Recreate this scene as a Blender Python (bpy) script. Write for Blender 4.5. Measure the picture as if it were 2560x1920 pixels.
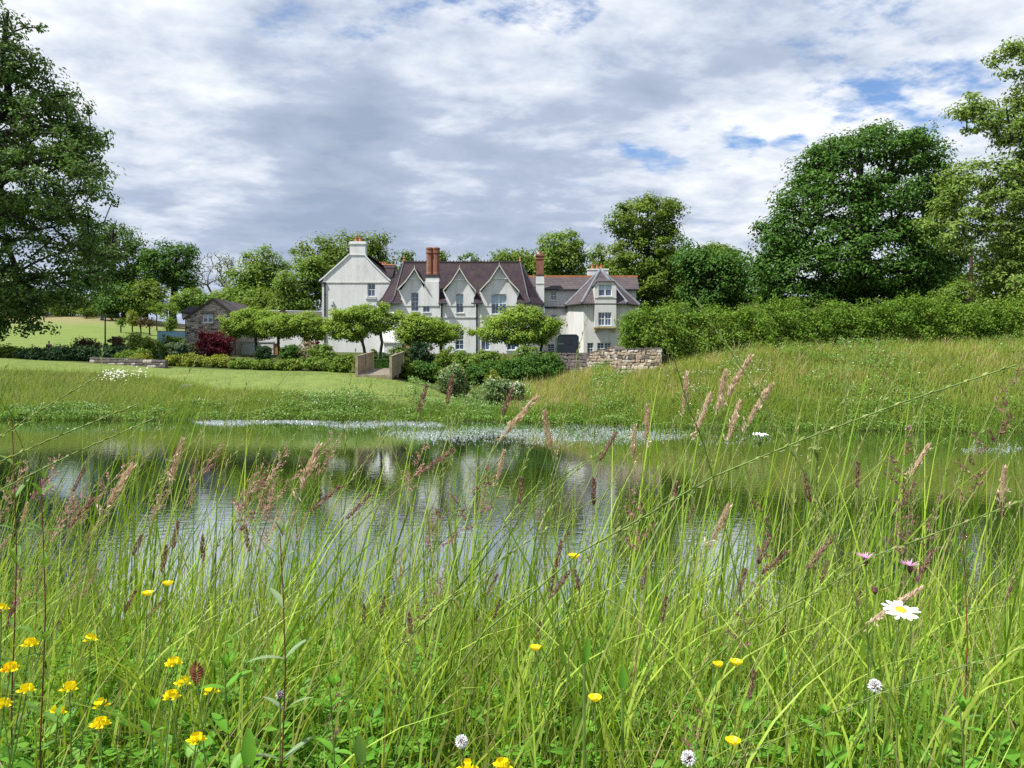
import bpy, math, random
import numpy as np
from mathutils import Vector, Matrix

for o in list(bpy.data.objects):
    bpy.data.objects.remove(o)
SC = bpy.context.scene
COL = SC.collection
R = math.radians

# ------------------------------------------------------------------ camera, sky, sun, exposure
CAM_Z = 3.81           # metres above the pond
FPX = 1923.0           # focal length in pixels of the 2560 px wide photograph
HZ = 903.0             # row of the horizon in the photograph
cd = bpy.data.cameras.new('camera')
cam = bpy.data.objects.new('camera', cd)
COL.objects.link(cam)
cam.location = (0, 0, CAM_Z)
cam.rotation_euler = (R(90), 0, 0)
cd.sensor_width = 36.0
cd.lens = 36.0 * FPX / 2560.0
cd.shift_y = -(960.0 - HZ) / 2560.0
cd.clip_start = 0.05
cd.clip_end = 5000
SC.camera = cam

SUN_EL, SUN_AZ = 57.0, 63.0     # azimuth: degrees from straight behind the camera towards the left
sdir = Vector((-math.sin(R(SUN_AZ)) * math.cos(R(SUN_EL)), -math.cos(R(SUN_AZ)) * math.cos(R(SUN_EL)), math.sin(R(SUN_EL))))
sl = bpy.data.lights.new('sun', 'SUN')
sun = bpy.data.objects.new('sun', sl)
COL.objects.link(sun)
sun.rotation_euler = sdir.to_track_quat('Z', 'Y').to_euler()
sl.energy = 5.0
sl.angle = R(1.5)
sl.color = (1.0, 0.95, 0.87)

SC.view_settings.view_transform = 'Standard'
SC.view_settings.look = 'None'
SC.view_settings.exposure = 0.85
SC.view_settings.gamma = 1.0
SC.view_settings.use_curve_mapping = False
SC.render.engine = 'CYCLES'
cy = SC.cycles
cy.max_bounces = 6
cy.diffuse_bounces = 3
cy.glossy_bounces = 3
cy.transmission_bounces = 3
cy.transparent_max_bounces = 4
cy.use_adaptive_sampling = True
cy.adaptive_threshold = 0.006
cy.sample_clamp_indirect = 4.0
cy.use_denoising = False


class NT:
    """small helper for node trees"""
    def __init__(s, tree):
        s.t = tree
        tree.nodes.clear()

    def n(s, kind, inp=None, **kw):
        nd = s.t.nodes.new(kind)
        for k, v in kw.items():
            setattr(nd, k, v)
        for k, v in (inp or {}).items():
            s.set(nd.inputs[k], v)
        return nd

    def set(s, sock, v):
        if hasattr(v, 'is_output'):
            s.t.links.new(v, sock)
        elif hasattr(v, 'outputs'):
            s.t.links.new(v.outputs[0], sock)
        else:
            sock.default_value = v

    def math(s, op, a, b=0.0, clamp=False):
        return s.n('ShaderNodeMath', {0: a, 1: b}, operation=op, use_clamp=clamp).outputs[0]

    def vmath(s, op, a, b=(0, 0, 0)):
        nd = s.n('ShaderNodeVectorMath', {0: a, 1: b}, operation=op)
        return nd.outputs['Value'] if op in ('DOT_PRODUCT', 'LENGTH', 'DISTANCE') else nd.outputs['Vector']

    def maprange(s, v, a, b, c=0.0, d=1.0, smooth=False):
        nd = s.n('ShaderNodeMapRange', {0: v, 1: a, 2: b, 3: c, 4: d}, clamp=True)
        if smooth:
            nd.interpolation_type = 'SMOOTHSTEP'
        return nd.outputs[0]

    def mix(s, f, a, b, blend='MIX'):
        nd = s.t.nodes.new('ShaderNodeMix')
        nd.data_type = 'RGBA'
        nd.blend_type = blend
        s.set(nd.inputs[0], f)
        for sock, v in ((nd.inputs[6], a), (nd.inputs[7], b)):
            if isinstance(v, tuple):
                v = (v[0], v[1], v[2], 1.0)
            s.set(sock, v)
        return nd.outputs[2]

    def noise(s, vec, scale, detail=4.0, rough=0.55, dist=0.0):
        nd = s.n('ShaderNodeTexNoise', {'Scale': scale, 'Detail': detail, 'Roughness': rough, 'Distortion': dist})
        if vec is not None:
            s.set(nd.inputs['Vector'], vec)
        return nd.outputs[0]

    def ramp(s, f, stops):
        nd = s.n('ShaderNodeValToRGB', {0: f})
        el = nd.color_ramp.elements
        while len(el) < len(stops):
            el.new(0.5)
        for e, (p, c) in zip(el, stops):
            e.position = p
            e.color = (c[0], c[1], c[2], 1.0)
        return nd.outputs[0]


def dirpx(x, y):
    return Vector(((x - 1280) / FPX, 1.0, (HZ - y) / FPX)).normalized()


world = bpy.data.worlds.new('World')
SC.world = world
world.use_nodes = True
w = NT(world.node_tree)
sky = w.n('ShaderNodeTexSky', sky_type='NISHITA')
sky.sun_disc = False
sky.sun_elevation = R(SUN_EL)
sky.sun_rotation = R(180.0 + SUN_AZ)      # the same direction as the sun lamp
sky.altitude = 50
tc = w.n('ShaderNodeTexCoord')
d = tc.outputs['Generated']
sx = w.n('ShaderNodeSeparateXYZ', {0: d})
den = w.math('ADD', w.math('MAXIMUM', sx.outputs[2], 0.0), 0.17)
px_ = w.math('DIVIDE', sx.outputs[0], den)
py_ = w.math('DIVIDE', sx.outputs[1], den)
cp = w.n('ShaderNodeCombineXYZ', {0: px_, 1: py_, 2: 0.0}).outputs[0]
mp = w.n('ShaderNodeMapping', {'Vector': cp, 'Location': (3.1, 1.7, 0), 'Rotation': (0, 0, R(-24)), 'Scale': (1.35, 1.6, 1.0)}).outputs[0]
warp = w.n('ShaderNodeTexNoise', {'Vector': mp, 'Scale': 1.1, 'Detail': 3.0})
mpw = w.vmath('ADD', mp, w.vmath('MULTIPLY', warp.outputs[1], (0.22, 0.22, 0.0)))
n_big = w.noise(mpw, 0.55, 3.0, 0.5)
n_mid = w.noise(mpw, 1.7, 6.0, 0.58)
n_fine = w.noise(mpw, 5.2, 6.0, 0.60)
bright = w.math('ADD', w.math('MULTIPLY', n_mid, 0.62), w.math('MULTIPLY', n_fine, 0.30))
bright = w.math('ADD', bright, w.math('MULTIPLY', n_big, 0.30))
nd_ = w.vmath('NORMALIZE', w.vmath('ADD', d, w.vmath('MULTIPLY', w.vmath('SUBTRACT', warp.outputs[1], (0.5, 0.5, 0.5)), (0.20, 0.0, 0.12))))
nf2 = w.n('ShaderNodeTexNoise', {'Vector': mp, 'Scale': 2.2, 'Detail': 6.0, 'Roughness': 0.65})
nd2 = w.vmath('NORMALIZE', w.vmath('ADD', nd_, w.vmath('MULTIPLY', w.vmath('SUBTRACT', nf2.outputs[1], (0.5, 0.5, 0.5)), (0.24, 0.0, 0.15))))


def blob(x, y, rpx, vec):
    c = dirpx(x, y)
    dt = w.vmath('DOT_PRODUCT', vec, (c.x, c.y, c.z))
    a = math.cos(math.atan(rpx / FPX))
    return w.maprange(dt, a, 1.0 - (1.0 - a) * 0.03, 0.0, 1.0, True)


# the grey undersides of the cloud sheet
for (x, y, r_, s_) in ((520, 520, 520, -0.06), (1050, 530, 480, -0.07), (1380, 480, 300, -0.05), (250, 540, 360, -0.06), (800, 400, 300, -0.05),
                       (1560, 400, 300, -0.05), (900, 330, 260, -0.05), (680, 60, 160, -0.05), (1100, 130, 300, 0.04),
                       (330, 170, 480, 0.09), (1250, 230, 350, 0.05), (1700, 520, 340, 0.05), (1130, 440, 130, 0.05), (2250, 200, 420, 0.05), (480, 520, 120, 0.06)):
    bright = w.math('ADD', bright, w.math('MULTIPLY', blob(x, y, r_, nd_), s_))
cc = w.ramp(bright, [(0.36, (2.05, 2.5, 3.35)), (0.53, (2.75, 3.2, 4.05)), (0.62, (4.0, 4.4, 5.05)), (0.74, (5.7, 5.85, 6.1))])
# breaks where the blue shows
hb = None
for (x, y, r_, s_) in ((1010, -20, 170, .7), (1330, -15, 200, .85), (1190, -60, 200, .8), (2190, 130, 170, 1.0), (2080, 210, 130, .8), (1650, 358, 120, .9), (1850, 355, 75, .9),
                       (1975, 368, 60, .7), (2340, 285, 170, .75), (2110, 300, 100, .6), (690, 50, 120, .2), (2060, 20, 130, .6), (2440, 300, 100, .6), (900, 20, 120, .5)):
    q_ = w.math('MULTIPLY', blob(x, y, r_, d), s_)
    hb = q_ if hb is None else w.math('MAXIMUM', hb, q_)
n_h = w.noise(mp, 3.2, 7.0, 0.62)
n_hs = w.math('MULTIPLY', w.math('SUBTRACT', n_h, 0.5), 4.4)
hole = w.maprange(w.math('ADD', w.math('MULTIPLY', hb, 0.85), n_hs), 0.40, 1.25, 0.0, 1.0, True)
hole = w.math('MULTIPLY', hole, w.maprange(hb, 0.0, 0.25, 0.35, 1.0))
skyc = w.mix(1.0, sky.outputs[0], (0.72, 0.84, 1.0), 'MULTIPLY')
hazeband = w.maprange(sx.outputs[2], 0.0, 0.17, 0.55, 0.0)
cc = w.mix(hazeband, cc, (2.9, 3.4, 4.3))
final = w.mix(hole, cc, skyc)
bg = w.n('ShaderNodeBackground', {'Color': final, 'Strength': 0.1})
wo = w.n('ShaderNodeOutputWorld', {'Surface': bg})

# ------------------------------------------------------------------ helpers
def X(x, Y):
    return (x - 1280.0) * Y / FPX


def Z(y, Y):
    return CAM_Z + (HZ - y) * Y / FPX


def P(x, y, Y):
    return np.array((X(x, Y), Y, Z(y, Y)))


def tag(o, label=None, cat=None, group=None, kind=None):
    if label: o['label'] = label
    if cat: o['category'] = cat
    if group: o['group'] = group
    if kind: o['kind'] = kind
    return o


def thing(name, label, cat, loc=(0, 0, 0), group=None, rz=0.0):
    o = bpy.data.objects.new(name, None)
    o.empty_display_size = 0.2
    COL.objects.link(o)
    o.location = [float(v) for v in loc]
    o.rotation_euler = (0, 0, rz)
    return tag(o, label, cat, group)


def origin_of(o):
    v = Vector((0, 0, 0))
    while o is not None:
        v = v + o.location
        o = o.parent
    return v


def np_mesh(name, verts, faces, mats, smooth=False, midx=None):
    """faces: list of (M,k) int arrays"""
    me = bpy.data.meshes.new(name)
    verts = np.asarray(verts, dtype=np.float32)
    faces = [np.asarray(f, dtype=np.int32) for f in faces if len(f)]
    nl = sum(f.size for f in faces)
    nf = sum(len(f) for f in faces)
    me.vertices.add(len(verts))
    me.vertices.foreach_set('co', verts.ravel())
    me.loops.add(nl)
    me.loops.foreach_set('vertex_index', np.concatenate([f.ravel() for f in faces]))
    me.polygons.add(nf)
    tot = np.concatenate([np.full(len(f), f.shape[1], dtype=np.int32) for f in faces])
    st = np.concatenate(([0], np.cumsum(tot)[:-1])).astype(np.int32)
    me.polygons.foreach_set('loop_start', st)
    if midx is not None:
        me.polygons.foreach_set('material_index', np.asarray(midx, dtype=np.int32))
    me.update(calc_edges=True)
    me.polygons.foreach_set('use_smooth', np.full(nf, bool(smooth)))
    for m in (mats if isinstance(mats, (list, tuple)) else [mats]):
        me.materials.append(m)
    return me


def link(name, me, parent=None, loc=None):
    o = bpy.data.objects.new(name, me)
    COL.objects.link(o)
    if parent is not None:
        o.parent = parent
    if loc is not None:
        o.location = [float(v) for v in loc]
    return o


class MB:
    """collects shapes in world coordinates; build() links them as one mesh object under a parent"""
    def __init__(s):
        s.v = []
        s.f = []

    def add(s, verts, faces):
        b = len(s.v)
        s.v.extend([tuple(float(c) for c in p) for p in verts])
        s.f.extend([tuple(i + b for i in f) for f in faces])
        return s

    def box(s, x0, x1, y0, y1, z0, z1):
        x0, x1 = min(x0, x1), max(x0, x1)
        y0, y1 = min(y0, y1), max(y0, y1)
        z0, z1 = min(z0, z1), max(z0, z1)
        return s.add([(x0, y0, z0), (x1, y0, z0), (x1, y1, z0), (x0, y1, z0), (x0, y0, z1), (x1, y0, z1), (x1, y1, z1), (x0, y1, z1)],
                     [(0, 3, 2, 1), (4, 5, 6, 7), (0, 1, 5, 4), (1, 2, 6, 5), (2, 3, 7, 6), (3, 0, 4, 7)])

    def prism(s, poly, y0, y1):
        """poly: (x,z) counter-clockwise seen from -y; extruded from y0 to y1"""
        n = len(poly)
        vs = [(x, y0, z) for x, z in poly] + [(x, y1, z) for x, z in poly]
        fs = [tuple(range(n)), tuple(range(2 * n - 1, n - 1, -1))]
        for i in range(n):
            j = (i + 1) % n
            fs.append((i, i + n, j + n, j))
        return s.add(vs, fs)

    def vprism(s, poly, z0, z1):
        n = len(poly)
        vs = [(x, y, z0) for x, y in poly] + [(x, y, z1) for x, y in poly]
        fs = [tuple(range(n - 1, -1, -1)), tuple(range(n, 2 * n))]
        for i in range(n):
            j = (i + 1) % n
            fs.append((i, j, j + n, i + n))
        return s.add(vs, fs)

    def quad(s, a, b, c, d_):
        return s.add([a, b, c, d_], [(0, 1, 2, 3)])

    def tube(s, pts, rad, sides=6, cap=True):
        pts = [np.array(p, float) for p in pts]
        n = len(pts)
        rad = [rad] * n if np.isscalar(rad) else list(rad)
        vs, fs = [], []
        for i, p in enumerate(pts):
            t = pts[min(i + 1, n - 1)] - pts[max(i - 1, 0)]
            t = t / (np.linalg.norm(t) + 1e-9)
            a = np.cross(t, (0, 0, 1) if abs(t[2]) < 0.9 else (1, 0, 0))
            a /= np.linalg.norm(a)
            b = np.cross(t, a)
            for k in range(sides):
                an = 2 * math.pi * k / sides
                vs.append(p + rad[i] * (a * math.cos(an) + b * math.sin(an)))
        for i in range(n - 1):
            for k in range(sides):
                k2 = (k + 1) % sides
                fs.append((i * sides + k, i * sides + k2, (i + 1) * sides + k2, (i + 1) * sides + k))
        if cap:
            fs.append(tuple(range(sides - 1, -1, -1)))
            fs.append(tuple((n - 1) * sides + k for k in range(sides)))
        return s.add(vs, fs)

    def lathe(s, prof, cx, cy, sides=10):
        vs, fs = [], []
        for (r_, z) in prof:
            for k in range(sides):
                an = 2 * math.pi * (k + 0.5) / sides
                vs.append((cx + r_ * math.cos(an), cy + r_ * math.sin(an), z))
        for i in range(len(prof) - 1):
            for k in range(sides):
                k2 = (k + 1) % sides
                fs.append((i * sides + k, i * sides + k2, (i + 1) * sides + k2, (i + 1) * sides + k))
        fs.append(tuple(range(sides - 1, -1, -1)))
        fs.append(tuple((len(prof) - 1) * sides + k for k in range(sides)))
        return s.add(vs, fs)

    def sheet(s, a, b, c, d_, th):
        """a slab whose top is the quad a b c d, thickness th downwards along its normal"""
        a, b, c, d_ = [np.array(p, float) for p in (a, b, c, d_)]
        nrm = np.cross(b - a, d_ - a)
        if np.linalg.norm(nrm) < 1e-6:
            nrm = np.cross(c - b, d_ - b)
        nrm = nrm / np.linalg.norm(nrm) * th
        return s.add([a, b, c, d_, a - nrm, b - nrm, c - nrm, d_ - nrm],
                     [(0, 1, 2, 3), (7, 6, 5, 4), (0, 4, 5, 1), (1, 5, 6, 2), (2, 6, 7, 3), (3, 7, 4, 0)])

    def build(s, name, mat, parent=None, smooth=False, loc=None):
        me = bpy.data.meshes.new(name)
        org = origin_of(parent) if parent is not None else Vector((0, 0, 0))
        if loc is not None:
            org = org + (Vector(loc) - org)
        me.from_pydata([(x - org.x, y - org.y, z - org.z) for x, y, z in s.v], [], s.f)
        me.update()
        for m in (mat if isinstance(mat, (list, tuple)) else [mat]):
            me.materials.append(m)
        if smooth:
            for p in me.polygons:
                p.use_smooth = True
        o = link(name, me, parent)
        if loc is not None:
            pl = origin_of(parent) if parent is not None else Vector((0, 0, 0))
            o.location = Vector(loc) - pl
        return o


# ------------------------------------------------------------------ materials
def new_mat(name):
    m = bpy.data.materials.new(name)
    m.use_nodes = True
    return m, NT(m.node_tree)


def plain(name, col, rough=0.7, var=0.12, scale=3.0, metal=0.0, bump=0.0, bscale=30.0, spec=0.4, col2=None):
    m, t = new_mat(name)
    tc_ = t.n('ShaderNodeTexCoord')
    nz = t.noise(tc_.outputs['Object'], scale, 6.0, 0.6)
    c2 = col2 or tuple(c * (1 - 2.2 * var) for c in col)
    c1 = tuple(min(1.0, c * (1 + var)) for c in col)
    cl = t.mix(t.maprange(nz, 0.3, 0.7), c2, c1)
    b = t.n('ShaderNodeBsdfPrincipled', {'Base Color': cl, 'Roughness': rough, 'Metallic': metal, 'Specular IOR Level': spec})
    if bump:
        bn = t.noise(tc_.outputs['Object'], bscale, 4.0, 0.6)
        t.set(b.inputs['Normal'], t.n('ShaderNodeBump', {'Strength': bump, 'Distance': 0.02, 'Height': bn}).outputs[0])
    t.n('ShaderNodeOutputMaterial', {'Surface': b})
    return m


def leafy(name, cols, trans=0.35, rough=0.5, patch=0.3, pscale=0.3, spec=0.12, tcol=None):
    """leaf material: every leaf (mesh island) takes its own colour between the given ones"""
    m, t = new_mat(name)
    g = t.n('ShaderNodeNewGeometry')
    f = g.outputs['Random Per Island']
    if patch:
        tc_ = t.n('ShaderNodeTexCoord')
        nz = t.noise(tc_.outputs['Object'], pscale, 3.0, 0.5)
        f = t.math('ADD', t.math('MULTIPLY', f, 1.0 - patch), t.math('MULTIPLY', t.maprange(nz, 0.3, 0.7), patch))
    k = len(cols)
    c = t.ramp(f, [(i / max(1, k - 1), cols[i]) for i in range(k)])
    b = t.n('ShaderNodeBsdfPrincipled', {'Base Color': c, 'Roughness': rough, 'Specular IOR Level': spec})
    tcl = t.mix(1.0, c, tcol or (1.35, 1.25, 0.55), 'MULTIPLY')
    tr = t.n('ShaderNodeBsdfTranslucent', {'Color': tcl})
    mx = t.n('ShaderNodeMixShader', {0: trans, 1: b.outputs[0], 2: tr.outputs[0]})
    t.n('ShaderNodeOutputMaterial', {'Surface': mx})
    return m
# ------------------------------------------------------------------ the ground, one sheet
NEAR = [(0, 3.9), (1.4, 3.86), (2.5, 3.66), (3.4, 3.15), (5.5, 1.9), (9, .35), (10.3, -.2), (13, -1.1), (18, -1.6)]
COLS = {   # photograph column : [(distance, height above the pond), ...] beyond the pond
    -500: [(46, -1), (50, 0), (52, .5), (57, 1.5), (62, 2.7), (66, 3.7), (71, 3.6), (85, 4.6), (105, 6.7), (140, 10.4), (160, 10.6), (300, 9), (2500, 6)],
    0:    [(46, -1), (50.3, 0), (52, .5), (57, 1.5), (62, 2.75), (66, 3.80), (71, 3.55), (85, 4.6), (105, 6.7), (140, 10.4), (160, 10.6), (300, 9), (2500, 6)],
    300:  [(46, -1), (50, 0), (52, .5), (57, 1.6), (61, 2.65), (64, 3.15), (71, 3.4), (85, 4.5), (105, 6.6), (140, 10.4), (160, 10.6), (300, 9), (2500, 6)],
    540:  [(46, -1), (49.8, 0), (51.5, .7), (56, 1.9), (60, 2.72), (62, 2.8), (70, 3.2), (80, 3.9), (100, 4.8), (140, 8), (200, 9), (2500, 6)],
    760:  [(45.5, -1), (49.6, 0), (50.8, .5), (54, 1.75), (58, 2.62), (60, 2.67), (68, 3.0), (78, 3.8), (86, 3.9), (100, 4.6), (140, 6.5), (200, 7), (2500, 6)],
    930:  [(45.5, -1), (49.4, 0), (50.6, .5), (53.5, 1.7), (57, 2.6), (63, 2.6), (68, 2.95), (76, 3.6), (84, 3.9), (100, 4.4), (140, 6), (200, 7), (2500, 6)],
    1060: [(45, -1), (49.2, 0), (50.6, .35), (53, 1.2), (56, 2.0), (60, 1.6), (64, 1.8), (69, 2.9), (76, 3.7), (84, 3.9), (100, 4.4), (140, 6), (200, 7), (2500, 6)],
    1180: [(45, -1), (48.9, 0), (50.5, .3), (53, .75), (56, .85), (60, 1.3), (64, 1.8), (69, 2.9), (76, 3.75), (84, 3.9), (100, 4.4), (140, 6), (200, 7), (2500, 6)],
    1290: [(44.5, -1), (48.2, 0), (50, .45), (54, .9), (58, 1.2), (62, 1.7), (66, 2.5), (70, 3.4), (76, 3.8), (84, 3.9), (100, 4.4), (140, 6), (200, 7), (2500, 6)],
    1400: [(44, -1), (47.3, 0), (48.7, .7), (53, 1.55), (58, 1.9), (62, 2.1), (66, 3.5), (76, 3.9), (84, 3.95), (100, 4.4), (140, 6), (200, 7), (2500, 6)],
    1500: [(43, -1), (46.3, 0), (47.6, .9), (51, 2.0), (55, 2.75), (58, 3.2), (61, 3.7), (76, 3.9), (90, 4.1), (100, 4.6), (140, 7), (200, 9), (2500, 6)],
    1650: [(41.5, -1), (44.8, 0), (46, 1.0), (49, 2.45), (52, 3.15), (56, 4.2), (62, 4.5), (76, 4.6), (90, 5), (110, 7), (150, 10), (200, 11), (2500, 6)],
    1900: [(40, -1), (43.2, 0), (44.4, 1.0), (47, 2.6), (50, 4.1), (52, 4.55), (60, 5.2), (80, 8.0), (100, 11), (150, 14), (200, 15), (2500, 6)],
    2200: [(39, -1), (42, 0), (43.2, 1.0), (46, 2.6), (49, 4.1), (51.5, 4.65), (60, 5.6), (85, 9.4), (110, 12), (150, 15), (200, 15), (2500, 6)],
    2560: [(38, -1), (41.2, 0), (42.4, 1.0), (45, 2.5), (48, 4.1), (51, 4.7), (60, 5.8), (85, 9.6), (110, 12), (150, 15), (200, 15), (2500, 6)],
    3100: [(36, -1), (40, 0), (41.4, 1.0), (44, 2.5), (47, 4.1), (51, 4.8), (60, 5.9), (85, 9.6), (110, 12), (150, 15), (200, 15), (2500, 6)],
}
_cx = np.array(sorted(COLS))
_cu = (_cx - 1280.0) / FPX
_DD = np.unique(np.concatenate([np.linspace(0, 12, 97), np.linspace(12, 40, 57), np.linspace(40, 72, 161), np.linspace(72, 160, 89), np.geomspace(160, 2500, 40)]))
_tab = np.array([np.interp(_DD, [p[0] for p in NEAR + COLS[c]], [p[1] for p in NEAR + COLS[c]]) for c in _cx])
_tab = _tab - 0.99 + 0.01976 * np.minimum(_DD, 160.0)[None, :]      # levels taken from the photograph's horizon
_UU = np.linspace(-0.95, 0.95, 191)
_grid = np.array([np.interp(_UU, _cu, _tab[:, j]) for j in range(len(_DD))]).T    # (u, D)
_k = np.array([1, 4, 6, 4, 1]) / 16.0
for _ in range(2):
    g2 = np.pad(_grid, ((2, 2), (0, 0)), mode='edge')
    _grid = sum(_k[i] * g2[i:i + len(_UU)] for i in range(5))
for _ in range(1):
    g2 = np.pad(_grid, ((0, 0), (1, 1)), mode='edge')
    _grid = 0.25 * g2[:, :-2] + 0.5 * g2[:, 1:-1] + 0.25 * g2[:, 2:]


def ground_z(x, y):
    """terrain height; polar about the camera's foot, the same profile behind it"""
    x = np.asarray(x, float)
    y = np.asarray(y, float)
    u = np.where(y > 1e-3, x / np.maximum(y, 1e-3), np.sign(x) * 9.0)
    u = np.clip(u, -0.95, 0.95)
    rr = np.hypot(x, y)
    D = np.where((y > 0) & (np.abs(x) < 0.95 * y), y, rr / math.hypot(1, .95))
    behind = (y < 0.0)
    fi = np.interp(u, _UU, np.arange(len(_UU)))
    fj = np.interp(D, _DD, np.arange(len(_DD)))
    i0 = np.minimum(fi.astype(int), len(_UU) - 2)
    j0 = np.minimum(fj.astype(int), len(_DD) - 2)
    a, b = fi - i0, fj - j0
    z = (_grid[i0, j0] * (1 - a) * (1 - b) + _grid[i0 + 1, j0] * a * (1 - b) + _grid[i0, j0 + 1] * (1 - a) * b + _grid[i0 + 1, j0 + 1] * a * b)
    zb = 2.9 + 0.02 * np.minimum(rr, 120)
    k = np.clip(-y / 3.0, 0, 1)
    return z * (1 - k) + zb * k


def mown_mask(x, y):
    """1 where the grass is cut short: the lawn beyond the pond and the field on the hill"""
    u = np.where(y > 1, x / np.maximum(y, 1), 9) * FPX + 1280
    lo = np.interp(u, [-600, 0, 300, 420, 540, 700, 850, 1000, 1120, 1200], [62, 62, 60.5, 58, 54.6, 53.2, 52.2, 51.5, 51.6, 52.6])
    hi = np.interp(u, [-600, 0, 300, 540, 900, 1060, 1150, 1200], [68, 67.5, 65, 63.5, 62, 57, 54, 52])
    m = np.clip((y - lo) / 0.8, 0, 1) * np.clip((hi - y) / 0.6, 0, 1) * (u < 1205)
    f = np.clip((y - 78) / 5, 0, 1) * np.clip((190 - y) / 10, 0, 1) * np.clip((640 - u) / 60, 0, 1)
    return np.maximum(m, f * 0.9)


def make_ground():
    th = np.concatenate([np.radians(np.linspace(-180, -48, 67)), np.radians(np.linspace(-47.6, 47.6, 381)), np.radians(np.linspace(48, 178, 66))])
    rs = np.unique(np.concatenate([np.linspace(0.15, 12, 60), np.linspace(12, 40, 36), np.linspace(40, 110, 150), np.linspace(110, 220, 56), np.geomspace(220, 2400, 24)]))
    T, RR = np.meshgrid(th, rs, indexing='ij')
    x = (RR * np.sin(T)).ravel()
    y = (RR * np.cos(T)).ravel()
    z = ground_z(x, y)
    rng = np.random.default_rng(3)
    bump = np.zeros_like(x)
    for k in range(14):
        f = rng.uniform(0.25, 1.3)
        a = rng.uniform(0, 6.28)
        bump += np.sin(f * (x * math.cos(a) + y * math.sin(a)) + rng.uniform(0, 6.28)) / 14
    mown = mown_mask(x, y)
    far = np.clip((np.hypot(x, y) - 45) / 6, 0, 1)
    z = z + bump * far * (0.16 - 0.10 * mown)
    n, m = len(th), len(rs)
    idx = np.arange(n * m).reshape(n, m)
    ii = np.arange(n)
    i2 = (ii + 1) % n
    a = idx[ii][:, :-1].ravel(); b = idx[i2][:, :-1].ravel(); c = idx[i2][:, 1:].ravel(); d_ = idx[ii][:, 1:].ravel()
    quads = np.stack([a, d_, c, b], axis=1)
    vs = np.stack([x, y, z], axis=1)
    vs = np.vstack([vs, [[0, 0, 2.91]]])
    cap = np.stack([idx[ii, 0], idx[i2, 0], np.full(n, n * m)], axis=1)
    me = np_mesh('ground', vs, [quads, cap[:, ::-1]], M['ground'], smooth=True)
    at = me.attributes.new('mown', 'FLOAT', 'POINT')
    at.data.foreach_set('value', np.append(mown, 0).astype(np.float32))
    u = np.where(y > 1, x / np.maximum(y, 1), 9) * FPX + 1280
    hill = np.clip((y - 100) / 42, 0.02, 1) * (y > 80) * np.clip((700 - u) / 60, 0, 1)
    at = me.attributes.new('hay', 'FLOAT', 'POINT')
    at.data.foreach_set('value', np.append(hill, 0).astype(np.float32))
    o = link('ground', me)
    tag(o, kind='structure')
    return o


M = {}


def ground_mat():
    m, t = new_mat('ground')
    tc_ = t.n('ShaderNodeTexCoord')
    ob = tc_.outputs['Object']
    mown = t.n('ShaderNodeAttribute', attribute_name='mown').outputs['Fac']
    hay = t.n('ShaderNodeAttribute', attribute_name='hay').outputs['Fac']
    n1 = t.noise(ob, 0.35, 5.0, 0.6)
    st = t.n('ShaderNodeMapping', {'Vector': ob, 'Scale': (0.25, 1.6, 1.0), 'Rotation': (0, 0, R(12))}).outputs[0]
    n2 = t.noise(st, 1.0, 5.0, 0.65)
    n3 = t.noise(ob, 9.0, 4.0, 0.7)
    rough = t.mix(t.maprange(n1, .3, .7), (0.030, 0.050, 0.012), (0.075, 0.085, 0.026))
    lawn = t.mix(t.maprange(n2, .32, .68), (0.095, 0.165, 0.030), (0.180, 0.225, 0.060))
    n4 = t.noise(ob, 1.1, 5.0, 0.7)
    lawn = t.mix(t.maprange(n4, .44, .64, 0, .9), lawn, (0.085, 0.135, 0.030))
    lawn = t.mix(t.maprange(n3, .35, .75), lawn, (0.13, 0.16, 0.05))
    dry = t.mix(t.maprange(n2, .35, .65), (0.24, 0.225, 0.105), (0.20, 0.165, 0.10))
    green = t.mix(t.maprange(n2, .35, .65), (0.105, 0.175, 0.036), (0.17, 0.215, 0.06))
    field = t.mix(t.maprange(t.math('ADD', hay, t.math('MULTIPLY', t.math('SUBTRACT', n1, 0.5), 0.6)), 0.35, 0.75), green, dry)
    lawn = t.mix(t.math('GREATER_THAN', hay, 0.001), lawn, field)
    col = t.mix(mown, rough, lawn)
    h = t.math('ADD', t.math('MULTIPLY', n3, 0.6), t.math('MULTIPLY', n2, 0.8))
    b = t.n('ShaderNodeBsdfPrincipled', {'Base Color': col, 'Roughness': 0.9, 'Specular IOR Level': 0.15})
    t.set(b.inputs['Normal'], t.n('ShaderNodeBump', {'Strength': 0.8, 'Distance': 0.15, 'Height': h}).outputs[0])
    t.n('ShaderNodeOutputMaterial', {'Surface': b})
    return m


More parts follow.
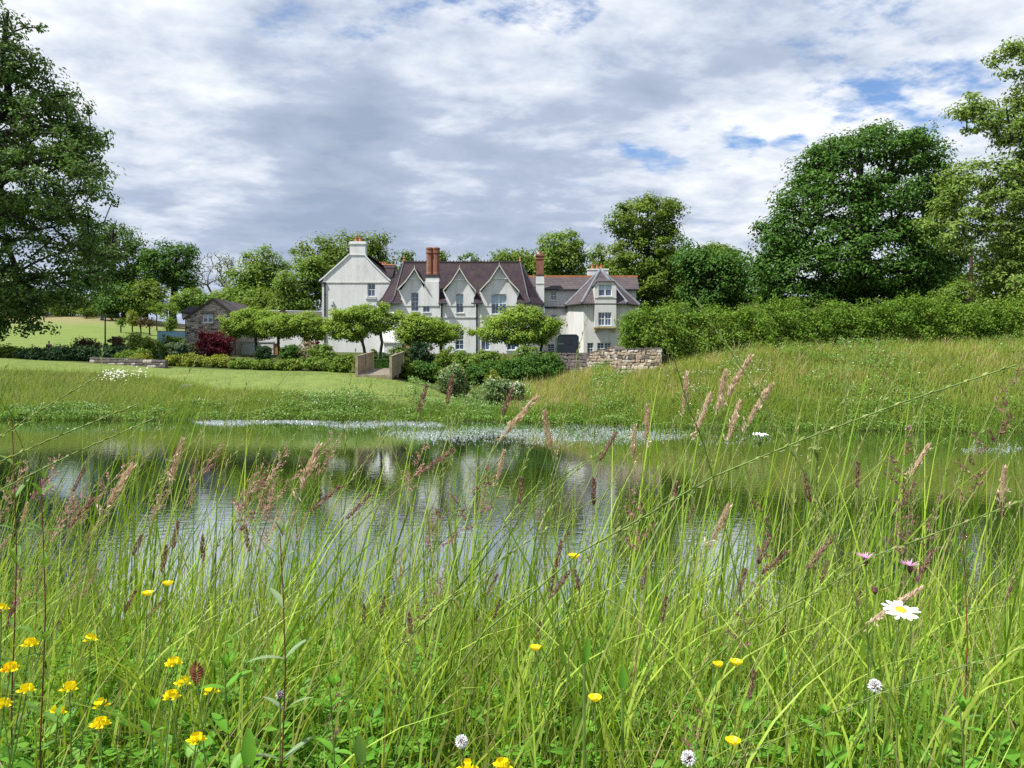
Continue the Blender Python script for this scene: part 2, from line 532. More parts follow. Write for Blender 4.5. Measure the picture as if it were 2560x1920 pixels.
def water_mat():
    m, t = new_mat('pond_water')
    tc_ = t.n('ShaderNodeTexCoord')
    ob = tc_.outputs['Object']
    a = t.n('ShaderNodeMapping', {'Vector': ob, 'Scale': (0.9, 1.5, 1.0), 'Rotation': (0, 0, R(7))}).outputs[0]
    n1 = t.noise(a, 3.0, 3.0, 0.5, 0.3)
    n2 = t.noise(a, 9.0, 2.0, 0.5)
    big = t.noise(ob, 0.07, 2.0, 0.5)
    amp = t.maprange(big, .35, .65, 0.5, 1.3)
    yy = t.n('ShaderNodeSeparateXYZ', {0: ob}).outputs[1]
    amp = t.math('MULTIPLY', amp, t.maprange(yy, 9, 30, 1.15, 0.5))
    h = t.math('MULTIPLY', t.math('ADD', n1, t.math('MULTIPLY', n2, 0.22)), amp)
    bp = t.n('ShaderNodeBump', {'Strength': 1.0, 'Distance': 0.0052, 'Height': h}).outputs[0]
    pr = t.n('ShaderNodeBsdfPrincipled', {'Base Color': (0.014, 0.024, 0.007, 1), 'Roughness': 0.05, 'IOR': 1.333, 'Specular IOR Level': 0.5, 'Normal': bp})
    gl = t.n('ShaderNodeBsdfGlossy', {'Color': (0.93, 0.96, 0.95, 1), 'Roughness': 0.02, 'Normal': bp})
    fr = t.n('ShaderNodeFresnel', {'IOR': 1.333, 'Normal': bp})
    b = t.n('ShaderNodeMixShader', {0: t.maprange(fr.outputs[0], 0.08, 0.60, 0.78, 0.46), 1: pr.outputs[0], 2: gl.outputs[0]})
    t.n('ShaderNodeOutputMaterial', {'Surface': b})
    return m


M['ground'] = ground_mat()
M['water'] = water_mat()
GROUND = make_ground()

# the pond: a sheet that ends inside its banks
_wv = []
_NP = 160


def _edge(an, near):
    u = math.tan(an)
    i = int(round(np.interp(min(max(u, -.95), .95), _UU, np.arange(len(_UU)))))
    D = 6.6 if near else float(_DD[(_DD > 20) & (_grid[i] > -0.02)][0]) + 0.9
    r_ = D * (math.hypot(1, u) if abs(u) < .95 else math.hypot(1, .95))
    return (r_ * math.sin(an), r_ * math.cos(an), 0.0)


for k in range(_NP):
    _wv.append(_edge(R(-87 + 174 * k / (_NP - 1)), False))
for k in range(_NP):
    _wv.append(_edge(R(87 - 174 * k / (_NP - 1)), True))
_n = len(_wv)
_wf = [(_n - 1 - i, _n - 2 - i, i + 1, i) for i in range(_NP - 1)]
pond = MB().add(_wv, _wf).build('pond_water', M['water'])
tag(pond, kind='structure')
# ------------------------------------------------------------------ foliage helpers
def unit(v):
    return v / (np.linalg.norm(v, axis=-1, keepdims=True) + 1e-9)


def leaf_quads(c, n, L, W, rng, droop=0.0):
    """one diamond leaf per centre; returns verts (4N,3), faces (N,4)"""
    N = len(c)
    t = unit(np.cross(n, rng.normal(size=(N, 3))))
    if droop:
        t = unit(t + np.array([0, 0, -droop]))
    b = unit(np.cross(n, t))
    L = np.broadcast_to(L, (N,))[:, None] * rng.uniform(.7, 1.3, (N, 1))
    W = np.broadcast_to(W, (N,))[:, None] * rng.uniform(.7, 1.3, (N, 1))
    fold = unit(n) * W * 0.18
    v = np.stack([c - t * L * .5, c + b * W * .5 + fold, c + t * L * .5, c - b * W * .5 + fold], axis=1).reshape(-1, 3)
    f = np.arange(4 * N).reshape(N, 4)
    return v, f


def blades(base, h, lean, wid, rng, segs=4, power=2.0, az=None, droop=0.0):
    """grass blades: ribbons that taper and bend by the vector lean (horizontal shift of the tip as a share of h)"""
    N = len(base)
    t = np.linspace(0, 1, segs + 1)
    h = np.broadcast_to(h, (N,))
    wid = np.broadcast_to(wid, (N,))
    tt = t[None, :, None]
    ln = np.linalg.norm(lean, axis=1)
    up = h[:, None] * (t[None, :] - (0.18 * ln[:, None] + droop * 0.5) * t[None, :] ** 3)
    xy = (lean * h[:, None])[:, None, :] * (tt ** power)
    ctr = np.concatenate([base[:, None, :2] + xy, (base[:, 2][:, None] + up)[:, :, None]], axis=2)
    a = rng.uniform(0, 2 * np.pi, N) if az is None else az
    side = np.stack([np.cos(a), np.sin(a), np.zeros(N)], axis=1)[:, None, :]
    ww = wid[:, None, None] * (1 - tt ** 1.6 * .93) * 0.5
    l, r_ = ctr - side * ww, ctr + side * ww
    v = np.stack([l, r_], axis=2).reshape(N, -1, 3)
    k = 2 * (segs + 1)
    q = np.array([[2 * i, 2 * i + 1, 2 * i + 3, 2 * i + 2] for i in range(segs)])
    f = (q[None] + (np.arange(N) * k)[:, None, None]).reshape(-1, 4)
    return v.reshape(-1, 3), f


def tubes_np(p0, p1, r0, r1, sides=5):
    """frusta from p0 to p1"""
    N = len(p0)
    t = unit(p1 - p0)
    ref = np.where(np.abs(t[:, 2:3]) < .9, np.array([[0, 0, 1.0]]), np.array([[1.0, 0, 0]]))
    a = unit(np.cross(t, ref))
    b = np.cross(t, a)
    an = 2 * np.pi * np.arange(sides) / sides
    ring = a[:, None, :] * np.cos(an)[None, :, None] + b[:, None, :] * np.sin(an)[None, :, None]
    va = p0[:, None, :] + ring * r0[:, None, None]
    vb = p1[:, None, :] + ring * r1[:, None, None]
    v = np.concatenate([va, vb], axis=1).reshape(-1, 3)
    q = np.array([[k, (k + 1) % sides, sides + (k + 1) % sides, sides + k] for k in range(sides)])
    f = (q[None] + (np.arange(N) * 2 * sides)[:, None, None]).reshape(-1, 4)
    return v, f


def crown_clumps(ells, n, rng, inner=0.55):
    """clump centres in a union of ellipsoids (cx,cy,cz,rx,ry,rz), mostly near its surface"""
    out, nrm = [], []
    area = np.array([(e[3] * e[5] + e[3] * e[4] + e[4] * e[5]) for e in ells])
    cnt = np.maximum(3, (n * area / area.sum())).astype(int)
    for e, k in zip(ells, cnt):
        dr = unit(rng.normal(size=(k * 2, 3)))
        rad = np.where(rng.uniform(0, 1, (k * 2, 1)) < .24, rng.uniform(.25, .75, (k * 2, 1)), rng.uniform(.45, 1.0, (k * 2, 1)) ** .5 * rng.uniform(.88, 1.08, (k * 2, 1)))
        p = dr * rad
        c = np.array(e[:3]) + p * np.array(e[3:])
        keep = np.ones(len(c), bool)
        for e2 in ells:
            if e2 is e:
                continue
            q = (c - np.array(e2[:3])) / np.array(e2[3:])
            keep &= np.linalg.norm(q, axis=1) > inner
        c, dr = c[keep][:k], dr[keep][:k]
        out.append(c)
        nrm.append(dr)
    return np.concatenate(out), np.concatenate(nrm)


def branches(base, top, clumps, r0, rng, wob=0.03, low=0.25, nodes_n=9):
    """trunk from base to top, limbs grown towards the clumps, thickness from what each carries"""
    base, top = np.array(base, float), np.array(top, float)
    H = np.linalg.norm(top - base)
    ts = np.linspace(0, 1, nodes_n)
    nodes = [base + (top - base) * t + np.array([rng.normal() * wob * H * t * (1 - .3 * t), rng.normal() * wob * H * t, 0]) * (t < 1) for t in ts]
    par = [-1] + list(range(nodes_n - 1))
    ok = [t >= low for t in ts]
    order = np.argsort(np.linalg.norm(clumps - (base + (top - base) * .6), axis=1))
    for i in order:
        c = clumps[i]
        A = np.array(nodes)
        dv = c - A
        dist = np.linalg.norm(dv, axis=1)
        cost = dist + np.where(dv[:, 2] < 0, -dv[:, 2] * 0.9, 0) + np.where(np.array(ok), 0, 1e6)
        j = int(np.argmin(cost))
        pj = nodes[j]
        k = max(1, min(4, int(dist[j] / (H * .10)) + 1))
        prev = j
        perp = rng.normal(size=3) * dist[j] * .07
        for s_ in range(1, k + 1):
            f = s_ / k
            q = pj + (c - pj) * f + perp * math.sin(math.pi * f) + np.array([0, 0, dist[j] * .08 * math.sin(math.pi * f)])
            nodes.append(q)
            par.append(prev)
            ok.append(True)
            prev = len(nodes) - 1
    n = len(nodes)
    load = np.zeros(n)
    has = np.zeros(n, bool)
    for p in par:
        if p >= 0:
            has[p] = True
    load[~has] = 1
    for i in range(n - 1, 0, -1):
        load[par[i]] += load[i]
    rad = r0 * (load / load[0]) ** 0.5
    rad = np.maximum(rad, r0 * .035)
    rad[:nodes_n] = np.maximum(rad[:nodes_n], r0 * (1 - .85 * ts))
    rad[0] *= 1.35
    A = np.array(nodes)
    ch = np.array([i for i in range(n) if par[i] >= 0])
    pa = np.array([par[i] for i in ch])
    rp = np.minimum(rad[pa], np.where(pa < nodes_n, rad[ch] * 1.5 + .0, rad[pa]))
    rp = np.where((ch < nodes_n), rad[pa], rp)
    return tubes_np(A[pa], A[ch], rp, rad[ch], 6)


def crown_mesh(cl, nrm, k, cr, ls, rng, flat=.6, up=.55, droop=0.0, aspect=.55, jitter=.8):
    """k leaves round each clump centre"""
    N = len(cl)
    kk = k
    g = unit(rng.normal(size=(N, kk, 3))) * rng.uniform(0, 1, (N, kk, 1)) ** .45 * np.array([1, 1, flat]) * .9
    cs = rng.uniform(.6, 1.35, (N, 1, 1))
    c = (cl[:, None, :] + g * cr * cs).reshape(-1, 3)
    out = unit(g).reshape(-1, 3)
    base = np.repeat(nrm, kk, axis=0)
    n = unit(.45 * out + .35 * base + np.array([0, 0, up]) + jitter * .5 * rng.normal(size=out.shape))
    return leaf_quads(c, n, ls, ls * aspect, rng, droop)


def tree(name, label, cat, base, ells, n_cl, k, cr, ls, leafmat, bark, r0, seed, top=None, group=None, flat=.6, up=.55, droop=0.0, aspect=.55,
         low=.25, wob=.03, inner=.55, extra_trunks=(), crown_name='crown', bare=None):
    """world-space ellipsoids; a tree is trunk (with its limbs) and crown"""
    rng = np.random.default_rng(seed)
    base = np.array(base, float)
    t = thing(name, label, cat, base, group)
    el = [tuple(e) for e in ells]
    cl, nr = crown_clumps(el, n_cl, rng, inner)
    if top is None:
        zt = max(e[2] + .55 * e[5] for e in el)
        ct = np.array([np.mean([e[0] for e in el]), np.mean([e[1] for e in el])])
        top = np.array([ct[0], ct[1], zt])
    bs = [base] + [np.array(b, float) for b in extra_trunks]
    V, F, off = [], [], 0
    for q, b in enumerate(bs):
        tp = np.array(top, float)
        sub = cl
        if len(bs) > 1:
            dd = np.stack([np.abs(cl[:, 0] - bb[0]) for bb in bs], 1)
            sub = cl[np.argmin(dd, 1) == q]
            tp = np.array([b[0] + (sub[:, 0].mean() - b[0]) * .6, b[1], top[2]])
        v, f = branches(b, tp, sub, r0, rng, wob, low)
        V.append(v); F.append(f + off); off += len(v)
    me = np_mesh('trunk', np.vstack(V) - base, [np.vstack(F)], bark, smooth=True)
    link('trunk', me, t)
    if k:
        v, f = crown_mesh(cl, nr, k, cr, ls, rng, flat, up, droop, aspect)
        me = np_mesh(crown_name, v - base, [f], leafmat)
        link(crown_name, me, t)
    return t


def px_ells(lst, Y, depth=1.0):
    """ellipsoids from photograph pixels (x, y, rx, ry[, dY]) at distance Y, as deep as they are wide"""
    out = []
    for e in lst:
        x, y, rx, ry = e[:4]
        yy = Y + (e[4] if len(e) > 4 else 0.0)
        s = yy / FPX
        out.append((X(x, yy), yy, Z(y, yy), rx * s, rx * s * depth, ry * s))
    return out


def copy_tree(o, parent=None):
    c = o.copy()
    COL.objects.link(c)
    if parent is not None:
        c.parent = parent
    for ch in list(o.children):
        copy_tree(ch, c)
    return c
# ------------------------------------------------------------------ building materials
def slate_mat(name, c1, c2, c3, sc=1.0):
    m, t = new_mat(name)
    tc_ = t.n('ShaderNodeTexCoord')
    sp = t.n('ShaderNodeSeparateXYZ', {0: tc_.outputs['Object']})
    u = t.math('ADD', sp.outputs[0], t.math('MULTIPLY', sp.outputs[1], 0.8))
    v = t.math('MULTIPLY', sp.outputs[2], 1.35)
    vec = t.n('ShaderNodeCombineXYZ', {0: u, 1: v, 2: 0.0}).outputs[0]
    br = t.n('ShaderNodeTexBrick', {'Vector': vec, 'Color1': (*c1, 1), 'Color2': (*c2, 1), 'Mortar': tuple(c * .45 for c in c1) + (1,), 'Scale': 1.0 / sc,
                                    'Mortar Size': 0.03, 'Bias': 0.0, 'Brick Width': 0.62, 'Row Height': 0.40})
    nz = t.noise(tc_.outputs['Object'], 0.8, 5.0, 0.65)
    col = t.mix(t.maprange(nz, .42, .72), br.outputs[0], t.mix(0.5, br.outputs[0], c3))
    n2 = t.noise(tc_.outputs['Object'], 5.0, 3.0, 0.6)
    col = t.mix(t.maprange(n2, .3, .8, 0.0, 0.35), col, tuple(c * .5 for c in c1))
    b = t.n('ShaderNodeBsdfPrincipled', {'Base Color': col, 'Roughness': 0.85, 'Specular IOR Level': 0.15})
    t.set(b.inputs['Normal'], t.n('ShaderNodeBump', {'Strength': 0.5, 'Distance': 0.03, 'Height': br.outputs[1]}).outputs[0])
    t.n('ShaderNodeOutputMaterial', {'Surface': b})
    return m


def brick_mat(name, c1, c2):
    m, t = new_mat(name)
    tc_ = t.n('ShaderNodeTexCoord')
    sp = t.n('ShaderNodeSeparateXYZ', {0: tc_.outputs['Object']})
    u = t.math('ADD', sp.outputs[0], sp.outputs[1])
    vec = t.n('ShaderNodeCombineXYZ', {0: u, 1: sp.outputs[2], 2: 0.0}).outputs[0]
    br = t.n('ShaderNodeTexBrick', {'Vector': vec, 'Color1': (*c1, 1), 'Color2': (*c2, 1), 'Mortar': (.22, .17, .14, 1), 'Scale': 1.0,
                                    'Mortar Size': 0.012, 'Brick Width': 0.23, 'Row Height': 0.085})
    nz = t.noise(tc_.outputs['Object'], 1.5, 4.0, 0.6)
    col = t.mix(t.maprange(nz, .35, .75, 0, .6), br.outputs[0], tuple(c * .45 for c in c1))
    b = t.n('ShaderNodeBsdfPrincipled', {'Base Color': col, 'Roughness': 0.85, 'Specular IOR Level': 0.2})
    t.n('ShaderNodeOutputMaterial', {'Surface': b})
    return m


def render_mat(name, col, dirt):
    """lime render: flat pale paint with weather streaks and grime of its own"""
    m, t = new_mat(name)
    tc_ = t.n('ShaderNodeTexCoord')
    mpn = t.n('ShaderNodeMapping', {'Vector': tc_.outputs['Object'], 'Scale': (1.6, 1.6, 0.22)}).outputs[0]
    n1 = t.noise(mpn, 1.0, 6.0, 0.65)
    n2 = t.noise(tc_.outputs['Object'], 0.5, 4.0, 0.6)
    f = t.math('MULTIPLY', t.maprange(n1, .42, .74), t.maprange(n2, .35, .7, .25, 1.0))
    c = t.mix(t.math('MULTIPLY', f, 0.85), col, dirt)
    n3 = t.noise(tc_.outputs['Object'], 14.0, 4.0, 0.6)
    b = t.n('ShaderNodeBsdfPrincipled', {'Base Color': c, 'Roughness': 0.85, 'Specular IOR Level': 0.2})
    t.set(b.inputs['Normal'], t.n('ShaderNodeBump', {'Strength': 0.12, 'Distance': 0.01, 'Height': n3}).outputs[0])
    t.n('ShaderNodeOutputMaterial', {'Surface': b})
    return m


M['white'] = render_mat('white_render', (0.58, 0.60, 0.615), (0.36, 0.35, 0.33))
M['cream'] = render_mat('cream_render', (0.49, 0.50, 0.49), (0.34, 0.335, 0.30))
M['trim'] = plain('white_paint', (0.60, 0.62, 0.63), 0.5, 0.05)
M['verge'] = plain('weathered_trim', (0.50, 0.50, 0.46), 0.7, 0.12, 2.0)
M['slate'] = slate_mat('purple_slate', (0.042, 0.029, 0.040), (0.028, 0.021, 0.030), (0.060, 0.045, 0.032))
M['slate_grey'] = slate_mat('grey_slate', (0.085, 0.071, 0.079), (0.062, 0.052, 0.060), (0.105, 0.092, 0.084))
M['lead'] = plain('lead', (0.17, 0.19, 0.22), 0.45, 0.15, 2.0, spec=0.5)
M['dark_lead'] = plain('dark_lead', (0.035, 0.037, 0.045), 0.5, 0.2)
M['brick'] = brick_mat('red_brick', (0.27, 0.085, 0.050), (0.20, 0.062, 0.040))
M['terracotta'] = plain('terracotta', (0.36, 0.135, 0.07), 0.8, 0.2, 4.0)
M['ridge_tile'] = plain('red_ridge_tile', (0.40, 0.16, 0.075), 0.8, 0.2, 2.0)
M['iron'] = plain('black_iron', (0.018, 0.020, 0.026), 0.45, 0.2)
M['soffit'] = plain('dark_eaves_board', (0.05, 0.04, 0.035), 0.8, 0.2)
M['glass'] = plain('window_glass', (0.045, 0.085, 0.150), 0.06, 0.2, 1.0, spec=0.9)  # blue base colour stands in for the reflected sky
M['blind'] = plain('window_blind', (0.30, 0.42, 0.55), 0.3, 0.1, 1.0, spec=0.8)
M['sandstone'] = plain('sandstone', (0.36, 0.28, 0.13), 0.9, 0.25, 5.0, bump=.5)
M['oak'] = plain('weathered_oak', (0.26, 0.215, 0.145), 0.8, 0.22, 3.0, bump=.4)
M['deck'] = plain('grey_deck_board', (0.36, 0.33, 0.28), 0.85, 0.18, 3.0, bump=.4)

H0 = (X(1150, 86), 86.0, 4.6)
house = thing('country_house', 'rambling white rendered country house with purple slate roofs and brick chimneys behind the garden', 'house', H0)
BASE = 3.7


def wall_grid(mb, x0, x1, z0, z1, yf, holes, th=0.3):
    """front wall at y = yf with real openings (x0,x1,z0,z1)"""
    xs = sorted(set([x0, x1] + [h for o in holes for h in o[:2] if x0 < h < x1]))
    zs = sorted(set([z0, z1] + [h for o in holes for h in o[2:4] if z0 < h < z1]))
    for i in range(len(xs) - 1):
        for j in range(len(zs) - 1):
            cx, cz = (xs[i] + xs[i + 1]) / 2, (zs[j] + zs[j + 1]) / 2
            if any(o[0] < cx < o[1] and o[2] < cz < o[3] for o in holes):
                continue
            mb.quad((xs[i], yf, zs[j]), (xs[i + 1], yf, zs[j]), (xs[i + 1], yf, zs[j + 1]), (xs[i], yf, zs[j + 1]))
    for a, b, c, d_ in holes:
        mb.quad((a, yf, c), (a, yf, d_), (a, yf + th, d_), (a, yf + th, c))
        mb.quad((b, yf, d_), (b, yf, c), (b, yf + th, c), (b, yf + th, d_))
        mb.quad((a, yf, d_), (b, yf, d_), (b, yf + th, d_), (a, yf + th, d_))
        mb.quad((b, yf, c), (a, yf, c), (a, yf + th, c), (b, yf + th, c))


def window(parent, a, b, c, d_, yf, lights=1, cols=2, rows=2, blind=0.0, sill=True, rec=0.14, arch=False, frame_mat='trim', name='window', glass='glass'):
    """sash window in the opening a..b, c..d_: window (frame and bars) > pane (each sash), sill"""
    y0, y1 = yf + rec, yf + rec + 0.09
    f = MB()
    fw = 0.075
    f.box(a, a + fw, y0, y1, c, d_).box(b - fw, b, y0, y1, c, d_).box(a + fw, b - fw, y0, y1, c, c + fw).box(a + fw, b - fw, y0, y1, d_ - fw, d_)
    if arch:
        n = 8
        rise = (b - a) * .13
        pts = [(a, d_ + .003), (a, d_ - rise)] + [(a + (b - a) * i / n, d_ - rise + rise * math.sin(math.pi * i / n)) for i in range(1, n)] + [(b, d_ - rise), (b, d_ + .003)]
        f.prism([(x, z) for x, z in pts], yf + .02, yf + .10)
    wl = (b - a - 2 * fw)
    mull = 0.13 if lights > 1 else 0
    lw = (wl - mull * (lights - 1)) / lights
    mid = c + (d_ - c) * .52
    w_ = f.build(name, M[frame_mat], parent)
    fb = MB()
    for li in range(lights):
        x0 = a + fw + li * (lw + mull)
        x1 = x0 + lw
        if li:
            fb.box(x0 - mull, x0, y0 - .01, y1, c + fw, d_ - fw)
        fb.box(x0, x1, y0 + .012, y1 - .01, mid - .035, mid + .035)
        for zz0, zz1, rr_ in ((c + fw, mid - .035, rows), (mid + .035, d_ - fw, rows)):
            for k in range(1, cols):
                xx = x0 + lw * k / cols
                fb.box(xx - .02, xx + .02, y0 + .02, y1 - .02, zz0, zz1)
            for k in range(1, rr_):
                zz = zz0 + (zz1 - zz0) * k / rr_
                fb.box(x0, x1, y0 + .024, y1 - .024, zz - .018, zz + .018)
            mt = M['blind'] if (blind and zz0 > mid and blind > li) else M[glass]
            MB().box(x0, x1, y1 - .032, y1 - .022, zz0, zz1).build('pane', mt, w_)
    fb.build('glazing_bars', M[frame_mat], w_)
    if sill:
        MB().box(a - .1, b + .1, yf - .09, yf + rec - .002, c - .1, c - .003).build('sill', M['trim'], w_)
    MB().box(a + .01, b - .01, yf + .32, yf + .34, c, d_).build('blackout_sheet', M['iron'], w_)  # black sheet added for the unlit room behind the glass
    return w_


def arch_hole(x0, x1, y0, y1, Y):
    return (X(x0, Y), X(x1, Y), Z(y1, Y), Z(y0, Y))


def downpipe(px, ytop, Yf, hopper=True, zb=BASE):
    x, z = X(px, Yf), Z(ytop, Yf)
    d_ = MB().tube([(x, Yf - .10, zb), (x, Yf - .10, z)], .085, 8)
    if hopper:
        d_.lathe([(.09, z - .02), (.16, z + .12), (.16, z + .25)], x, Yf - .10, 8)
    for k in range(3):
        d_.box(x - .11, x + .11, Yf - .14, Yf + .01, z - 1.2 - 1.8 * k, z - 1.12 - 1.8 * k)
    return d_.build('downpipe', M['iron'], house)


def pots(parent, spots, z, h, r_=.16):
    for x, y in spots:
        MB().lathe([(r_ * 1.15, z), (r_ * 1.15, z + .08), (r_, z + .1), (r_ * .82, z + h - .12), (r_ * 1.05, z + h - .1), (r_ * 1.05, z + h)], x, y, 10).build('chimney_pot', M['terracotta'], parent)


# ---- gabled wing (set back, at the photograph's left)
YW = 90.0
wx0, wx1 = X(805, YW), X(975, YW)
ze = Z(706, YW)
h1 = arch_hole(918.5, 938, 708, 741, YW)
gz = MB()
wall_grid(gz, wx0, wx1, BASE, ze, YW, [h1])
cl, cr_ = X(874, YW), X(914, YW)
zc = Z(636, YW)
lf = [(X(x, YW), Z(y, YW)) for x, y in ((798, 703.5), (811, 693), (822, 682.5), (848, 659.5), (874, 636))]
rf = [(X(x, YW), Z(y, YW)) for x, y in ((977, 703), (968, 695.5), (954, 682), (930.5, 659), (910.5, 636.5))]
gp = [(wx0, ze), (wx1, ze)] + rf[1:] + lf[:0:-1]
gz.prism(gp, YW, YW + .3)
gz.quad((wx0, YW + 11, BASE), (wx0, YW, BASE), (wx0, YW, ze), (wx0, YW + 11, ze))
gz.quad((wx1, YW, BASE), (wx1, YW + 11, BASE), (wx1, YW + 11, ze), (wx1, YW, ze))
gz.build('wall', M['white'], house)
window(house, *h1, YW, rows=1)
MB().box(X(914, YW), X(941, YW), YW - .12, YW - .002, Z(747, YW), Z(745, YW)).build('window_ledge', M['trim'], house)
rfm = MB()
for prof in (lf, rf):
    for (xa, za), (xb, zb) in zip(prof[:-1], prof[1:]):
        if xa < xb:
            rfm.sheet((xa, YW - .02, za + .10), (xb, YW - .02, zb + .10), (xb, YW + 11, zb + .10), (xa, YW + 11, za + .10), .12)
        else:
            rfm.sheet((xb, YW - .02, zb + .10), (xa, YW - .02, za + .10), (xa, YW + 11, za + .10), (xb, YW + 11, zb + .10), .12)
rfm.sheet((cl - .3, YW + 1.0, zc + .05), (cr_ + .3, YW + 1.0, zc + .05), (cr_ + .3, YW + 11, zc + .05), (cl - .3, YW + 11, zc + .05), .1)
rfm.build('roof', M['slate'], house)
vg = MB()
for prof in (lf, rf):
    vg = MB()
    for (xa, za), (xb, zb) in zip(prof[:-1], prof[1:]):
        s_ = 1 if xa < xb else -1
        p = [(xa, za - .06), (xb, zb - .06), (xb, zb + .14), (xa, za + .14)]
        vg.prism(p if s_ > 0 else p[::-1], YW - .12, YW - .022)
    vg.build('bargeboard', M['trim'], house)
MB().box(wx0 - .03, wx1, YW - .07, YW - .003, ze - .06, ze + .05).build('string_course', M['verge'], house)
MB().box(wx0 - .22, X(813, YW) + .1, YW - .13, YW - .075, ze - .12, ze + .02).build('gutter', M['iron'], house)
MB().tube([(wx0 - .14, YW - .02, ze), (wx0 - .14, YW + 11, ze)], .08, 6).build('gutter', M['iron'], house)
downpipe(812.5, 712, YW)
MB().box(X(827, YW), X(833, YW), YW - .2, YW, Z(763, YW), Z(752, YW)).build('vent_box', M['trim'], house)
ch = MB()
ch.box(cl + .02, cr_ - .02, YW - .04, YW + 1.1, zc - .02, Z(611, YW)).build('chimney_stack', M['white'], house)
chs = house.children[-1]
MB().box(cl - .06, cr_ + .06, YW - .12, YW + 1.18, Z(610.8, YW), Z(606.5, YW)).box(cl - .01, cr_ + .01, YW - .07, YW + 1.13, Z(606.4, YW), Z(603.5, YW)).build('cap', M['trim'], chs)
MB().box(cl - .02, cr_ + .02, YW - .08, YW + 1.14, zc - .10, zc + .03).build('band', M['trim'], chs)
pots(chs, [(X(889, YW), YW + .45), (X(899, YW), YW + .45)], Z(603.5, YW), .55, .19)
an = MB()
ax, az_ = X(908, YW), Z(574, YW)
an.tube([(ax, YW + 1.4, Z(620, YW)), (ax, YW + 1.4, az_)], .022, 5)
an.tube([(X(880, YW), YW + 1.4, Z(573, YW)), (X(909, YW), YW + 1.4, Z(576.5, YW))], .016, 5)
for k in range(9):
    x = X(882 + 3.1 * k, YW)
    z = Z(573.2 + .37 * k, YW)
    an.tube([(x, YW + 1.1 - .01 * k, z), (x, YW + 1.7 + .01 * k, z)], .01, 4)
an.build('television_aerial', M['lead'], house)

# ---- roof and chimney of the back range seen between the wing and the main block
YB = 98.0
MB().prism([(X(930, YB), Z(692, YB)), (X(981, YB), Z(692, YB)), (X(979, YB), Z(665, YB)), (X(940, YB), Z(664, YB))], YB + 2, YB + 2.1).add([], []) \
    .sheet((X(935, YB), YB, Z(693, YB)), (X(981, YB), YB, Z(693, YB)), (X(979, YB), YB + 3, Z(662, YB + 3)), (X(933, YB), YB + 3, Z(662, YB + 3)), .12).build('roof', M['slate'], house)
MB().box(X(930, YB), X(979.5, YB), YB + .5, YB + 6, BASE, Z(694, YB)).build('wall', M['white'], house)
MB().tube([(X(937, YB), YB + 3, Z(661.6, YB + 3)), (X(979.5, YB), YB + 3, Z(662, YB + 3))], .11, 6).build('ridge_tiles', M['ridge_tile'], house)
bs = MB().box(X(928, YB), X(963, YB), YB + 3.2, YB + 4.2, Z(690, YB), Z(658, YB)).build('chimney_stack', M['white'], house)
MB().box(X(926, YB), X(965, YB), YB + 3.1, YB + 4.3, Z(658, YB) + .002, Z(654.5, YB)).build('cap', M['trim'], bs)
pots(bs, [(X(x, YB), YB + 3.7) for x in (931, 938, 945, 952)], Z(654.5, YB), .45, .16)

# ---- main block
YM = 86.0
EZ = Z(757, YM)                      # eaves
mx0, mx1 = X(985, YM), X(1320, YM)
G = [  # gables: wall x0,x1 ; feet y ; apex x,y
    dict(x0=1003, x1=1061, ax=1037.5, ay=671.5, fl=(995.5, 724), fr=(1061.5, 709)),
    dict(x0=1114.5, x1=1184.5, ax=1149.6, ay=671.5, fl=(1108.5, 727), fr=(1190, 728)),
    dict(x0=1204.5, x1=1292.5, ax=1248.6, ay=663.5, fl=(1199.5, 727.5), fr=(1298, 729))]
H = {}
H['w1'] = arch_hole(1028, 1046.5, 732, 778, YM)
H['w1b'] = arch_hole(1057, 1074.5, 751, 780.5, YM)
H['w2'] = arch_hole(1140.5, 1158.5, 735, 782, YM)
H['w3'] = arch_hole(1228.5, 1266.5, 735, 785, YM)
H['g1'] = arch_hole(1138, 1160, 827, 874, YM)
H['g2'] = arch_hole(1203, 1224, 827, 875, YM)
H['g3'] = arch_hole(1267, 1289, 827, 875, YM)
wl = MB()
wall_grid(wl, mx0, mx1, BASE, EZ, YM, [H['w1'], H['w1b'], H['w2'], H['w3'], H['g1'], H['g2'], H['g3']])
# canted ends
cx0, cx1 = X(950, 88.2), X(1352, 88.2)
for (xa, ya, xb, yb) in ((cx0, 88.4, mx0, YM), (mx1, YM, cx1, 88.4), (cx0, 95.4, cx0, 88.4), (cx1, 88.4, cx1, 95.4)):
    wl.quad((xa, ya, BASE), (xb, yb, BASE), (xb, yb, EZ), (xa, ya, EZ))
wl.build('wall', M['white'], house)
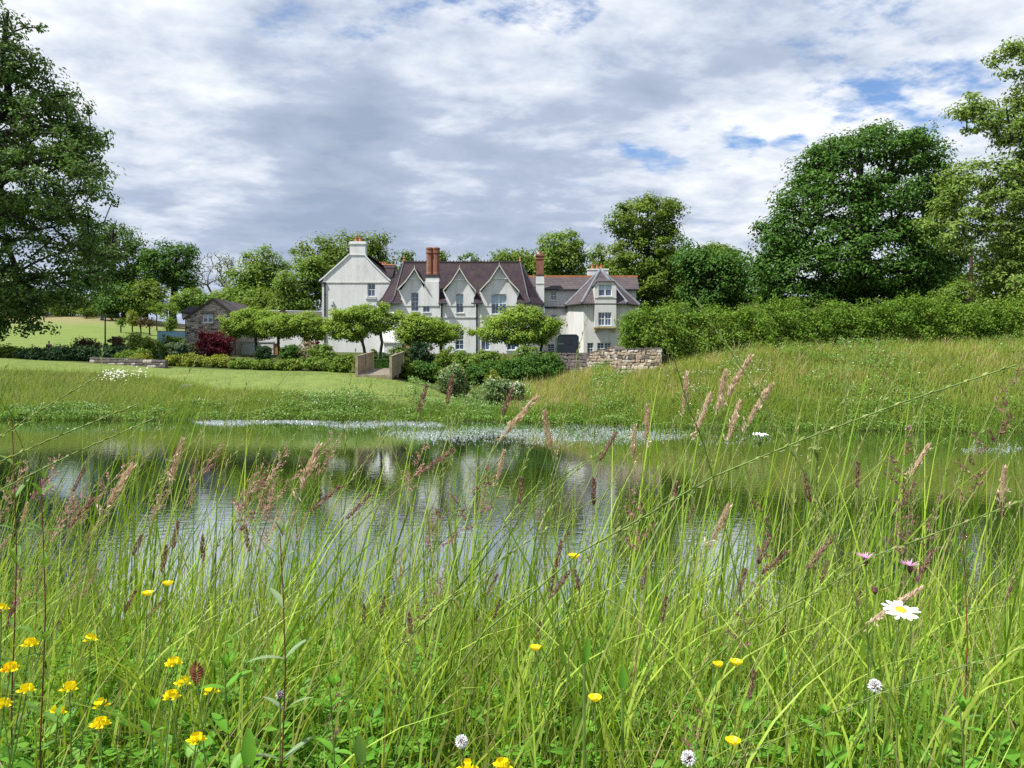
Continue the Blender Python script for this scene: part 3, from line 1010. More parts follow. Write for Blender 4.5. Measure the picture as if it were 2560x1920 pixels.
# shoulders and gables above the eaves, the windows' heads run up into them
for i, g in enumerate(G):
    g['poly_l'] = [(X(x, YM), Z(y, YM)) for x, y in (g['fl'], (g['fl'][0] + (g['ax'] - g['fl'][0]) * .52, g['fl'][1] + (g['ay'] - g['fl'][1]) * .43), (g['ax'], g['ay']))]
    g['poly_r'] = [(X(x, YM), Z(y, YM)) for x, y in (g['fr'], (g['fr'][0] + (g['ax'] - g['fr'][0]) * .52, g['fr'][1] + (g['ay'] - g['fr'][1]) * .43), (g['ax'], g['ay']))]
    gm = MB()
    yf = YM - .06
    x0, x1 = X(g['x0'], YM), X(g['x1'], YM)
    zl, zr = g['poly_l'][0][1], g['poly_r'][0][1]
    hs = [H['w1']] if i == 0 else [H['w2'] if i == 1 else H['w3']]
    top_h = hs[0][3]
    zsh = max(top_h + .05, min(zl, zr))
    bulge = (X(g['x0'] - 4, YM), X(g['x1'] + 4, YM))
    wall_grid(gm, x0, x1, EZ - .35, min(zl, zr) + .0, yf, [(hs[0][0], hs[0][1], EZ - .36, hs[0][3])] if hs[0][3] < min(zl, zr) else [(hs[0][0], hs[0][1], EZ - .36, min(zl, zr) - .02)])
    zm = min(zl, zr)
    lp = [(x, z - .12) for x, z in g['poly_l']]
    rp = [(x, z - .12) for x, z in g['poly_r']]
    pol = [(x0, zm), (x1, zm)]
    rr_ = [(x, z) for x, z in rp if z > zm + .02 and x < x1]
    ll_ = [(x, z) for x, z in lp if z > zm + .02 and x > x0]
    pol = pol + rr_ + [q for q in ll_[::-1] if abs(q[0] - lp[-1][0]) > 1e-3]
    gm.prism(pol, yf, yf + .3)
    # cheeks of the gable and corbelled feet
    for xa, sgn in ((x0, -1), (x1, 1)):
        if i == 0 and sgn > 0:
            continue
        gm.quad(*( [(xa, yf + 4.2, EZ - .3), (xa, yf, EZ - .3), (xa, yf, zm), (xa, yf + 4.2, zm)] if sgn < 0 else [(xa, yf, EZ - .3), (xa, yf + 4.2, EZ - .3), (xa, yf + 4.2, zm), (xa, yf, zm)]))
        gm.prism([(xa, zm - .75), (xa, zm - .02), (xa + sgn * .30, zm - .02), (xa + sgn * .16, zm - .40)] if sgn < 0 else [(xa, zm - .75), (xa + .16, zm - .40), (xa + .30, zm - .02), (xa, zm - .02)], yf + .01, yf + .5)
    gm.build('gable', M['white'], house)
    # little roof of the gable
    gr = MB()
    ov = .42
    for prof, sgn in ((g['poly_l'], 1), (g['poly_r'], -1)):
        for (xa, za), (xb, zb) in zip(prof[:-1], prof[1:]):
            pa = [(xa, yf - ov, za + .06), (xb, yf - ov, zb + .06), (xb, yf + 5.2, zb + .06), (xa, yf + 5.2, za + .06)]
            if sgn < 0:
                pa = [pa[1], pa[0], pa[3], pa[2]]
            gr.sheet(*pa, .09)
    gr.build('gable_roof', M['slate'], house)
    axx, azz = X(g['ax'], YM), Z(g['ay'], YM)
    for prof, sgn in ((g['poly_l'], 1), (g['poly_r'], -1)):
        bb = MB()
        for (xa, za), (xb, zb) in zip(prof[:-1], prof[1:]):
            p = [(xa, za - .12), (xb, zb - .12), (xb, zb + .075), (xa, za + .075)]
            bb.prism(p if sgn > 0 else p[::-1], yf - ov - .05, yf - ov - .003)
        bb.build('bargeboard', M['verge'], house)
    bb = MB().tube([(axx, yf - ov - .02, azz - .1), (axx, yf - ov - .02, azz + .32)], [.05, .015], 6)
    bb.build('gable_finial', M['verge'], house)
    # tie beam low in the apex
    tw = (X(g['x1'], YM) - X(g['x0'], YM)) * .26
    zt = azz - (azz - zm) * .50
    MB().box(axx - tw, axx + tw, yf - .12, yf - .003, zt - .07, zt + .07).build('tie_beam', M['trim'], house)
window(house, *H['w1'], YM, cols=2, rows=2, arch=True)
window(house, *H['w1b'], YM, cols=2, rows=1, arch=True)
window(house, *H['w2'], YM, cols=2, rows=1, blind=1, arch=True)
window(house, *H['w3'], YM, lights=2, cols=2, rows=1, blind=2, arch=True)
for k in ('g1', 'g2', 'g3'):
    window(house, *H[k], YM, cols=2, rows=2 if k == 'g1' else 1, arch=True)
# breast of the big chimney rises flush with the wall between the first two gables
bx0, bx1 = X(1061.2, YM), X(1097, YM)
MB().box(bx0, bx1, YM - .08, YM + 1.2, EZ - .36, Z(704, YM)).build('chimney_breast', M['white'], house)
st = MB().box(X(1064, YM), X(1098, YM), YM - .02, YM + 1.25, Z(704, YM) + .002, Z(694, YM)).build('chimney_stack', M['trim'], house)
MB().box(X(1063.5, YM), X(1098.5, YM), YM - .05, YM + 1.28, Z(694, YM) + .002, Z(686.5, YM)).build('flashing', M['dark_lead'], st)
sh = MB()
for xc in (1073, 1089):
    c = X(xc, YM)
    r_ = 8.6 * YM / FPX
    z0, z1 = Z(686.5, YM) + .002, Z(634, YM)
    sh.lathe([(r_ * 1.08, z0), (r_ * 1.08, z0 + .25), (r_, z0 + .3), (r_, z1)], c, YM + .6, 8)
sh.build('shaft', M['brick'], st)
cp_ = MB()
for xc in (1073, 1089):
    c = X(xc, YM)
    r_ = 8.6 * YM / FPX
    z1 = Z(634, YM)
    cp_.lathe([(r_ * 1.02, z1 + .002), (r_ * 1.2, z1 + .1), (r_ * 1.2, z1 + .28), (r_ * 1.02, z1 + .32), (r_ * 1.06, z1 + .5), (r_ * 1.22, z1 + .6), (r_ * 1.18, z1 + .72), (r_ * .7, z1 + .78)], c, YM + .6, 8)
cp_.build('cap', M['brick'], st)
# hipped roof with bell-cast eaves and canted ends
ro = [(X(942, 88.0), 88.0), (X(980, 85.4), 85.4), (X(1325, 85.4), 85.4), (X(1360, 88.0), 88.0), (X(1360, 88.0), 95.8), (X(942, 88.0), 95.8)]
zr_ = Z(656, 91.2)
ra, rb = (X(1010, 91.2), 91.2), (X(1300, 91.2), 91.2)


def toward(p, f):
    q = (min(max(p[0], ra[0]), rb[0]), 91.2)
    return (p[0] + (q[0] - p[0]) * f, p[1] + (q[1] - p[1]) * f)


ring1 = [toward(p, .22) for p in ro]
ring2 = [toward(p, .50) for p in ro]
z1_, z2_ = EZ + (zr_ - EZ) * .145, EZ + (zr_ - EZ) * .46
rv = [(x, y, EZ) for x, y in ro] + [(x, y, z1_) for x, y in ring1] + [(x, y, z2_) for x, y in ring2] + [(*ra, zr_), (*rb, zr_)]
fs = []
for i in range(6):
    j = (i + 1) % 6
    fs += [(i, j, 6 + j, 6 + i), (6 + i, 6 + j, 12 + j, 12 + i)]
fs += [(12, 13, 18), (13, 14, 19, 18), (14, 15, 19), (15, 16, 19), (16, 17, 18, 19), (17, 12, 18)]
rm = MB()
# the front edge is cut by the wall gables: eaves only stand between them
rf_ = [f for f in fs if f != (1, 2, 8, 7)]
rv2 = rv + [(x, y, EZ - .14) for x, y in ro]
rf_ += [(20 + i, 20 + (i + 1) % 6, (i + 1) % 6, i) for i in range(6) if i != 1]
rm.add(rv2, rf_)
ye, yr1 = 85.4, ring1[1][1]
for xa, xb in ((980, 1003.2), (1096.8, 1114.8), (1184.2, 1204.8), (1292.2, 1325)):
    A, B = X(xa, 85.4), X(xb, 85.4)
    A1, B1 = X(xa, 85.4), X(xb, 85.4)
    if xa == 980:
        A1 = ring1[1][0]
    if xb == 1325:
        B1 = ring1[2][0]
    rm.sheet((A, ye, EZ), (B, ye, EZ), (B1, yr1, z1_), (A1, yr1, z1_), .13)
rm.build('roof', M['slate'], house)
for i in (0, 1, 2, 3):
    hp = MB()
    e = 18 if i in (0, 1) else 19
    up_ = np.array((0, 0, .05))
    hp.tube([np.array(rv[k]) + up_ for k in (i, 6 + i, 12 + i, e)], .10, 5)
    hp.build('hip_flashing', M['dark_lead'], house)
rt = MB()
n = 34
for k in range(n):
    xa = ra[0] + (rb[0] - ra[0]) * k / n
    xb = ra[0] + (rb[0] - ra[0]) * (k + 1) / n
    rt.box(xa + .01, xb - .01, 91.05, 91.35, zr_ - .04, zr_ + .12)
    rt.box((xa + xb) / 2 - .05, (xa + xb) / 2 + .05, 91.17, 91.23, zr_ + .12, zr_ + .26)
rt.build('ridge_tiles', M['soffit'], house)
for xx in (ra[0], rb[0]):
    MB().lathe([(.12, zr_), (.16, zr_ + .2), (.05, zr_ + .35), (.09, zr_ + .5), (.02, zr_ + .75)], xx, 91.2, 8).build('finial', M['ridge_tile'], house)
for a_, b_ in ((ro[0], ro[1]), ((X(1096, 85.4), 85.34), (X(1118, 85.4), 85.34)), ((X(1178, 85.4), 85.34), (X(1207, 85.4), 85.34)), ((X(1290, 85.4), 85.34), ro[2]), (ro[2], ro[3]), (ro[1], (X(1003, 85.4), 85.4))):
    MB().tube([(a_[0], a_[1], EZ - .1), (b_[0], b_[1], EZ - .1)], .085, 6).build('gutter', M['iron'], house)
MB().box(mx0, mx1, YM - .075, YM - .003, Z(794.5, YM), Z(792, YM)).build('string_course', M['verge'], house)
downpipe(1104, 765, YM)
downpipe(1192, 768, YM)
MB().box(X(967, 87.2), X(975, 87.2), 86.9, 87.02, Z(772, 87), Z(761, 87)).build('window', M['glass'], house)

# ---- porch at the foot of the main block
YP = 83.5
po = MB()
po.box(X(960, YP), X(1000, YP), YP, YP + 3, BASE, Z(858, YP))
po.box(X(957, YP), X(1003, YP), YP - .15, YP + 3, Z(858, YP) + .003, Z(854, YP))
po.build('porch', M['white'], house)
MB().box(X(1005, YP), X(1022, YP), YP + 1.5, YP + 2.4, BASE, Z(850, YP)).build('porch_pier', M['sandstone'], house)
MB().box(X(966, YP), X(982, YP), YP - .05, YP - .003, BASE, Z(866, YP)).build('door', M['verge'], house)

# ---- right wing
YR = 92.0
EZ2 = Z(722, YR)
r0, r1 = X(1350, YR), X(1591, YR)
hu = arch_hole(1376.5, 1391.5, 727, 750.5, YR)
hm = arch_hole(1377, 1392.5, 786, 818, YR - .4)
hl = arch_hole(1368, 1386, 860, 884, YR - .4)
zb_ = Z(770, YR)
wr = MB()
wall_grid(wr, r0, r1, zb_, EZ2, YR, [hu])
wall_grid(wr, X(1361, YR), X(1470, YR), BASE, zb_, YR - .4, [hm, hl])
wr.quad((X(1361, YR), YR - .4, zb_), (X(1470, YR), YR - .4, zb_), (X(1470, YR), YR, zb_), (X(1361, YR), YR, zb_))
wr.quad((r1, YR, BASE), (r1, YR + 6, BASE), (r1, YR + 6, EZ2), (r1, YR, EZ2))
wr.quad((r0, YR + 6, BASE), (r0, YR, BASE), (r0, YR, EZ2), (r0, YR + 6, EZ2))
wr.prism([(r1 - .02, BASE), (r1, BASE), (r1, EZ2), (r1 - .02, EZ2)], YR, YR + 6)
wr.build('wall', M['cream'], house)
window(house, *hu, YR, rows=1)
window(house, *hm, YR - .4, rows=2)
window(house, *hl, YR - .4, rows=2)
rz2 = Z(692, YR + 3)
MB().sheet((X(1318, YR), YR - .35, EZ2 - .05), (X(1597, YR), YR - .35, EZ2 - .05), (X(1593, YR + 3), YR + 3, rz2), (X(1318, YR + 3), YR + 3, rz2), .12) \
    .sheet((X(1593, YR + 3), YR + 3, rz2), (X(1318, YR + 3), YR + 3, rz2), (X(1318, YR), YR + 6.4, EZ2 - .05), (X(1597, YR), YR + 6.4, EZ2 - .05), -.12).build('roof', M['slate_grey'], house)
MB().prism([(X(1315, YR + 3), rz2 - .08), (X(1594, YR + 3), rz2 - .08), (X(1594, YR + 3), rz2 + .16), (X(1315, YR + 3), rz2 + .16)], YR + 2.85, YR + 3.15).build('ridge_tiles', M['ridge_tile'], house)
MB().tube([(X(1345, YR), YR - .36, EZ2 - .12), (X(1597, YR), YR - .36, EZ2 - .12)], .09, 6).build('gutter', M['iron'], house)
MB().tube([(X(1361, YR), YR - .55, zb_ + .04), (X(1420, YR), YR - .55, zb_ + .04)], .13, 6).build('gutter', M['iron'], house)
# its tall brick chimney
YC = 90.6
c0, c1 = X(1340.5, YC), X(1360.5, YC)
ck = MB().box(c0, c1, YC, YC + .9, BASE, Z(690, YC)).build('chimney_stack', M['white'], house)
MB().box(c0 - .03, c1 + .03, YC - .05, YC - .002, Z(710, YC), Z(708, YC)).build('band', M['verge'], ck)
MB().box(c0 + .0, c1 + .0, YC - .02, YC + .92, Z(690, YC) + .002, Z(686, YC)).build('flashing', M['dark_lead'], ck)
MB().box(c0 + .06, c1 - .06, YC + .03, YC + .87, Z(686, YC) + .002, Z(648, YC)).build('shaft', M['brick'], ck)
MB().box(c0 - .01, c1 + .01, YC - .03, YC + .93, Z(648, YC) + .002, Z(645, YC)).box(c0 + .05, c1 - .05, YC + .02, YC + .88, Z(644.9, YC), Z(640, YC)) \
    .box(c0 - .05, c1 + .05, YC - .07, YC + .97, Z(639.9, YC), Z(636, YC)).build('cap', M['brick'], ck)
pots(ck, [((c0 + c1) / 2, YC + .45)], Z(636, YC), .42, .17)

# ---- canted bay tower with its pyramid roof
YT = 86.0
tb = [(X(1421, 88.6), 88.6), (X(1459, YT), YT), (X(1565, YT), YT), (X(1594, 88.6), 88.6)]
EZ3 = Z(758, YT)
bay = (X(1485.5, YT), X(1539, YT))
yb_ = YT - .55
hd = arch_hole(1496.5, 1529.5, 708, 740, yb_)
ht = arch_hole(1495.5, 1528.5, 781, 814, yb_)
hg1 = arch_hole(1468, 1483.5, 857, 886, YT)
hg2 = arch_hole(1493, 1528, 857, 886, YT)
tw_ = MB()
wall_grid(tw_, tb[1][0], tb[2][0], BASE, EZ3, YT, [hg1, hg2])
for (a_, b_) in ((tb[0], tb[1]), (tb[2], tb[3]), ((tb[0][0], 94), tb[0]), (tb[3], (tb[3][0], 94))):
    tw_.quad((*a_, BASE), (*b_, BASE), (*b_, EZ3), (*a_, EZ3))
tw_.build('wall', M['cream'], house)
window(house, *hg1, YT, cols=2, rows=2)
window(house, *hg2, YT, lights=2, cols=2, rows=2)
by = MB()
zb0, zb1 = Z(817, yb_), Z(704, yb_)
wall_grid(by, bay[0], bay[1], zb0, zb1 - .35, yb_, [hd, ht])
by.prism([(bay[0], zb1 - .35), (bay[1], zb1 - .35), (bay[1] - .28, zb1), (bay[0] + .28, zb1)], yb_, yb_ + .3)
by.quad((bay[0], YT + 3.6, zb0), (bay[0], yb_, zb0), (bay[0], yb_, zb1 - .35), (bay[0], YT + 3.6, zb1 - .35))
by.quad((bay[1], yb_, zb0), (bay[1], YT + 3.6, zb0), (bay[1], YT + 3.6, zb1 - .35), (bay[1], yb_, zb1 - .35))
by.quad((bay[0], YT, zb0), (bay[1], YT, zb0), (bay[1], yb_, zb0), (bay[0], yb_, zb0))
by.build('bay', M['cream'], house)
window(house, *hd, yb_, lights=2, cols=1, rows=1, blind=2)
window(house, *ht, yb_, lights=2, cols=2, rows=1)
MB().box(bay[0] - .03, bay[1] + .03, yb_ - .06, yb_ - .002, Z(745, yb_), Z(743, yb_)).build('string_course', M['verge'], house)
MB().box(bay[0] - .04, bay[1] + .04, yb_ - .08, YT - .003, zb0 - .16, zb0 - .003).build('bay_ledge', M['sandstone'], house)
for xx in (bay[0] + .02, bay[1] - .42):
    MB().prism([(xx, zb0 - .5), (xx + .4, zb0 - .5), (xx + .4, zb0 - .165), (xx, zb0 - .165)], YT - .4, YT - .003).build('corbel', M['sandstone'], house)
ap = (X(1501, 90.6), 90.6, Z(674, 90.6))
er = [(X(1413, 88.6), 88.6), (X(1454, 85.5), 85.5), (X(1568, 85.5), 85.5), (X(1599, 88.6), 88.6), (X(1599, 88.6), 95.5), (X(1413, 88.6), 95.5)]
tv = [(x, y, EZ3 - .02) for x, y in er] + [ap] + [(x, y, EZ3 - .16) for x, y in er]
tf = [(i, (i + 1) % 6, 6) for i in range(6)] + [(7 + i, 7 + (i + 1) % 6, (i + 1) % 6, i) for i in range(6)] + [tuple(12 - i for i in range(6))]
MB().add(tv, tf).build('roof', M['slate_grey'], house)
for i in range(4):
    MB().tube([(er[i][0], er[i][1], EZ3 + .03), (ap[0], ap[1], ap[2] + .05)], .14, 5).build('hip_flashing', M['lead'], house)
for i in range(3):
    MB().tube([(*er[i], EZ3 - .12), (*er[i + 1], EZ3 - .12)], .085, 6).build('gutter', M['iron'], house)
dz = zb1
MB().add([(bay[0] - .12, yb_ - .12, dz - .42), (bay[0] + .22, yb_ - .12, dz + .05), (bay[1] - .22, yb_ - .12, dz + .05), (bay[1] + .12, yb_ - .12, dz - .42),
          (bay[0] - .12, yb_ + 4.3, dz - .42), (bay[0] + .35, yb_ + 4.3, dz + .75), (bay[1] - .35, yb_ + 4.3, dz + .75), (bay[1] + .12, yb_ + 4.3, dz - .42),
          (bay[0] - .12, yb_ - .12, dz - .50), (bay[0] + .22, yb_ - .12, dz - .03), (bay[1] - .22, yb_ - .12, dz - .03), (bay[1] + .12, yb_ - .12, dz - .50)],
         [(0, 1, 5, 4), (1, 2, 6, 5), (2, 3, 7, 6), (8, 9, 1, 0), (9, 10, 2, 1), (10, 11, 3, 2)]).build('dormer_roof', M['slate_grey'], house)
YQ = 96.5
rc = MB().box(X(1470, YQ), X(1521, YQ), YQ, YQ + 1, EZ2, Z(672, YQ)).build('chimney_stack', M['white'], house)
MB().box(X(1468.5, YQ), X(1522.5, YQ), YQ - .06, YQ + 1.06, Z(675, YQ), Z(672.1, YQ) + .02).build('cap', M['trim'], rc)
pots(rc, [(X(x, YQ), YQ + .5) for x in (1482, 1494, 1505)], Z(672, YQ), .58, .17)

# ------------------------------------------------------------------ stone cottage
M['stone_a'] = plain('grey_brown_stone', (0.37, 0.34, 0.315), 0.9, 0.25, 2.0, bump=.5, bscale=12)
M['stone_b'] = plain('tan_stone', (0.29, 0.235, 0.17), 0.9, 0.25, 2.0, bump=.5, bscale=12)
M['stone_c'] = plain('pale_stone', (0.50, 0.45, 0.38), 0.9, 0.22, 2.0, bump=.5, bscale=12)
M['stone_d'] = plain('dark_stone', (0.105, 0.095, 0.090), 0.9, 0.25, 2.0, bump=.5, bscale=12)
M['mortar'] = plain('earth_mortar', (0.085, 0.072, 0.058), 0.95, 0.2, 6.0)
M['light_mortar'] = plain('lime_mortar', (0.27, 0.235, 0.20), 0.95, 0.2, 6.0)


def stone_mesh(name, seed, mat):
    rng = np.random.default_rng(seed)
    v = []
    ch_ = .16
    for k, (a, b, sx_) in enumerate(((0, 1, -1), (0, 1, 1))):
        pass
    for z in (-1, 1):
        for y in (-1, 1):
            for x in (-1, 1):
                j = rng.uniform(.86, 1.0, 3)
                cx_, cy_, cz_ = x * .5 * j[0], y * .5 * j[1], z * .5 * j[2]
                v += [(cx_ - x * ch_, cy_, cz_ - z * ch_), (cx_, cy_ - y * ch_ * .8, cz_ - z * ch_), (cx_ - x * ch_, cy_ - y * ch_ * .8, cz_)]
    import bmesh
    bm = bmesh.new()
    for p in v:
        bm.verts.new(p)
    bmesh.ops.convex_hull(bm, input=bm.verts)
    me = bpy.data.meshes.new(name)
    bm.to_mesh(me)
    bm.free()
    me.materials.append(mat)
    return me


STONES = {k: [stone_mesh('stone', 10 * ord(k) + i, M['stone_' + k]) for i in range(5)] for k in 'abcd'}


def lay_stones(parent, org, ux, L, ztop, zbot, cw, chh, mix, seed, depth=.16, inside=None, cap=300, gap=.025, rough=.06):
    """courses of single stones on the plane org + s*ux, z; each is a child named stone"""
    rng = np.random.default_rng(seed)
    po = origin_of(parent)
    ux = (ux[0], ux[1], 0.0)
    nrm = np.array((ux[1], -ux[0], 0.0))
    rows = []
    zt_max = max(ztop(s_) for s_ in np.linspace(0, L, 12))
    z = min(zbot(s_) for s_ in np.linspace(0, L, 12)) - .05
    cnt = 0
    rest = MB()
    ang = math.atan2(ux[1], ux[0])
    while z < zt_max:
        h = chh * rng.uniform(.72, 1.3)
        s_ = -rng.uniform(0, cw * .6)
        while s_ < L:
            wd = cw * rng.uniform(.55, 1.5)
            a, b = max(s_, 0.0), min(s_ + wd, L)
            mid = (a + b) / 2
            zt, zb = ztop(mid), zbot(mid)
            z0, z1 = z, min(z + h, zt)
            if b - a > .08 and z1 - z0 > .05 and z1 > zb and (inside is None or inside(a, b, z0, z1)):
                hh_ = (z1 - z0) - gap
                if True:
                    me = STONES[mix[rng.integers(len(mix))]][rng.integers(5)]
                    o = bpy.data.objects.new('stone', me)
                    COL.objects.link(o)
                    o.parent = parent
                    pr = rng.uniform(-.02, .03)
                    p = np.array(org) + np.array(ux) * mid + nrm * pr
                    o.location = (p[0] - po.x, p[1] - po.y, (z0 + z1) / 2 + rng.uniform(-.25, .25) * rough * hh_ - po.z)
                    o.rotation_euler = (0, rng.uniform(-1, 1) * rough, ang)
                    o.scale = ((b - a - gap) * 1.12 * rng.uniform(1 - rough, 1 + rough), depth, hh_ * 1.12 * rng.uniform(1 - rough, 1 + rough * 1.4))
                    cnt += 1
                    if cnt > cap:      # past the limit of single stones: joined
                        mw = Matrix.LocRotScale(o.location, o.rotation_euler, o.scale)
                        rest.add([tuple(mw @ v_.co + po) for v_ in me.vertices], [tuple(p_.vertices) for p_ in me.polygons])
                        bpy.data.objects.remove(o)
            s_ += wd
        z += h
    if rest.v:
        tag(rest.build('stones', M['stone_' + mix[0]], parent), kind='stuff')
    return min(cnt, cap)


YK = 80.0
sk = YK / FPX
cot = thing('stone_cottage', 'small brown stone cottage with slate roof and one pale window in its gable', 'cottage', (X(526, YK), YK, 4.1))
kx0, kx1 = X(466.5, YK), X(587, YK)
kz = Z(794, YK)
kap = (X(534.5, YK), Z(747, YK))
wn = (X(507, YK), X(532, YK), Z(806, YK), Z(784.5, YK))
cw_ = MB()
wall_grid(cw_, kx0, kx1, 3.2, Z(784.5, YK) + .002, YK, [wn], .28)
zs_ = Z(784.5, YK) + .002
lz = kz


def cot_top(x):
    return kap[1] - abs(x - kap[0]) * ((kap[1] - kz) / (kap[0] - kx0))


xl_ = kap[0] - (kap[1] - zs_) * (kap[0] - kx0) / (kap[1] - kz)
xr_ = kap[0] + (kap[1] - zs_) * (kap[0] - kx0) / (kap[1] - kz)
cw_ = MB()
wall_grid(cw_, xl_, xr_, 3.2, zs_, YK, [wn], .28)
cw_.prism([(kx0, 3.2), (xl_, 3.2), (xl_, zs_), (kx0, kz)], YK, YK + .25)
cw_.prism([(xr_, 3.2), (kx1, 3.2), (kx1, cot_top(kx1)), (xr_, zs_)], YK, YK + .25)
cw_.prism([(xl_, zs_), (xr_, zs_), kap], YK, YK + .25)
cw_.quad((kx0, YK + 9, 3.2), (kx0, YK, 3.2), (kx0, YK, kz), (kx0, YK + 9, kz))
cw_.quad((kx1, YK, 3.2), (kx1, YK + 9, 3.2), (kx1, YK + 9, cot_top(kx1)), (kx1, YK, cot_top(kx1)))
cw_.build('wall', M['light_mortar'], cot)
lay_stones(cot, (kx0, YK, 0), (1, 0, 0), kx1 - kx0, lambda s_: cot_top(kx0 + s_) - .04, lambda s_: Z(858, YK), .40, .165, 'acabcadc', 5, .13,
           lambda a, b, z0, z1: not (kx0 + b > wn[0] - .02 and kx0 + a < wn[1] + .02 and z1 > wn[2] - .02 and z0 < wn[3] + .12), 290, .03, .16)
window(cot, *wn, YK, lights=2, cols=1, rows=1, blind=2, rec=.06)
MB().box(wn[0] - .15, wn[1] + .15, YK - .1, YK + .05, wn[3] + .004, wn[3] + .12).build('lintel', M['stone_d'], cot)
kr = MB()
ex0 = kx0 - .25
ex1 = kx1 + .2
kr.sheet((ex0, YK - .3, cot_top(ex0) + .10), (kap[0], YK - .3, kap[1] + .10), (kap[0], YK + 9.2, kap[1] + .10), (ex0, YK + 9.2, cot_top(ex0) + .10), .10)
kr.sheet((kap[0], YK - .3, kap[1] + .10), (ex1, YK - .3, cot_top(ex1) + .10), (ex1, YK + 9.2, cot_top(ex1) + .10), (kap[0], YK + 9.2, kap[1] + .10), .10)
kr.build('roof', M['slate_grey'], cot)
for (xa, xb) in ((ex0, kap[0]), (ex1, kap[0])):
    p = [(xa, cot_top(xa) - .16), (xb, kap[1] - .16), (xb, kap[1] + .05), (xa, cot_top(xa) + .05)]
    MB().prism(p if xa < xb else p[::-1], YK - .34, YK - .303).build('bargeboard', M['soffit'], cot)
MB().tube([(kx0 - .05, YK - .08, 3.2), (kx0 - .05, YK - .08, kz - .2), (ex0, YK - .2, kz - .05)], .06, 6).build('downpipe', M['iron'], cot)
YKD = 83.0
MB().box(X(454.5, YKD), X(480, YKD), YKD, YKD + 3, Z(797, YKD), Z(781, YKD)).build('dormer', M['verge'], cot)
MB().sheet((X(452.5, YKD), YKD - .25, Z(782, YKD)), (X(492, YKD), YKD - .25, Z(782, YKD)), (X(492, YKD), YKD + 1.8, Z(764, YKD)), (X(452.5, YKD), YKD + 1.8, Z(764, YKD)), .1).build('dormer_roof', M['slate'], cot)

# long low outbuilding between cottage and house
YO = 96.0
ob_ = thing('outbuilding', 'long low slate roofed outbuilding behind flat topped trees beside the white gable', 'outbuilding', (X(715, YO), YO, 4.6))
MB().box(X(600, YO), X(812, YO), YO + .4, YO + 5, 3.2, Z(806, YO)).build('wall', M['white'], ob_)
MB().sheet((X(598, YO), YO, Z(808, YO)), (X(812, YO), YO, Z(808, YO)), (X(812, YO + 3), YO + 3, Z(779.5, YO + 3)), (X(598, YO + 3), YO + 3, Z(776.5, YO + 3)), .12).build('roof', M['slate_grey'], ob_)
MB().tube([(X(598, YO + 3), YO + 3, Z(776.2, YO + 3)), (X(812, YO + 3), YO + 3, Z(779.2, YO + 3))], .1, 6).build('ridge_tiles', M['lead'], ob_)
MB().prism([(X(684, YO), Z(793, YO)), (X(712, YO), Z(793, YO)), (X(698, YO), Z(774, YO))], YO + .9, YO + 2.4).build('dormer', M['trim'], ob_)
MB().sheet((X(682, YO), YO + .8, Z(795, YO)), (X(698, YO), YO + .8, Z(773, YO)), (X(698, YO), YO + 2.6, Z(773, YO)), (X(682, YO), YO + 2.6, Z(795, YO)), .08) \
    .sheet((X(698, YO), YO + .8, Z(773, YO)), (X(716, YO), YO + .8, Z(795, YO)), (X(716, YO), YO + 2.6, Z(795, YO)), (X(698, YO), YO + 2.6, Z(773, YO)), .08).build('dormer_roof', M['slate'], ob_)

YG = 82.0
gw = thing('garden_wall', 'low white rendered wall with a pale coping under the flat topped trees', 'wall', (X(660, YG), YG, 4.2))
MB().box(X(598, YG), X(683, YG), YG, YG + .4, 3.2, Z(856, YG)).build('wall_face', M['white'], gw)
MB().box(X(596, YG), X(684, YG), YG - .06, YG + .46, Z(856, YG) + .003, Z(852.5, YG)).build('coping', M['trim'], gw)
gd = thing('garden_door', 'ochre timber garden door between two flat topped trees', 'door', (X(691, YG), YG, 4.2))
for k in range(4):
    MB().box(X(684.5 + 3.3 * k, YG), X(687.5 + 3.3 * k, YG), YG + .1, YG + .16, 3.4, Z(859, YG)).build('plank', M['ochre'] if 'ochre' in M else M.setdefault('ochre', plain('ochre_paint', (0.34, 0.19, 0.06), .7)), gd)
MB().box(X(683.5, YG), X(699, YG), YG + .05, YG + .2, Z(859, YG) + .002, Z(856, YG)).build('lintel', M['verge'], gd)

M['pale_blue'] = plain('pale_blue_paint', (0.22, 0.42, 0.52), .5, .08, 1.0)
YH = 79.0
bp_ = thing('hoarding', 'pale blue board hoarding at the left corner of the stone cottage', 'hoarding', (X(428, YH), YH, 4.3))
for k in range(4):
    MB().box(X(393 + 17.7 * k, YH), X(410.3 + 17.7 * k, YH), YH, YH + .05, 3.5, Z(828.5, YH)).build('panel', M['pale_blue'], bp_)
MB().box(X(392, YH), X(464.5, YH), YH - .03, YH + .08, Z(828.5, YH) + .002, Z(827, YH)).build('top_rail', M['lead'], bp_)
# ------------------------------------------------------------------ footbridge
bx0_, bx1_ = X(892, 57), X(977, 57)
BZ0, BZ1, BY0, BY1 = Z(936.5, 57), 3.24, 57.0, 63.6
br_ = thing('footbridge', 'timber footbridge with solid boarded parapets at the edge of the lawn', 'bridge', ((bx0_ + bx1_) / 2, BY0, BZ0))
sh_ = X(1003, 63.6) - X(977, 57) + .15


def bz(y):
    return BZ0 + (BZ1 - BZ0) * (y - BY0) / (BY1 - BY0)


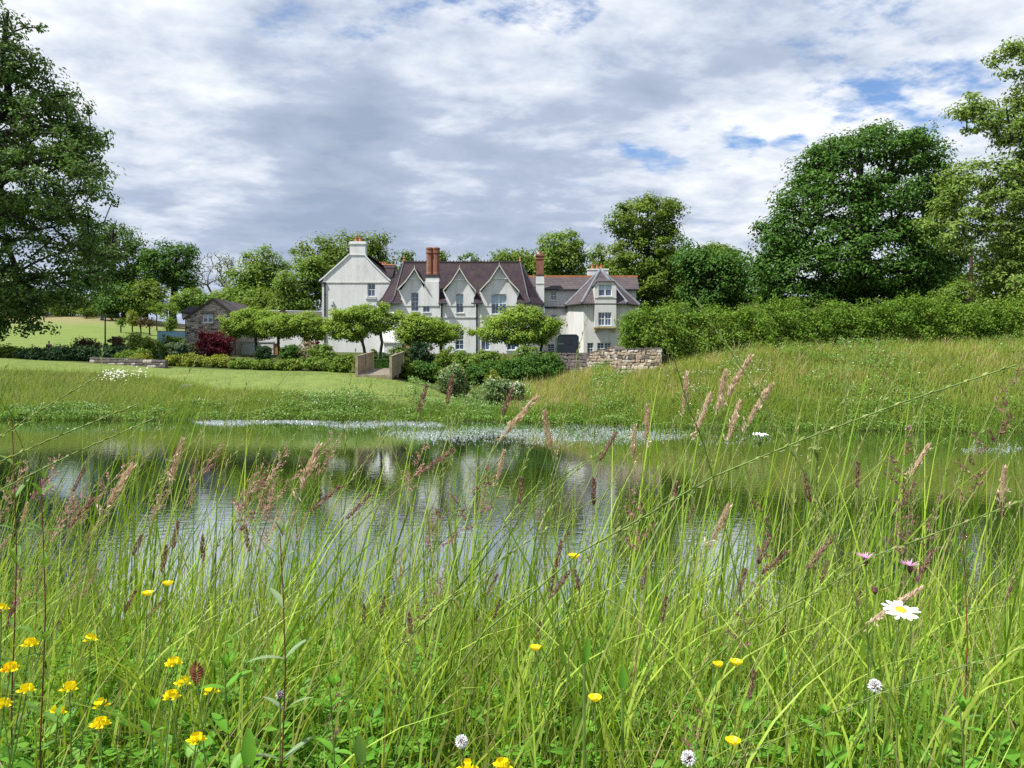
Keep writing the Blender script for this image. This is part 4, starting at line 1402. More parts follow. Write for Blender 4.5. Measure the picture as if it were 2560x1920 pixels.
n = 27
rng = np.random.default_rng(8)
pl_ = None
for k in range(n):
    y0 = BY0 + (BY1 - BY0) * k / n
    y1 = BY0 + (BY1 - BY0) * (k + 1) / n - .015
    z = bz(y0) + rng.uniform(-.006, .006)
    MB().box(bx0_ + .02, bx1_ - .02, y0, y1, z - .05, z).build('deck_board', M['deck'], br_)
MB().box(bx0_, bx1_, BY0 - .08, BY0 - .003, BZ0 - .42, BZ0 - .01).build('end_beam', M['oak'], br_)
for xx in (bx0_ + .15, bx1_ - .35):
    MB().add([(xx, BY0, BZ0 - .45), (xx + .2, BY0, BZ0 - .45), (xx + .2, BY1, BZ1 - .45), (xx, BY1, BZ1 - .45),
              (xx, BY0, BZ0 - .06), (xx + .2, BY0, BZ0 - .06), (xx + .2, BY1, BZ1 - .06), (xx, BY1, BZ1 - .06)],
             [(0, 3, 2, 1), (4, 5, 6, 7), (0, 1, 5, 4), (1, 2, 6, 5), (2, 3, 7, 6), (3, 0, 4, 7)]).build('girder', M['oak'], br_)
RH = 1.36
for side, xb in ((-1, bx0_), (1, bx1_)):
    m = 33
    for k in range(m):
        y0 = BY0 + .12 + (BY1 - BY0 - .24) * k / m
        y1 = BY0 + .12 + (BY1 - BY0 - .24) * (k + 1) / m - .012
        zz = bz(y0)
        MB().box(xb - .03, xb + .03, y0, y1, zz - .25, zz + RH - .06 + rng.uniform(-.008, .008)).build('board', M['oak'], br_)
    for yy in (BY0, (BY0 + BY1) / 2, BY1):
        MB().box(xb - .09, xb + .09, yy - .09, yy + .09, bz(yy) - .5, bz(yy) + RH + .06).build('post', M['oak'], br_)
    for yy0, yy1 in ((BY0 + .095, (BY0 + BY1) / 2 - .095), ((BY0 + BY1) / 2 + .095, BY1 - .095)):
        MB().add([(xb - .08, yy0, bz(yy0) + RH - .05), (xb + .08, yy0, bz(yy0) + RH - .05), (xb + .08, yy1, bz(yy1) + RH - .05), (xb - .08, yy1, bz(yy1) + RH - .05),
                  (xb - .08, yy0, bz(yy0) + RH + .02), (xb + .08, yy0, bz(yy0) + RH + .02), (xb + .08, yy1, bz(yy1) + RH + .02), (xb - .08, yy1, bz(yy1) + RH + .02)],
                 [(0, 3, 2, 1), (4, 5, 6, 7), (0, 1, 5, 4), (1, 2, 6, 5), (2, 3, 7, 6), (3, 0, 4, 7)]).build('rail', M['oak'], br_)

# ------------------------------------------------------------------ rubble wall at the right end of the garden
sw = thing('stone_wall', 'curving rubble stone wall with dark coping between ivy and beech hedge', 'wall', (X(1535, 56), 56.0, 2.0))
WP = [(1395, 62.5, 885, 972), (1470, 60.0, 886, 962), (1536, 55.0, 868, 946), (1545, 52.6, 875, 940), (1655, 51.8, 872, 928)]
pts = [(X(x, D), D, Z(t_, D), Z(b_, D)) for x, D, t_, b_ in WP]
core, cop = MB(), MB()
tot = 0
for i in (3, 2, 1, 0):
    (xa, ya, ta, ba), (xb, yb2, tb2, bb2) = pts[i], pts[i + 1]
    L = math.hypot(xb - xa, yb2 - ya)
    ux = ((xb - xa) / L, (yb2 - ya) / L)
    nn = (ux[1], -ux[0])
    q = lambda x, y, k: (x + nn[0] * k, y + nn[1] * k)
    a0, b0, a1, b1 = q(xa, ya, -.02), q(xb, yb2, -.02), q(xa, ya, -.45), q(xb, yb2, -.45)
    core.add([(*a0, ba - .6), (*b0, bb2 - .6), (*b1, bb2 - .6), (*a1, ba - .6), (*a0, ta - .01), (*b0, tb2 - .01), (*b1, tb2 - .01), (*a1, ta - .01)],
             [(0, 3, 2, 1), (4, 5, 6, 7), (0, 1, 5, 4), (1, 2, 6, 5), (2, 3, 7, 6), (3, 0, 4, 7)])
    ns = max(2, int(L / .55))
    for k in range(ns):
        f0, f1 = k / ns, (k + 1) / ns - .02
        x0_, y0_, z0_ = xa + (xb - xa) * f0, ya + (yb2 - ya) * f0, ta + (tb2 - ta) * f0
        x1_, y1_, z1w = xa + (xb - xa) * f1, ya + (yb2 - ya) * f1, ta + (tb2 - ta) * f1
        A0, A1, B0, B1 = q(x0_, y0_, .12), q(x0_, y0_, -.52), q(x1_, y1_, .12), q(x1_, y1_, -.52)
        MB().add([(*A0, z0_), (*B0, z1w), (*B1, z1w), (*A1, z0_), (*A0, z0_ + .09), (*B0, z1w + .09), (*B1, z1w + .09), (*A1, z0_ + .09)],
                 [(0, 3, 2, 1), (4, 5, 6, 7), (0, 1, 5, 4), (1, 2, 6, 5), (2, 3, 7, 6), (3, 0, 4, 7)]).build('coping_stone', M['stone_d'], sw)
    mix = ['dda' if i == 0 else 'dacb', 'bbbda', 'bbda', 'bbbdbac'][i] if i else 'ddaad'  # leftmost stretch: its shade is put in with mostly dark stones
    tot += lay_stones(sw, (xa, ya, 0), ux, L, lambda s_: ta + (tb2 - ta) * s_ / L, lambda s_: ba + (bb2 - ba) * s_ / L - .1, .44 if i != 3 else .36, .27 if i != 3 else .24, mix, 40 + i, .2, None, 300 - tot, .02, .24)
core.build('core', M['mortar'], sw)

# low dark retaining wall at the back of the left lawn
lw_ = thing('retaining_wall', 'low dark stone retaining wall along the back of the lawn at the left', 'wall', (X(330, 64.5), 64.5, 3.0))
xa, ya, xb, yb2 = X(225, 66), 66.0, X(415, 63.2), 63.2
L = math.hypot(xb - xa, yb2 - ya)
ux = ((xb - xa) / L, (yb2 - ya) / L)
za, zb2 = Z(893, 66), Z(900.5, 63.2)
MB().add([(xa, ya, 2.4), (xb, yb2, 2.2), (xb, yb2 + .4, 2.2), (xa, ya + .4, 2.4), (xa, ya, za), (xb, yb2, zb2), (xb, yb2 + .4, zb2), (xa, ya + .4, za)],
         [(0, 3, 2, 1), (4, 5, 6, 7), (0, 1, 5, 4), (1, 2, 6, 5), (2, 3, 7, 6), (3, 0, 4, 7)]).build('core', M['stone_d'], lw_)
lay_stones(lw_, (xa, ya - .01, 0), ux, L, lambda s_: za + (zb2 - za) * s_ / L, lambda s_: 2.5, .5, .24, 'ddda', 77, .12, None, 120, .03)

# ------------------------------------------------------------------ horse trailer by the house
M['trailer'] = plain('dark_green_black_paint', (0.012, 0.022, 0.026), 0.28, 0.2, 1.0, spec=.6)
M['trailer_ramp'] = plain('navy_ramp_paint', (0.014, 0.020, 0.036), 0.35, 0.15, 1.0, spec=.5)
YX = 80.5
tx0, tx1 = X(1393, YX), X(1447, YX)
tz0, tz1 = Z(892, YX), Z(836.5, YX)
hb = thing('horse_trailer', 'dark rounded horse trailer parked by the white tower behind the stone wall', 'trailer', ((tx0 + tx1) / 2, YX, float(ground_z((tx0 + tx1) / 2, YX))))
prof = []
for (cx_, cz_, a0, a1) in ((tx1 - .38, tz1 - .38, 0, 90), (tx0 + .38, tz1 - .38, 90, 180)):
    for k in range(6):
        a = R(a0 + (a1 - a0) * k / 5)
        prof.append((cx_ + .38 * math.cos(a), cz_ + .38 * math.sin(a)))
bod = [(tx0, tz0 + .1), (tx1, tz0 + .1)] + prof
MB().prism(bod, YX, YX + 3.4).build('body', M['trailer'], hb)
MB().prism([(x * 1.0, z) for x, z in [(tx0 + .78, tz0 + .12), (tx1 - .10, tz0 + .12), (tx1 - .10, tz1 - .55), (tx1 - .35, tz1 - .22), (tx0 + .78, tz1 - .22)]], YX - .07, YX - .002).build('ramp', M['trailer_ramp'], hb)
MB().box(tx0 + 1.05, tx0 + 1.55, YX - .085, YX - .072, tz1 - 1.0, tz1 - .66).build('window', M['iron'], hb)
MB().box(tx0 + .1, tx0 + .7, YX - .03, YX - .002, tz1 - 1.0, tz1 - .95).build('handle', M['lead'], hb)
MB().tube([(x, YX - .02, z + .012) for x, z in prof], .035, 5).build('roof_trim', M['lead'], hb)
for xx in (tx0 - .08, tx1 - .10):
    for yy in (YX + 1.3, YX + 2.15):
        wv = MB()
        c = (xx, yy, tz0 + .12)
        pr = [(.30, -.0), (.33, .04), (.33, .14), (.30, .18)]
        vs, fs = [], []
        for i, (r_, dx) in enumerate(pr):
            for k in range(14):
                a = 2 * math.pi * k / 14
                vs.append((c[0] + dx, c[1] + r_ * math.cos(a), c[2] + r_ * math.sin(a)))
        for i in range(3):
            for k in range(14):
                fs.append((i * 14 + k, i * 14 + (k + 1) % 14, (i + 1) * 14 + (k + 1) % 14, (i + 1) * 14 + k))
        fs += [tuple(range(13, -1, -1)), tuple(range(42, 56))]
        wv.add(vs, fs).build('wheel', M['iron'], hb)

# ------------------------------------------------------------------ lantern post, telegraph pole, person
YL = 70.0
lp_ = thing('lamp_post', 'black lantern post standing among the shrubs under the big left tree', 'lamp post', (X(263, YL), YL, float(ground_z(X(263, YL), YL))))
xL = X(263, YL)
zt = Z(790, YL)
MB().tube([(xL, YL, float(ground_z(xL, YL)) - .1), (xL, YL, zt - 2.2), (xL, YL, zt - .1)], [.085, .07, .06], 8).build('post', M['iron'], lp_)
xb = X(255.5, YL)
MB().tube([(xL, YL, zt - .1), (xL - .12, YL, zt + .05), (xb, YL, zt + .08)], .035, 6).build('bracket', M['iron'], lp_)
ln = MB().lathe([(.20, zt - .37), (.24, zt - .34), (.16, zt - .30)], xb, YL, 8).lathe([(.05, zt - .03), (.17, zt - .06), (.17, zt - .08)], xb, YL, 8).lathe([(.03, zt - .03), (.05, zt + .07)], xb, YL, 6).build('lantern', M['iron'], lp_)
MB().lathe([(.13, zt - .30), (.15, zt - .08)], xb, YL, 8).build('lamp_glass', M['glass'], ln)

M['pole_wood'] = plain('tarred_pole', (0.085, 0.040, 0.030), .85, .3, 2.0)
YU = 84.0
xu = X(2428, YU)
tp = thing('telegraph_pole', 'reddish brown telegraph pole with a yellow band in front of the trees', 'pole', (xu, YU, float(ground_z(xu, YU))))
MB().tube([(xu, YU, float(ground_z(xu, YU)) - .3), (xu, YU, Z(600, YU))], [.20, .15], 10).build('pole', M['pole_wood'], tp)
M['yellow'] = plain('yellow_plate', (0.62, 0.42, 0.02), .5, .05)
MB().tube([(xu, YU, Z(733, YU)), (xu, YU, Z(724, YU))], [.20, .20], 10).build('band', M['yellow'], tp)
MB().box(xu - .55, xu + .35, YU - .2, YU - .12, Z(618, YU), Z(616, YU)).build('crossarm', M['pole_wood'], tp)
for dx in (-.5, .3):
    MB().lathe([(.04, Z(616, YU)), (.07, Z(616, YU) + .1), (.03, Z(616, YU) + .2)], xu + dx, YU - .16, 8).build('insulator', M['trim'], tp)

M['skin'] = plain('skin', (0.42, 0.24, 0.17), .6, .05)
M['dark_cloth'] = plain('dark_jacket', (0.020, 0.020, 0.028), .9, .2)
M['cap_cloth'] = plain('dark_cap', (0.015, 0.015, 0.02), .9, .2)


def skin_fig(name, verts, edges, rad, mat, parent, root=0, sub=1):
    me = bpy.data.meshes.new(name)
    me.from_pydata(verts, edges, [])
    me.update()
    o = link(name, me, parent)
    me.materials.append(mat)
    sk_ = o.modifiers.new('skin', 'SKIN')
    ly = me.skin_vertices[0] if me.skin_vertices else None
    if ly is None:
        bpy.context.view_layer.objects.active = o
        ly = me.skin_vertices.new() if hasattr(me.skin_vertices, 'new') else me.skin_vertices[0]
    for i, r_ in enumerate(rad):
        ly.data[i].radius = r_ if isinstance(r_, tuple) else (r_, r_)
        ly.data[i].use_root = (i == root)
    sb = o.modifiers.new('smooth', 'SUBSURF')
    sb.levels = sb.render_levels = sub
    return o


YPp = 73.0
xp = X(122.5, YPp)
gp_ = float(ground_z(xp, YPp))
hs_ = (Z(853.5, YPp) - gp_) / 1.74
per = thing('person', 'person in dark jacket and cap behind the bushes below the left field', 'person', (xp, YPp, gp_), None, R(20))
per.scale = (hs_, hs_, hs_)
V_ = [(0, 0, .93), (0, 0, 1.18), (0, .0, 1.38), (0, 0, 1.48), (0, -.01, 1.57), (0, -.01, 1.68),
      (.10, 0, .88), (.11, -.02, .48), (.11, .03, .08), (.11, -.12, .04), (-.10, 0, .88), (-.11, .02, .48), (-.11, .05, .08), (-.11, -.10, .04),
      (.19, 0, 1.40), (.25, .03, 1.13), (.22, -.14, .98), (-.19, 0, 1.40), (-.25, .03, 1.13), (-.22, -.12, .96)]
E_ = [(0, 1), (1, 2), (2, 3), (3, 4), (4, 5), (0, 6), (6, 7), (7, 8), (8, 9), (0, 10), (10, 11), (11, 12), (12, 13), (2, 14), (14, 15), (15, 16), (2, 17), (17, 18), (18, 19)]
RD = [(.15, .11), (.14, .10), (.15, .10), .055, (.075, .09), (.07, .085), .085, .06, .045, .04, .085, .06, .045, .04, .065, .048, .04, .065, .048, .04]
try:
    skin_fig('body', V_, E_, RD, M['skin'], per)
    jk = [0, 1, 2, 14, 15, 16, 17, 18, 19]
    mp_ = {v: i for i, v in enumerate(jk)}
    skin_fig('jacket', [V_[i] if i not in (16, 19) else tuple(np.array(V_[i]) * .85 + np.array(V_[i - 1]) * .15) for i in jk], [(mp_[a], mp_[b]) for a, b in E_ if a in mp_ and b in mp_],
             [tuple(np.array(RD[i]) * 1.22) if isinstance(RD[i], tuple) else RD[i] * 1.3 for i in jk], M['dark_cloth'], per)
    tr = [0, 6, 7, 8, 10, 11, 12]
    mp_ = {v: i for i, v in enumerate(tr)}
    skin_fig('trousers', [V_[i] for i in tr], [(mp_[a], mp_[b]) for a, b in E_ if a in mp_ and b in mp_], [(.165, .125)] + [RD[i] * 1.2 for i in tr[1:]], M['dark_cloth'], per)
except Exception as ex:
    print('person', ex)
cpm = MB().lathe([(.098, 1.66), (.098, 1.70), (.075, 1.755), (.02, 1.775)], 0, -.01, 12).add([(-.07, -.09, 1.67), (.07, -.09, 1.67), (.05, -.19, 1.655), (-.05, -.19, 1.655), (-.07, -.09, 1.685), (.07, -.09, 1.685), (.05, -.19, 1.67), (-.05, -.19, 1.67)],
        [(0, 3, 2, 1), (4, 5, 6, 7), (0, 1, 5, 4), (1, 2, 6, 5), (2, 3, 7, 6), (3, 0, 4, 7)])
me = bpy.data.meshes.new('cap')
me.from_pydata(cpm.v, [], cpm.f)
me.materials.append(M['cap_cloth'])
link('cap', me, per)

# grey stone block on the lawn, bench-like slab at the far left
sbk = MB().box(X(455, 56), X(481, 56), 56.0, 56.8, 1.2, Z(961, 56)).build('stone_block', M['stone_a'])
tag(sbk, 'small grey stone block half hidden in the grass of the left lawn', 'block')
gl_ = thing('stone_bench', 'dark grey stone seat at the top of the lawn at the far left', 'bench', (X(4, 66), 66, 3.7))
MB().box(X(-14, 66), X(15, 66), 66, 66.5, Z(905, 66), Z(901, 66)).build('seat', M['stone_d'], gl_)
for xx in (-10, 8):
    MB().box(X(xx, 66), X(xx + 4, 66), 66.05, 66.45, 3.5, Z(905, 66) - .003).build('leg', M['stone_d'], gl_)
fh = thing('field_barn', 'grey stone barn at the far edge of the field under the big left tree', 'barn', (X(14, 135), 135, 10))
MB().box(X(-30, 135), X(40, 135), 135, 141, 9, Z(777, 135)).build('wall', M['stone_a'], fh)
MB().sheet((X(-32, 134.7), 134.7, Z(778, 135)), (X(42, 134.7), 134.7, Z(778, 135)), (X(41, 138), 138, Z(768, 138)), (X(-31, 138), 138, Z(768, 138)), .15).build('roof', M['slate_grey'], fh)
# ------------------------------------------------------------------ trees
L_oak = leafy('dark_oak_leaves', [(0.034, 0.089, 0.015), (0.062, 0.146, 0.024), (0.099, 0.194, 0.033)], .28)
L_mid = leafy('mid_green_leaves', [(0.069, 0.128, 0.019), (0.115, 0.192, 0.027), (0.177, 0.240, 0.036)], .32)
L_blue = leafy('blue_green_leaves', [(0.042, 0.095, 0.024), (0.075, 0.145, 0.034), (0.115, 0.195, 0.045)], .30)
L_light = leafy('light_green_leaves', [(0.089, 0.172, 0.027), (0.144, 0.241, 0.043), (0.207, 0.289, 0.061)], .35)
L_pale = leafy('pale_yellow_green_leaves', [(0.088, 0.165, 0.029), (0.149, 0.237, 0.046), (0.226, 0.303, 0.079)], .32)
L_lime = leafy('lime_leaves', [(0.110, 0.171, 0.024), (0.182, 0.226, 0.033), (0.264, 0.286, 0.050)], .35)
L_dark = leafy('dark_yew_leaves', [(0.017, 0.049, 0.020), (0.031, 0.073, 0.028), (0.048, 0.098, 0.034)], .2)
L_grey = leafy('grey_green_leaves', [(0.072, 0.120, 0.072), (0.108, 0.168, 0.096), (0.156, 0.216, 0.120)], .3)
L_red = leafy('dark_red_leaves', [(0.045, 0.008, 0.014), (0.085, 0.012, 0.022), (0.130, 0.018, 0.030)], .3, tcol=(1.5, .5, .6))
L_bronze = leafy('bronze_leaves', [(0.065, 0.055, 0.025), (0.100, 0.075, 0.035), (0.120, 0.110, 0.040)], .3)
L_beech = leafy('beech_hedge_leaves', [(0.055, 0.125, 0.014), (0.105, 0.200, 0.022), (0.205, 0.290, 0.045)], .34, rough=.42)
L_pink = leafy('pink_white_leaves', [(0.300, 0.220, 0.200), (0.220, 0.200, 0.100), (0.350, 0.300, 0.240)], .3)
BARK = plain('grey_brown_bark', (0.060, 0.050, 0.040), .9, .3, 4.0, bump=.6, bscale=14)
BARK_D = plain('dark_bark', (0.028, 0.024, 0.021), .9, .3, 4.0)
BARK_P = plain('pale_bark', (0.12, 0.105, 0.09), .9, .3, 4.0)


L_cow = leafy('cow_parsley_leaves', [(0.075, 0.135, 0.040), (0.125, 0.20, 0.07), (0.22, 0.29, 0.14)], .35)


def gbase(x, Y):
    xx = X(x, Y)
    return (xx, Y, float(ground_z(xx, Y)) - .05)


bt = 'trees standing behind the house and gardens'
# the big near tree at the left edge
YA = 73.0
tree('beech_tree', 'huge dark spreading tree overhanging the pond lawn at the left edge', 'tree', gbase(-150, YA),
     px_ells([(-60, 400, 320, 200), (60, 640, 215, 150), (150, 380, 110, 90, 2), (-30, 90, 120, 110), (-150, 640, 260, 190), (30, 290, 215, 115, 3), (-150, 230, 220, 200), (110, 470, 180, 100, -3), (-10, 150, 110, 110), (70, 190, 70, 45), (-40, 760, 150, 60, 2), (190, 700, 100, 85, -2), (85, 785, 48, 50), (20, 820, 52, 28)], YA, .85),
     1350, 48, 1.35, .40, L_blue, BARK_D, 1.0, 11, flat=.6, up=.55, low=.16, inner=.7)
# wood at the left
tree('ash_tree', 'tall rounded tree right beside the big left tree at the field edge', 'tree', gbase(285, 135),
     px_ells([(285, 640, 85, 85), (250, 590, 60, 45), (330, 660, 55, 70), (270, 720, 75, 45)], 135), 160, 70, 2.0, .55, L_blue, BARK_D, .7, 21, group=bt)
tree('oak_tree', 'dark open crowned tree standing left of the two bare trees', 'tree', gbase(432, 132),
     px_ells([(430, 650, 60, 48), (455, 690, 45, 40), (395, 680, 42, 55), (470, 720, 28, 20)], 132), 120, 66, 1.9, .5, L_oak, BARK_D, .6, 22, group=bt)
for (xb, top_y, sp, sd, lab, nm) in ((522, 628, 40, 31, 'bare leafless tree with fine twigs right of the dark open crowned tree', 'bare_tree'), (560, 640, 26, 32, 'nearly bare slender tree with a few leaves beside the leafless tree', 'bare_tree')):
    Yb = 128
    tree(nm, lab, 'tree', gbase(xb, Yb), px_ells([(xb + 2, (top_y + 735) / 2 - 8, sp, (735 - top_y) / 2), (xb + 8, top_y + 30, sp * .6, 28)], Yb), 110, 4 if sd == 32 else 1, 1.2,   .35, L_mid, BARK_P, .17, sd, group=bt, low=.3, wob=.04)
tree('ash_tree', 'light upright tree with airy crown behind the stone cottage', 'tree', gbase(660, 120),
     px_ells([(655, 660, 50, 48), (690, 690, 40, 40), (625, 690, 34, 40), (600, 700, 26, 34), (660, 730, 60, 40)], 120), 120, 62, 1.8, .48, L_light, BARK, .45, 24, group=bt)
tree('lime_tree', 'broad yellow green tree left of the white gabled wing', 'tree', gbase(762, 112),
     px_ells([(755, 720, 62, 75), (785, 690, 40, 45), (730, 760, 50, 50)], 112), 120, 80, 1.7, .45, L_light, BARK, .45, 25, group=bt)
tree('sycamore_tree', 'wide airy tree rising behind the white chimney of the gabled wing', 'tree', gbase(880, 118),
     px_ells([(865, 640, 90, 52), (790, 640, 58, 45), (950, 640, 58, 42), (870, 700, 120, 60), (925, 610, 45, 26)], 118), 240, 58, 1.8, .46, L_mid, BARK_D, .6, 26, group=bt)
for (xb, ty, w_, sd, lab) in ((1020, 622, 20, 41, 'thin treetop just left of the big red brick chimney'), (1100, 620, 20, 42, 'thin sparse treetop just right of the big red brick chimney'), (1178, 628, 34, 43, 'wispy treetop above the middle of the long purple ridge')):
    tree('birch_tree', lab, 'tree', gbase(xb, 120), px_ells([(xb, ty + 22, w_, 20), (xb + 5, ty + 45, w_ * 1.1, 20)], 120), 34, 22, 1.1, .42, L_mid, BARK_D, .25, sd, group=bt)
tree('field_maple_tree', 'bushy green tree at the right end of the long purple ridge', 'tree', gbase(1290, 116),
     px_ells([(1290, 660, 55, 38), (1250, 652, 30, 20), (1325, 680, 40, 40)], 116), 90, 62, 1.6, .45, L_mid, BARK_D, .4, 44, group=bt)
tree('field_maple_tree', 'round topped tree behind the slim brick chimney of the right wing', 'tree', gbase(1400, 112),
     px_ells([(1400, 620, 58, 46), (1425, 650, 50, 40), (1375, 665, 45, 40)], 112), 120, 64, 1.5, .44, L_light, BARK_D, .4, 45, group=bt)
tree('birch_tree', 'thin pale treetop between two big trees above the tower chimney', 'tree', gbase(1500, 118), px_ells([(1495, 640, 28, 34), (1510, 665, 30, 25)], 118), 50, 26, 1.2, .4, L_light, BARK_D, .3, 46, group=bt)
tree('ivy_clad_tree', 'tall ivy clad tree with uneven crown behind the tower', 'tree', gbase(1610, 104),
     px_ells([(1610, 545, 75, 58), (1655, 525, 45, 30), (1560, 560, 40, 30), (1610, 640, 85, 70), (1640, 600, 60, 60), (1570, 680, 60, 60), (1630, 720, 90, 60), (1690, 530, 26, 16)], 104), 330, 66, 1.5, .42, L_mid, BARK_D, .6, 47, group=bt)
tree('weeping_tree', 'dark drooping tree between the tall ivy clad tree and the great oak', 'tree', gbase(1775, 98),
     px_ells([(1775, 720, 75, 85), (1735, 650, 45, 40), (1820, 690, 50, 70), (1765, 670, 60, 50)], 98), 220, 76, 1.5, .42, L_oak, BARK_D, .5, 48, group=bt, droop=.5)
tree('ash_tree', 'paler crown peeping over the dark drooping tree', 'tree', gbase(1800, 118), px_ells([(1795, 632, 36, 26), (1810, 650, 46, 30)], 118), 50, 60, 1.6, .45, L_light, BARK_D, .4, 49, group=bt)
# the great oak
YO_ = 88.0
tree('oak_tree', 'great dark domed oak towering behind the beech hedge', 'tree', gbase(2155, YO_),
     px_ells([(2180, 470, 195, 155), (2060, 560, 150, 130), (2290, 500, 120, 130), (2140, 640, 215, 120), (1985, 690, 115, 100), (2260, 650, 130, 110), (2230, 390, 120, 75), (2100, 430, 110, 80), (1950, 600, 70, 60), (2360, 640, 60, 90), (2020, 750, 110, 60)], YO_, .8),
     1150, 62, 1.6, .42, L_oak, BARK_D, 1.1, 50, low=.2, inner=.72)
# pale tree coming in from the right
YS = 60.0
tree('sycamore_tree', 'pale yellow green tree reaching in from the right edge above the hedge', 'tree', gbase(2800, YS),
     px_ells([(2470, 470, 125, 80), (2400, 560, 95, 85), (2545, 520, 110, 110), (2470, 290, 85, 42), (2560, 330, 90, 50), (2540, 150, 60, 45), (2630, 230, 120, 90), (2720, 420, 190, 200), (2560, 690, 120, 90), (2500, 770, 75, 60), (2650, 690, 170, 130), (2430, 265, 40, 30)], YS, .75),
     850, 62, 1.0, .30, L_pale, BARK_D, .75, 51, low=.12, inner=.7, flat=.55)
tree('elm_tree', 'shaded green tree behind the telegraph pole', 'tree', gbase(2500, 104),
     px_ells([(2500, 690, 90, 100), (2430, 740, 60, 60), (2570, 660, 90, 120)], 104), 200, 66, 1.6, .42, L_mid, BARK_D, .5, 52, group=bt)
tree('thorn_tree', 'low bush beside the foot of the telegraph pole', 'bush', gbase(2395, 80), px_ells([(2390, 735, 40, 32), (2360, 750, 34, 24)], 80), 60, 60, .9, .3, L_light, BARK_D, .2, 53)
# filling wood behind the garden
fill = [(610, 760, 90, 50, 118, L_light, 'bright hedge bank tree behind the cottage roof'), (690, 770, 80, 50, 114, L_mid, 'green thicket behind the outbuilding roof'), (585, 745, 40, 26, 124, L_mid, 'low scrub below the bare trees'),
        (310, 750, 60, 40, 128, L_oak, 'dark copse under the tall rounded tree'), (365, 745, 45, 45, 126, L_mid, 'bluish copse under the dark open crowned tree'), (480, 752, 40, 26, 118, L_light, 'bright scrub left of the cottage roof'),
        (1690, 690, 90, 95, 112, L_oak, 'dark wood filling the gap behind the ivy clad tree'), (1560, 700, 60, 60, 116, L_oak, 'dark wood right of the tower roof'), (1860, 710, 80, 80, 108, L_oak, 'dark wood left of the great oak'),
        (1480, 700, 60, 35, 118, L_mid, 'green wood behind the right wing ridge'), (1220, 690, 90, 30, 124, L_mid, 'green wood hidden behind the purple roof'), (1000, 690, 90, 45, 124, L_mid, 'green wood between gable and hipped roof'),
        (100, 757, 100, 36, 140, L_mid, 'hedgerow trees at the top of the field'), (215, 760, 80, 30, 139, L_light, 'sunny hedgerow bush at the top of the field'), (-40, 735, 90, 60, 142, L_oak, 'dark hedgerow tree at the far left field edge'),
        (2330, 700, 80, 60, 112, L_oak, 'dark wood under the great oak at right'), (2620, 640, 110, 110, 112, L_mid, 'green wood beyond the pale tree'), (2180, 720, 120, 50, 112, L_oak, 'dark wood behind the foot of the great oak')]
for i, (x, y, rx, ry, Y, lm, lab) in enumerate(fill):
    tree('woodland_tree', lab, 'tree', gbase(x, Y), px_ells([(x, y, rx, ry), (x - rx * .5, y + ry * .3, rx * .55, ry * .7), (x + rx * .45, y + ry * .15, rx * .6, ry * .75)], Y), int(60 + rx * ry / 90), 58, 1.6, .46, lm, BARK_D, .4, 60 + i, group=bt, low=.1)
# young trees on the field
for i, (x, y, rx, ry, Y, lm, lab) in enumerate([(331, 798, 14, 17, 108, L_lime, 'small yellowish young tree on the hay field'), (418, 778, 30, 22, 112, L_light, 'bushy young green tree at the field edge by the cottage'), (392, 770, 18, 16, 116, L_mid, 'small dark green young tree behind the bushy one'),
                                                 (352, 806, 6, 11, 106, L_bronze, 'thin bronze sapling right of the yellowish young tree'), (302, 806, 6, 9, 106, L_mid, 'thin green sapling left of the yellowish young tree'), (374, 808, 8, 13, 106, L_bronze, 'bare brown sapling near the cottage'), (216, 780, 18, 8, 132, L_mid, 'tiny spreading tree at the top of the field'), (428, 812, 12, 20, 100, L_mid, 'slim sapling beside the blue hoarding')]):
    tree('young_tree', lab, 'tree', gbase(x, Y), px_ells([(x, y, rx, ry)], Y), 34, 22 if rx > 8 else 6, .7, .3, lm, BARK, .09, 90 + i, group='young trees on the hay field')

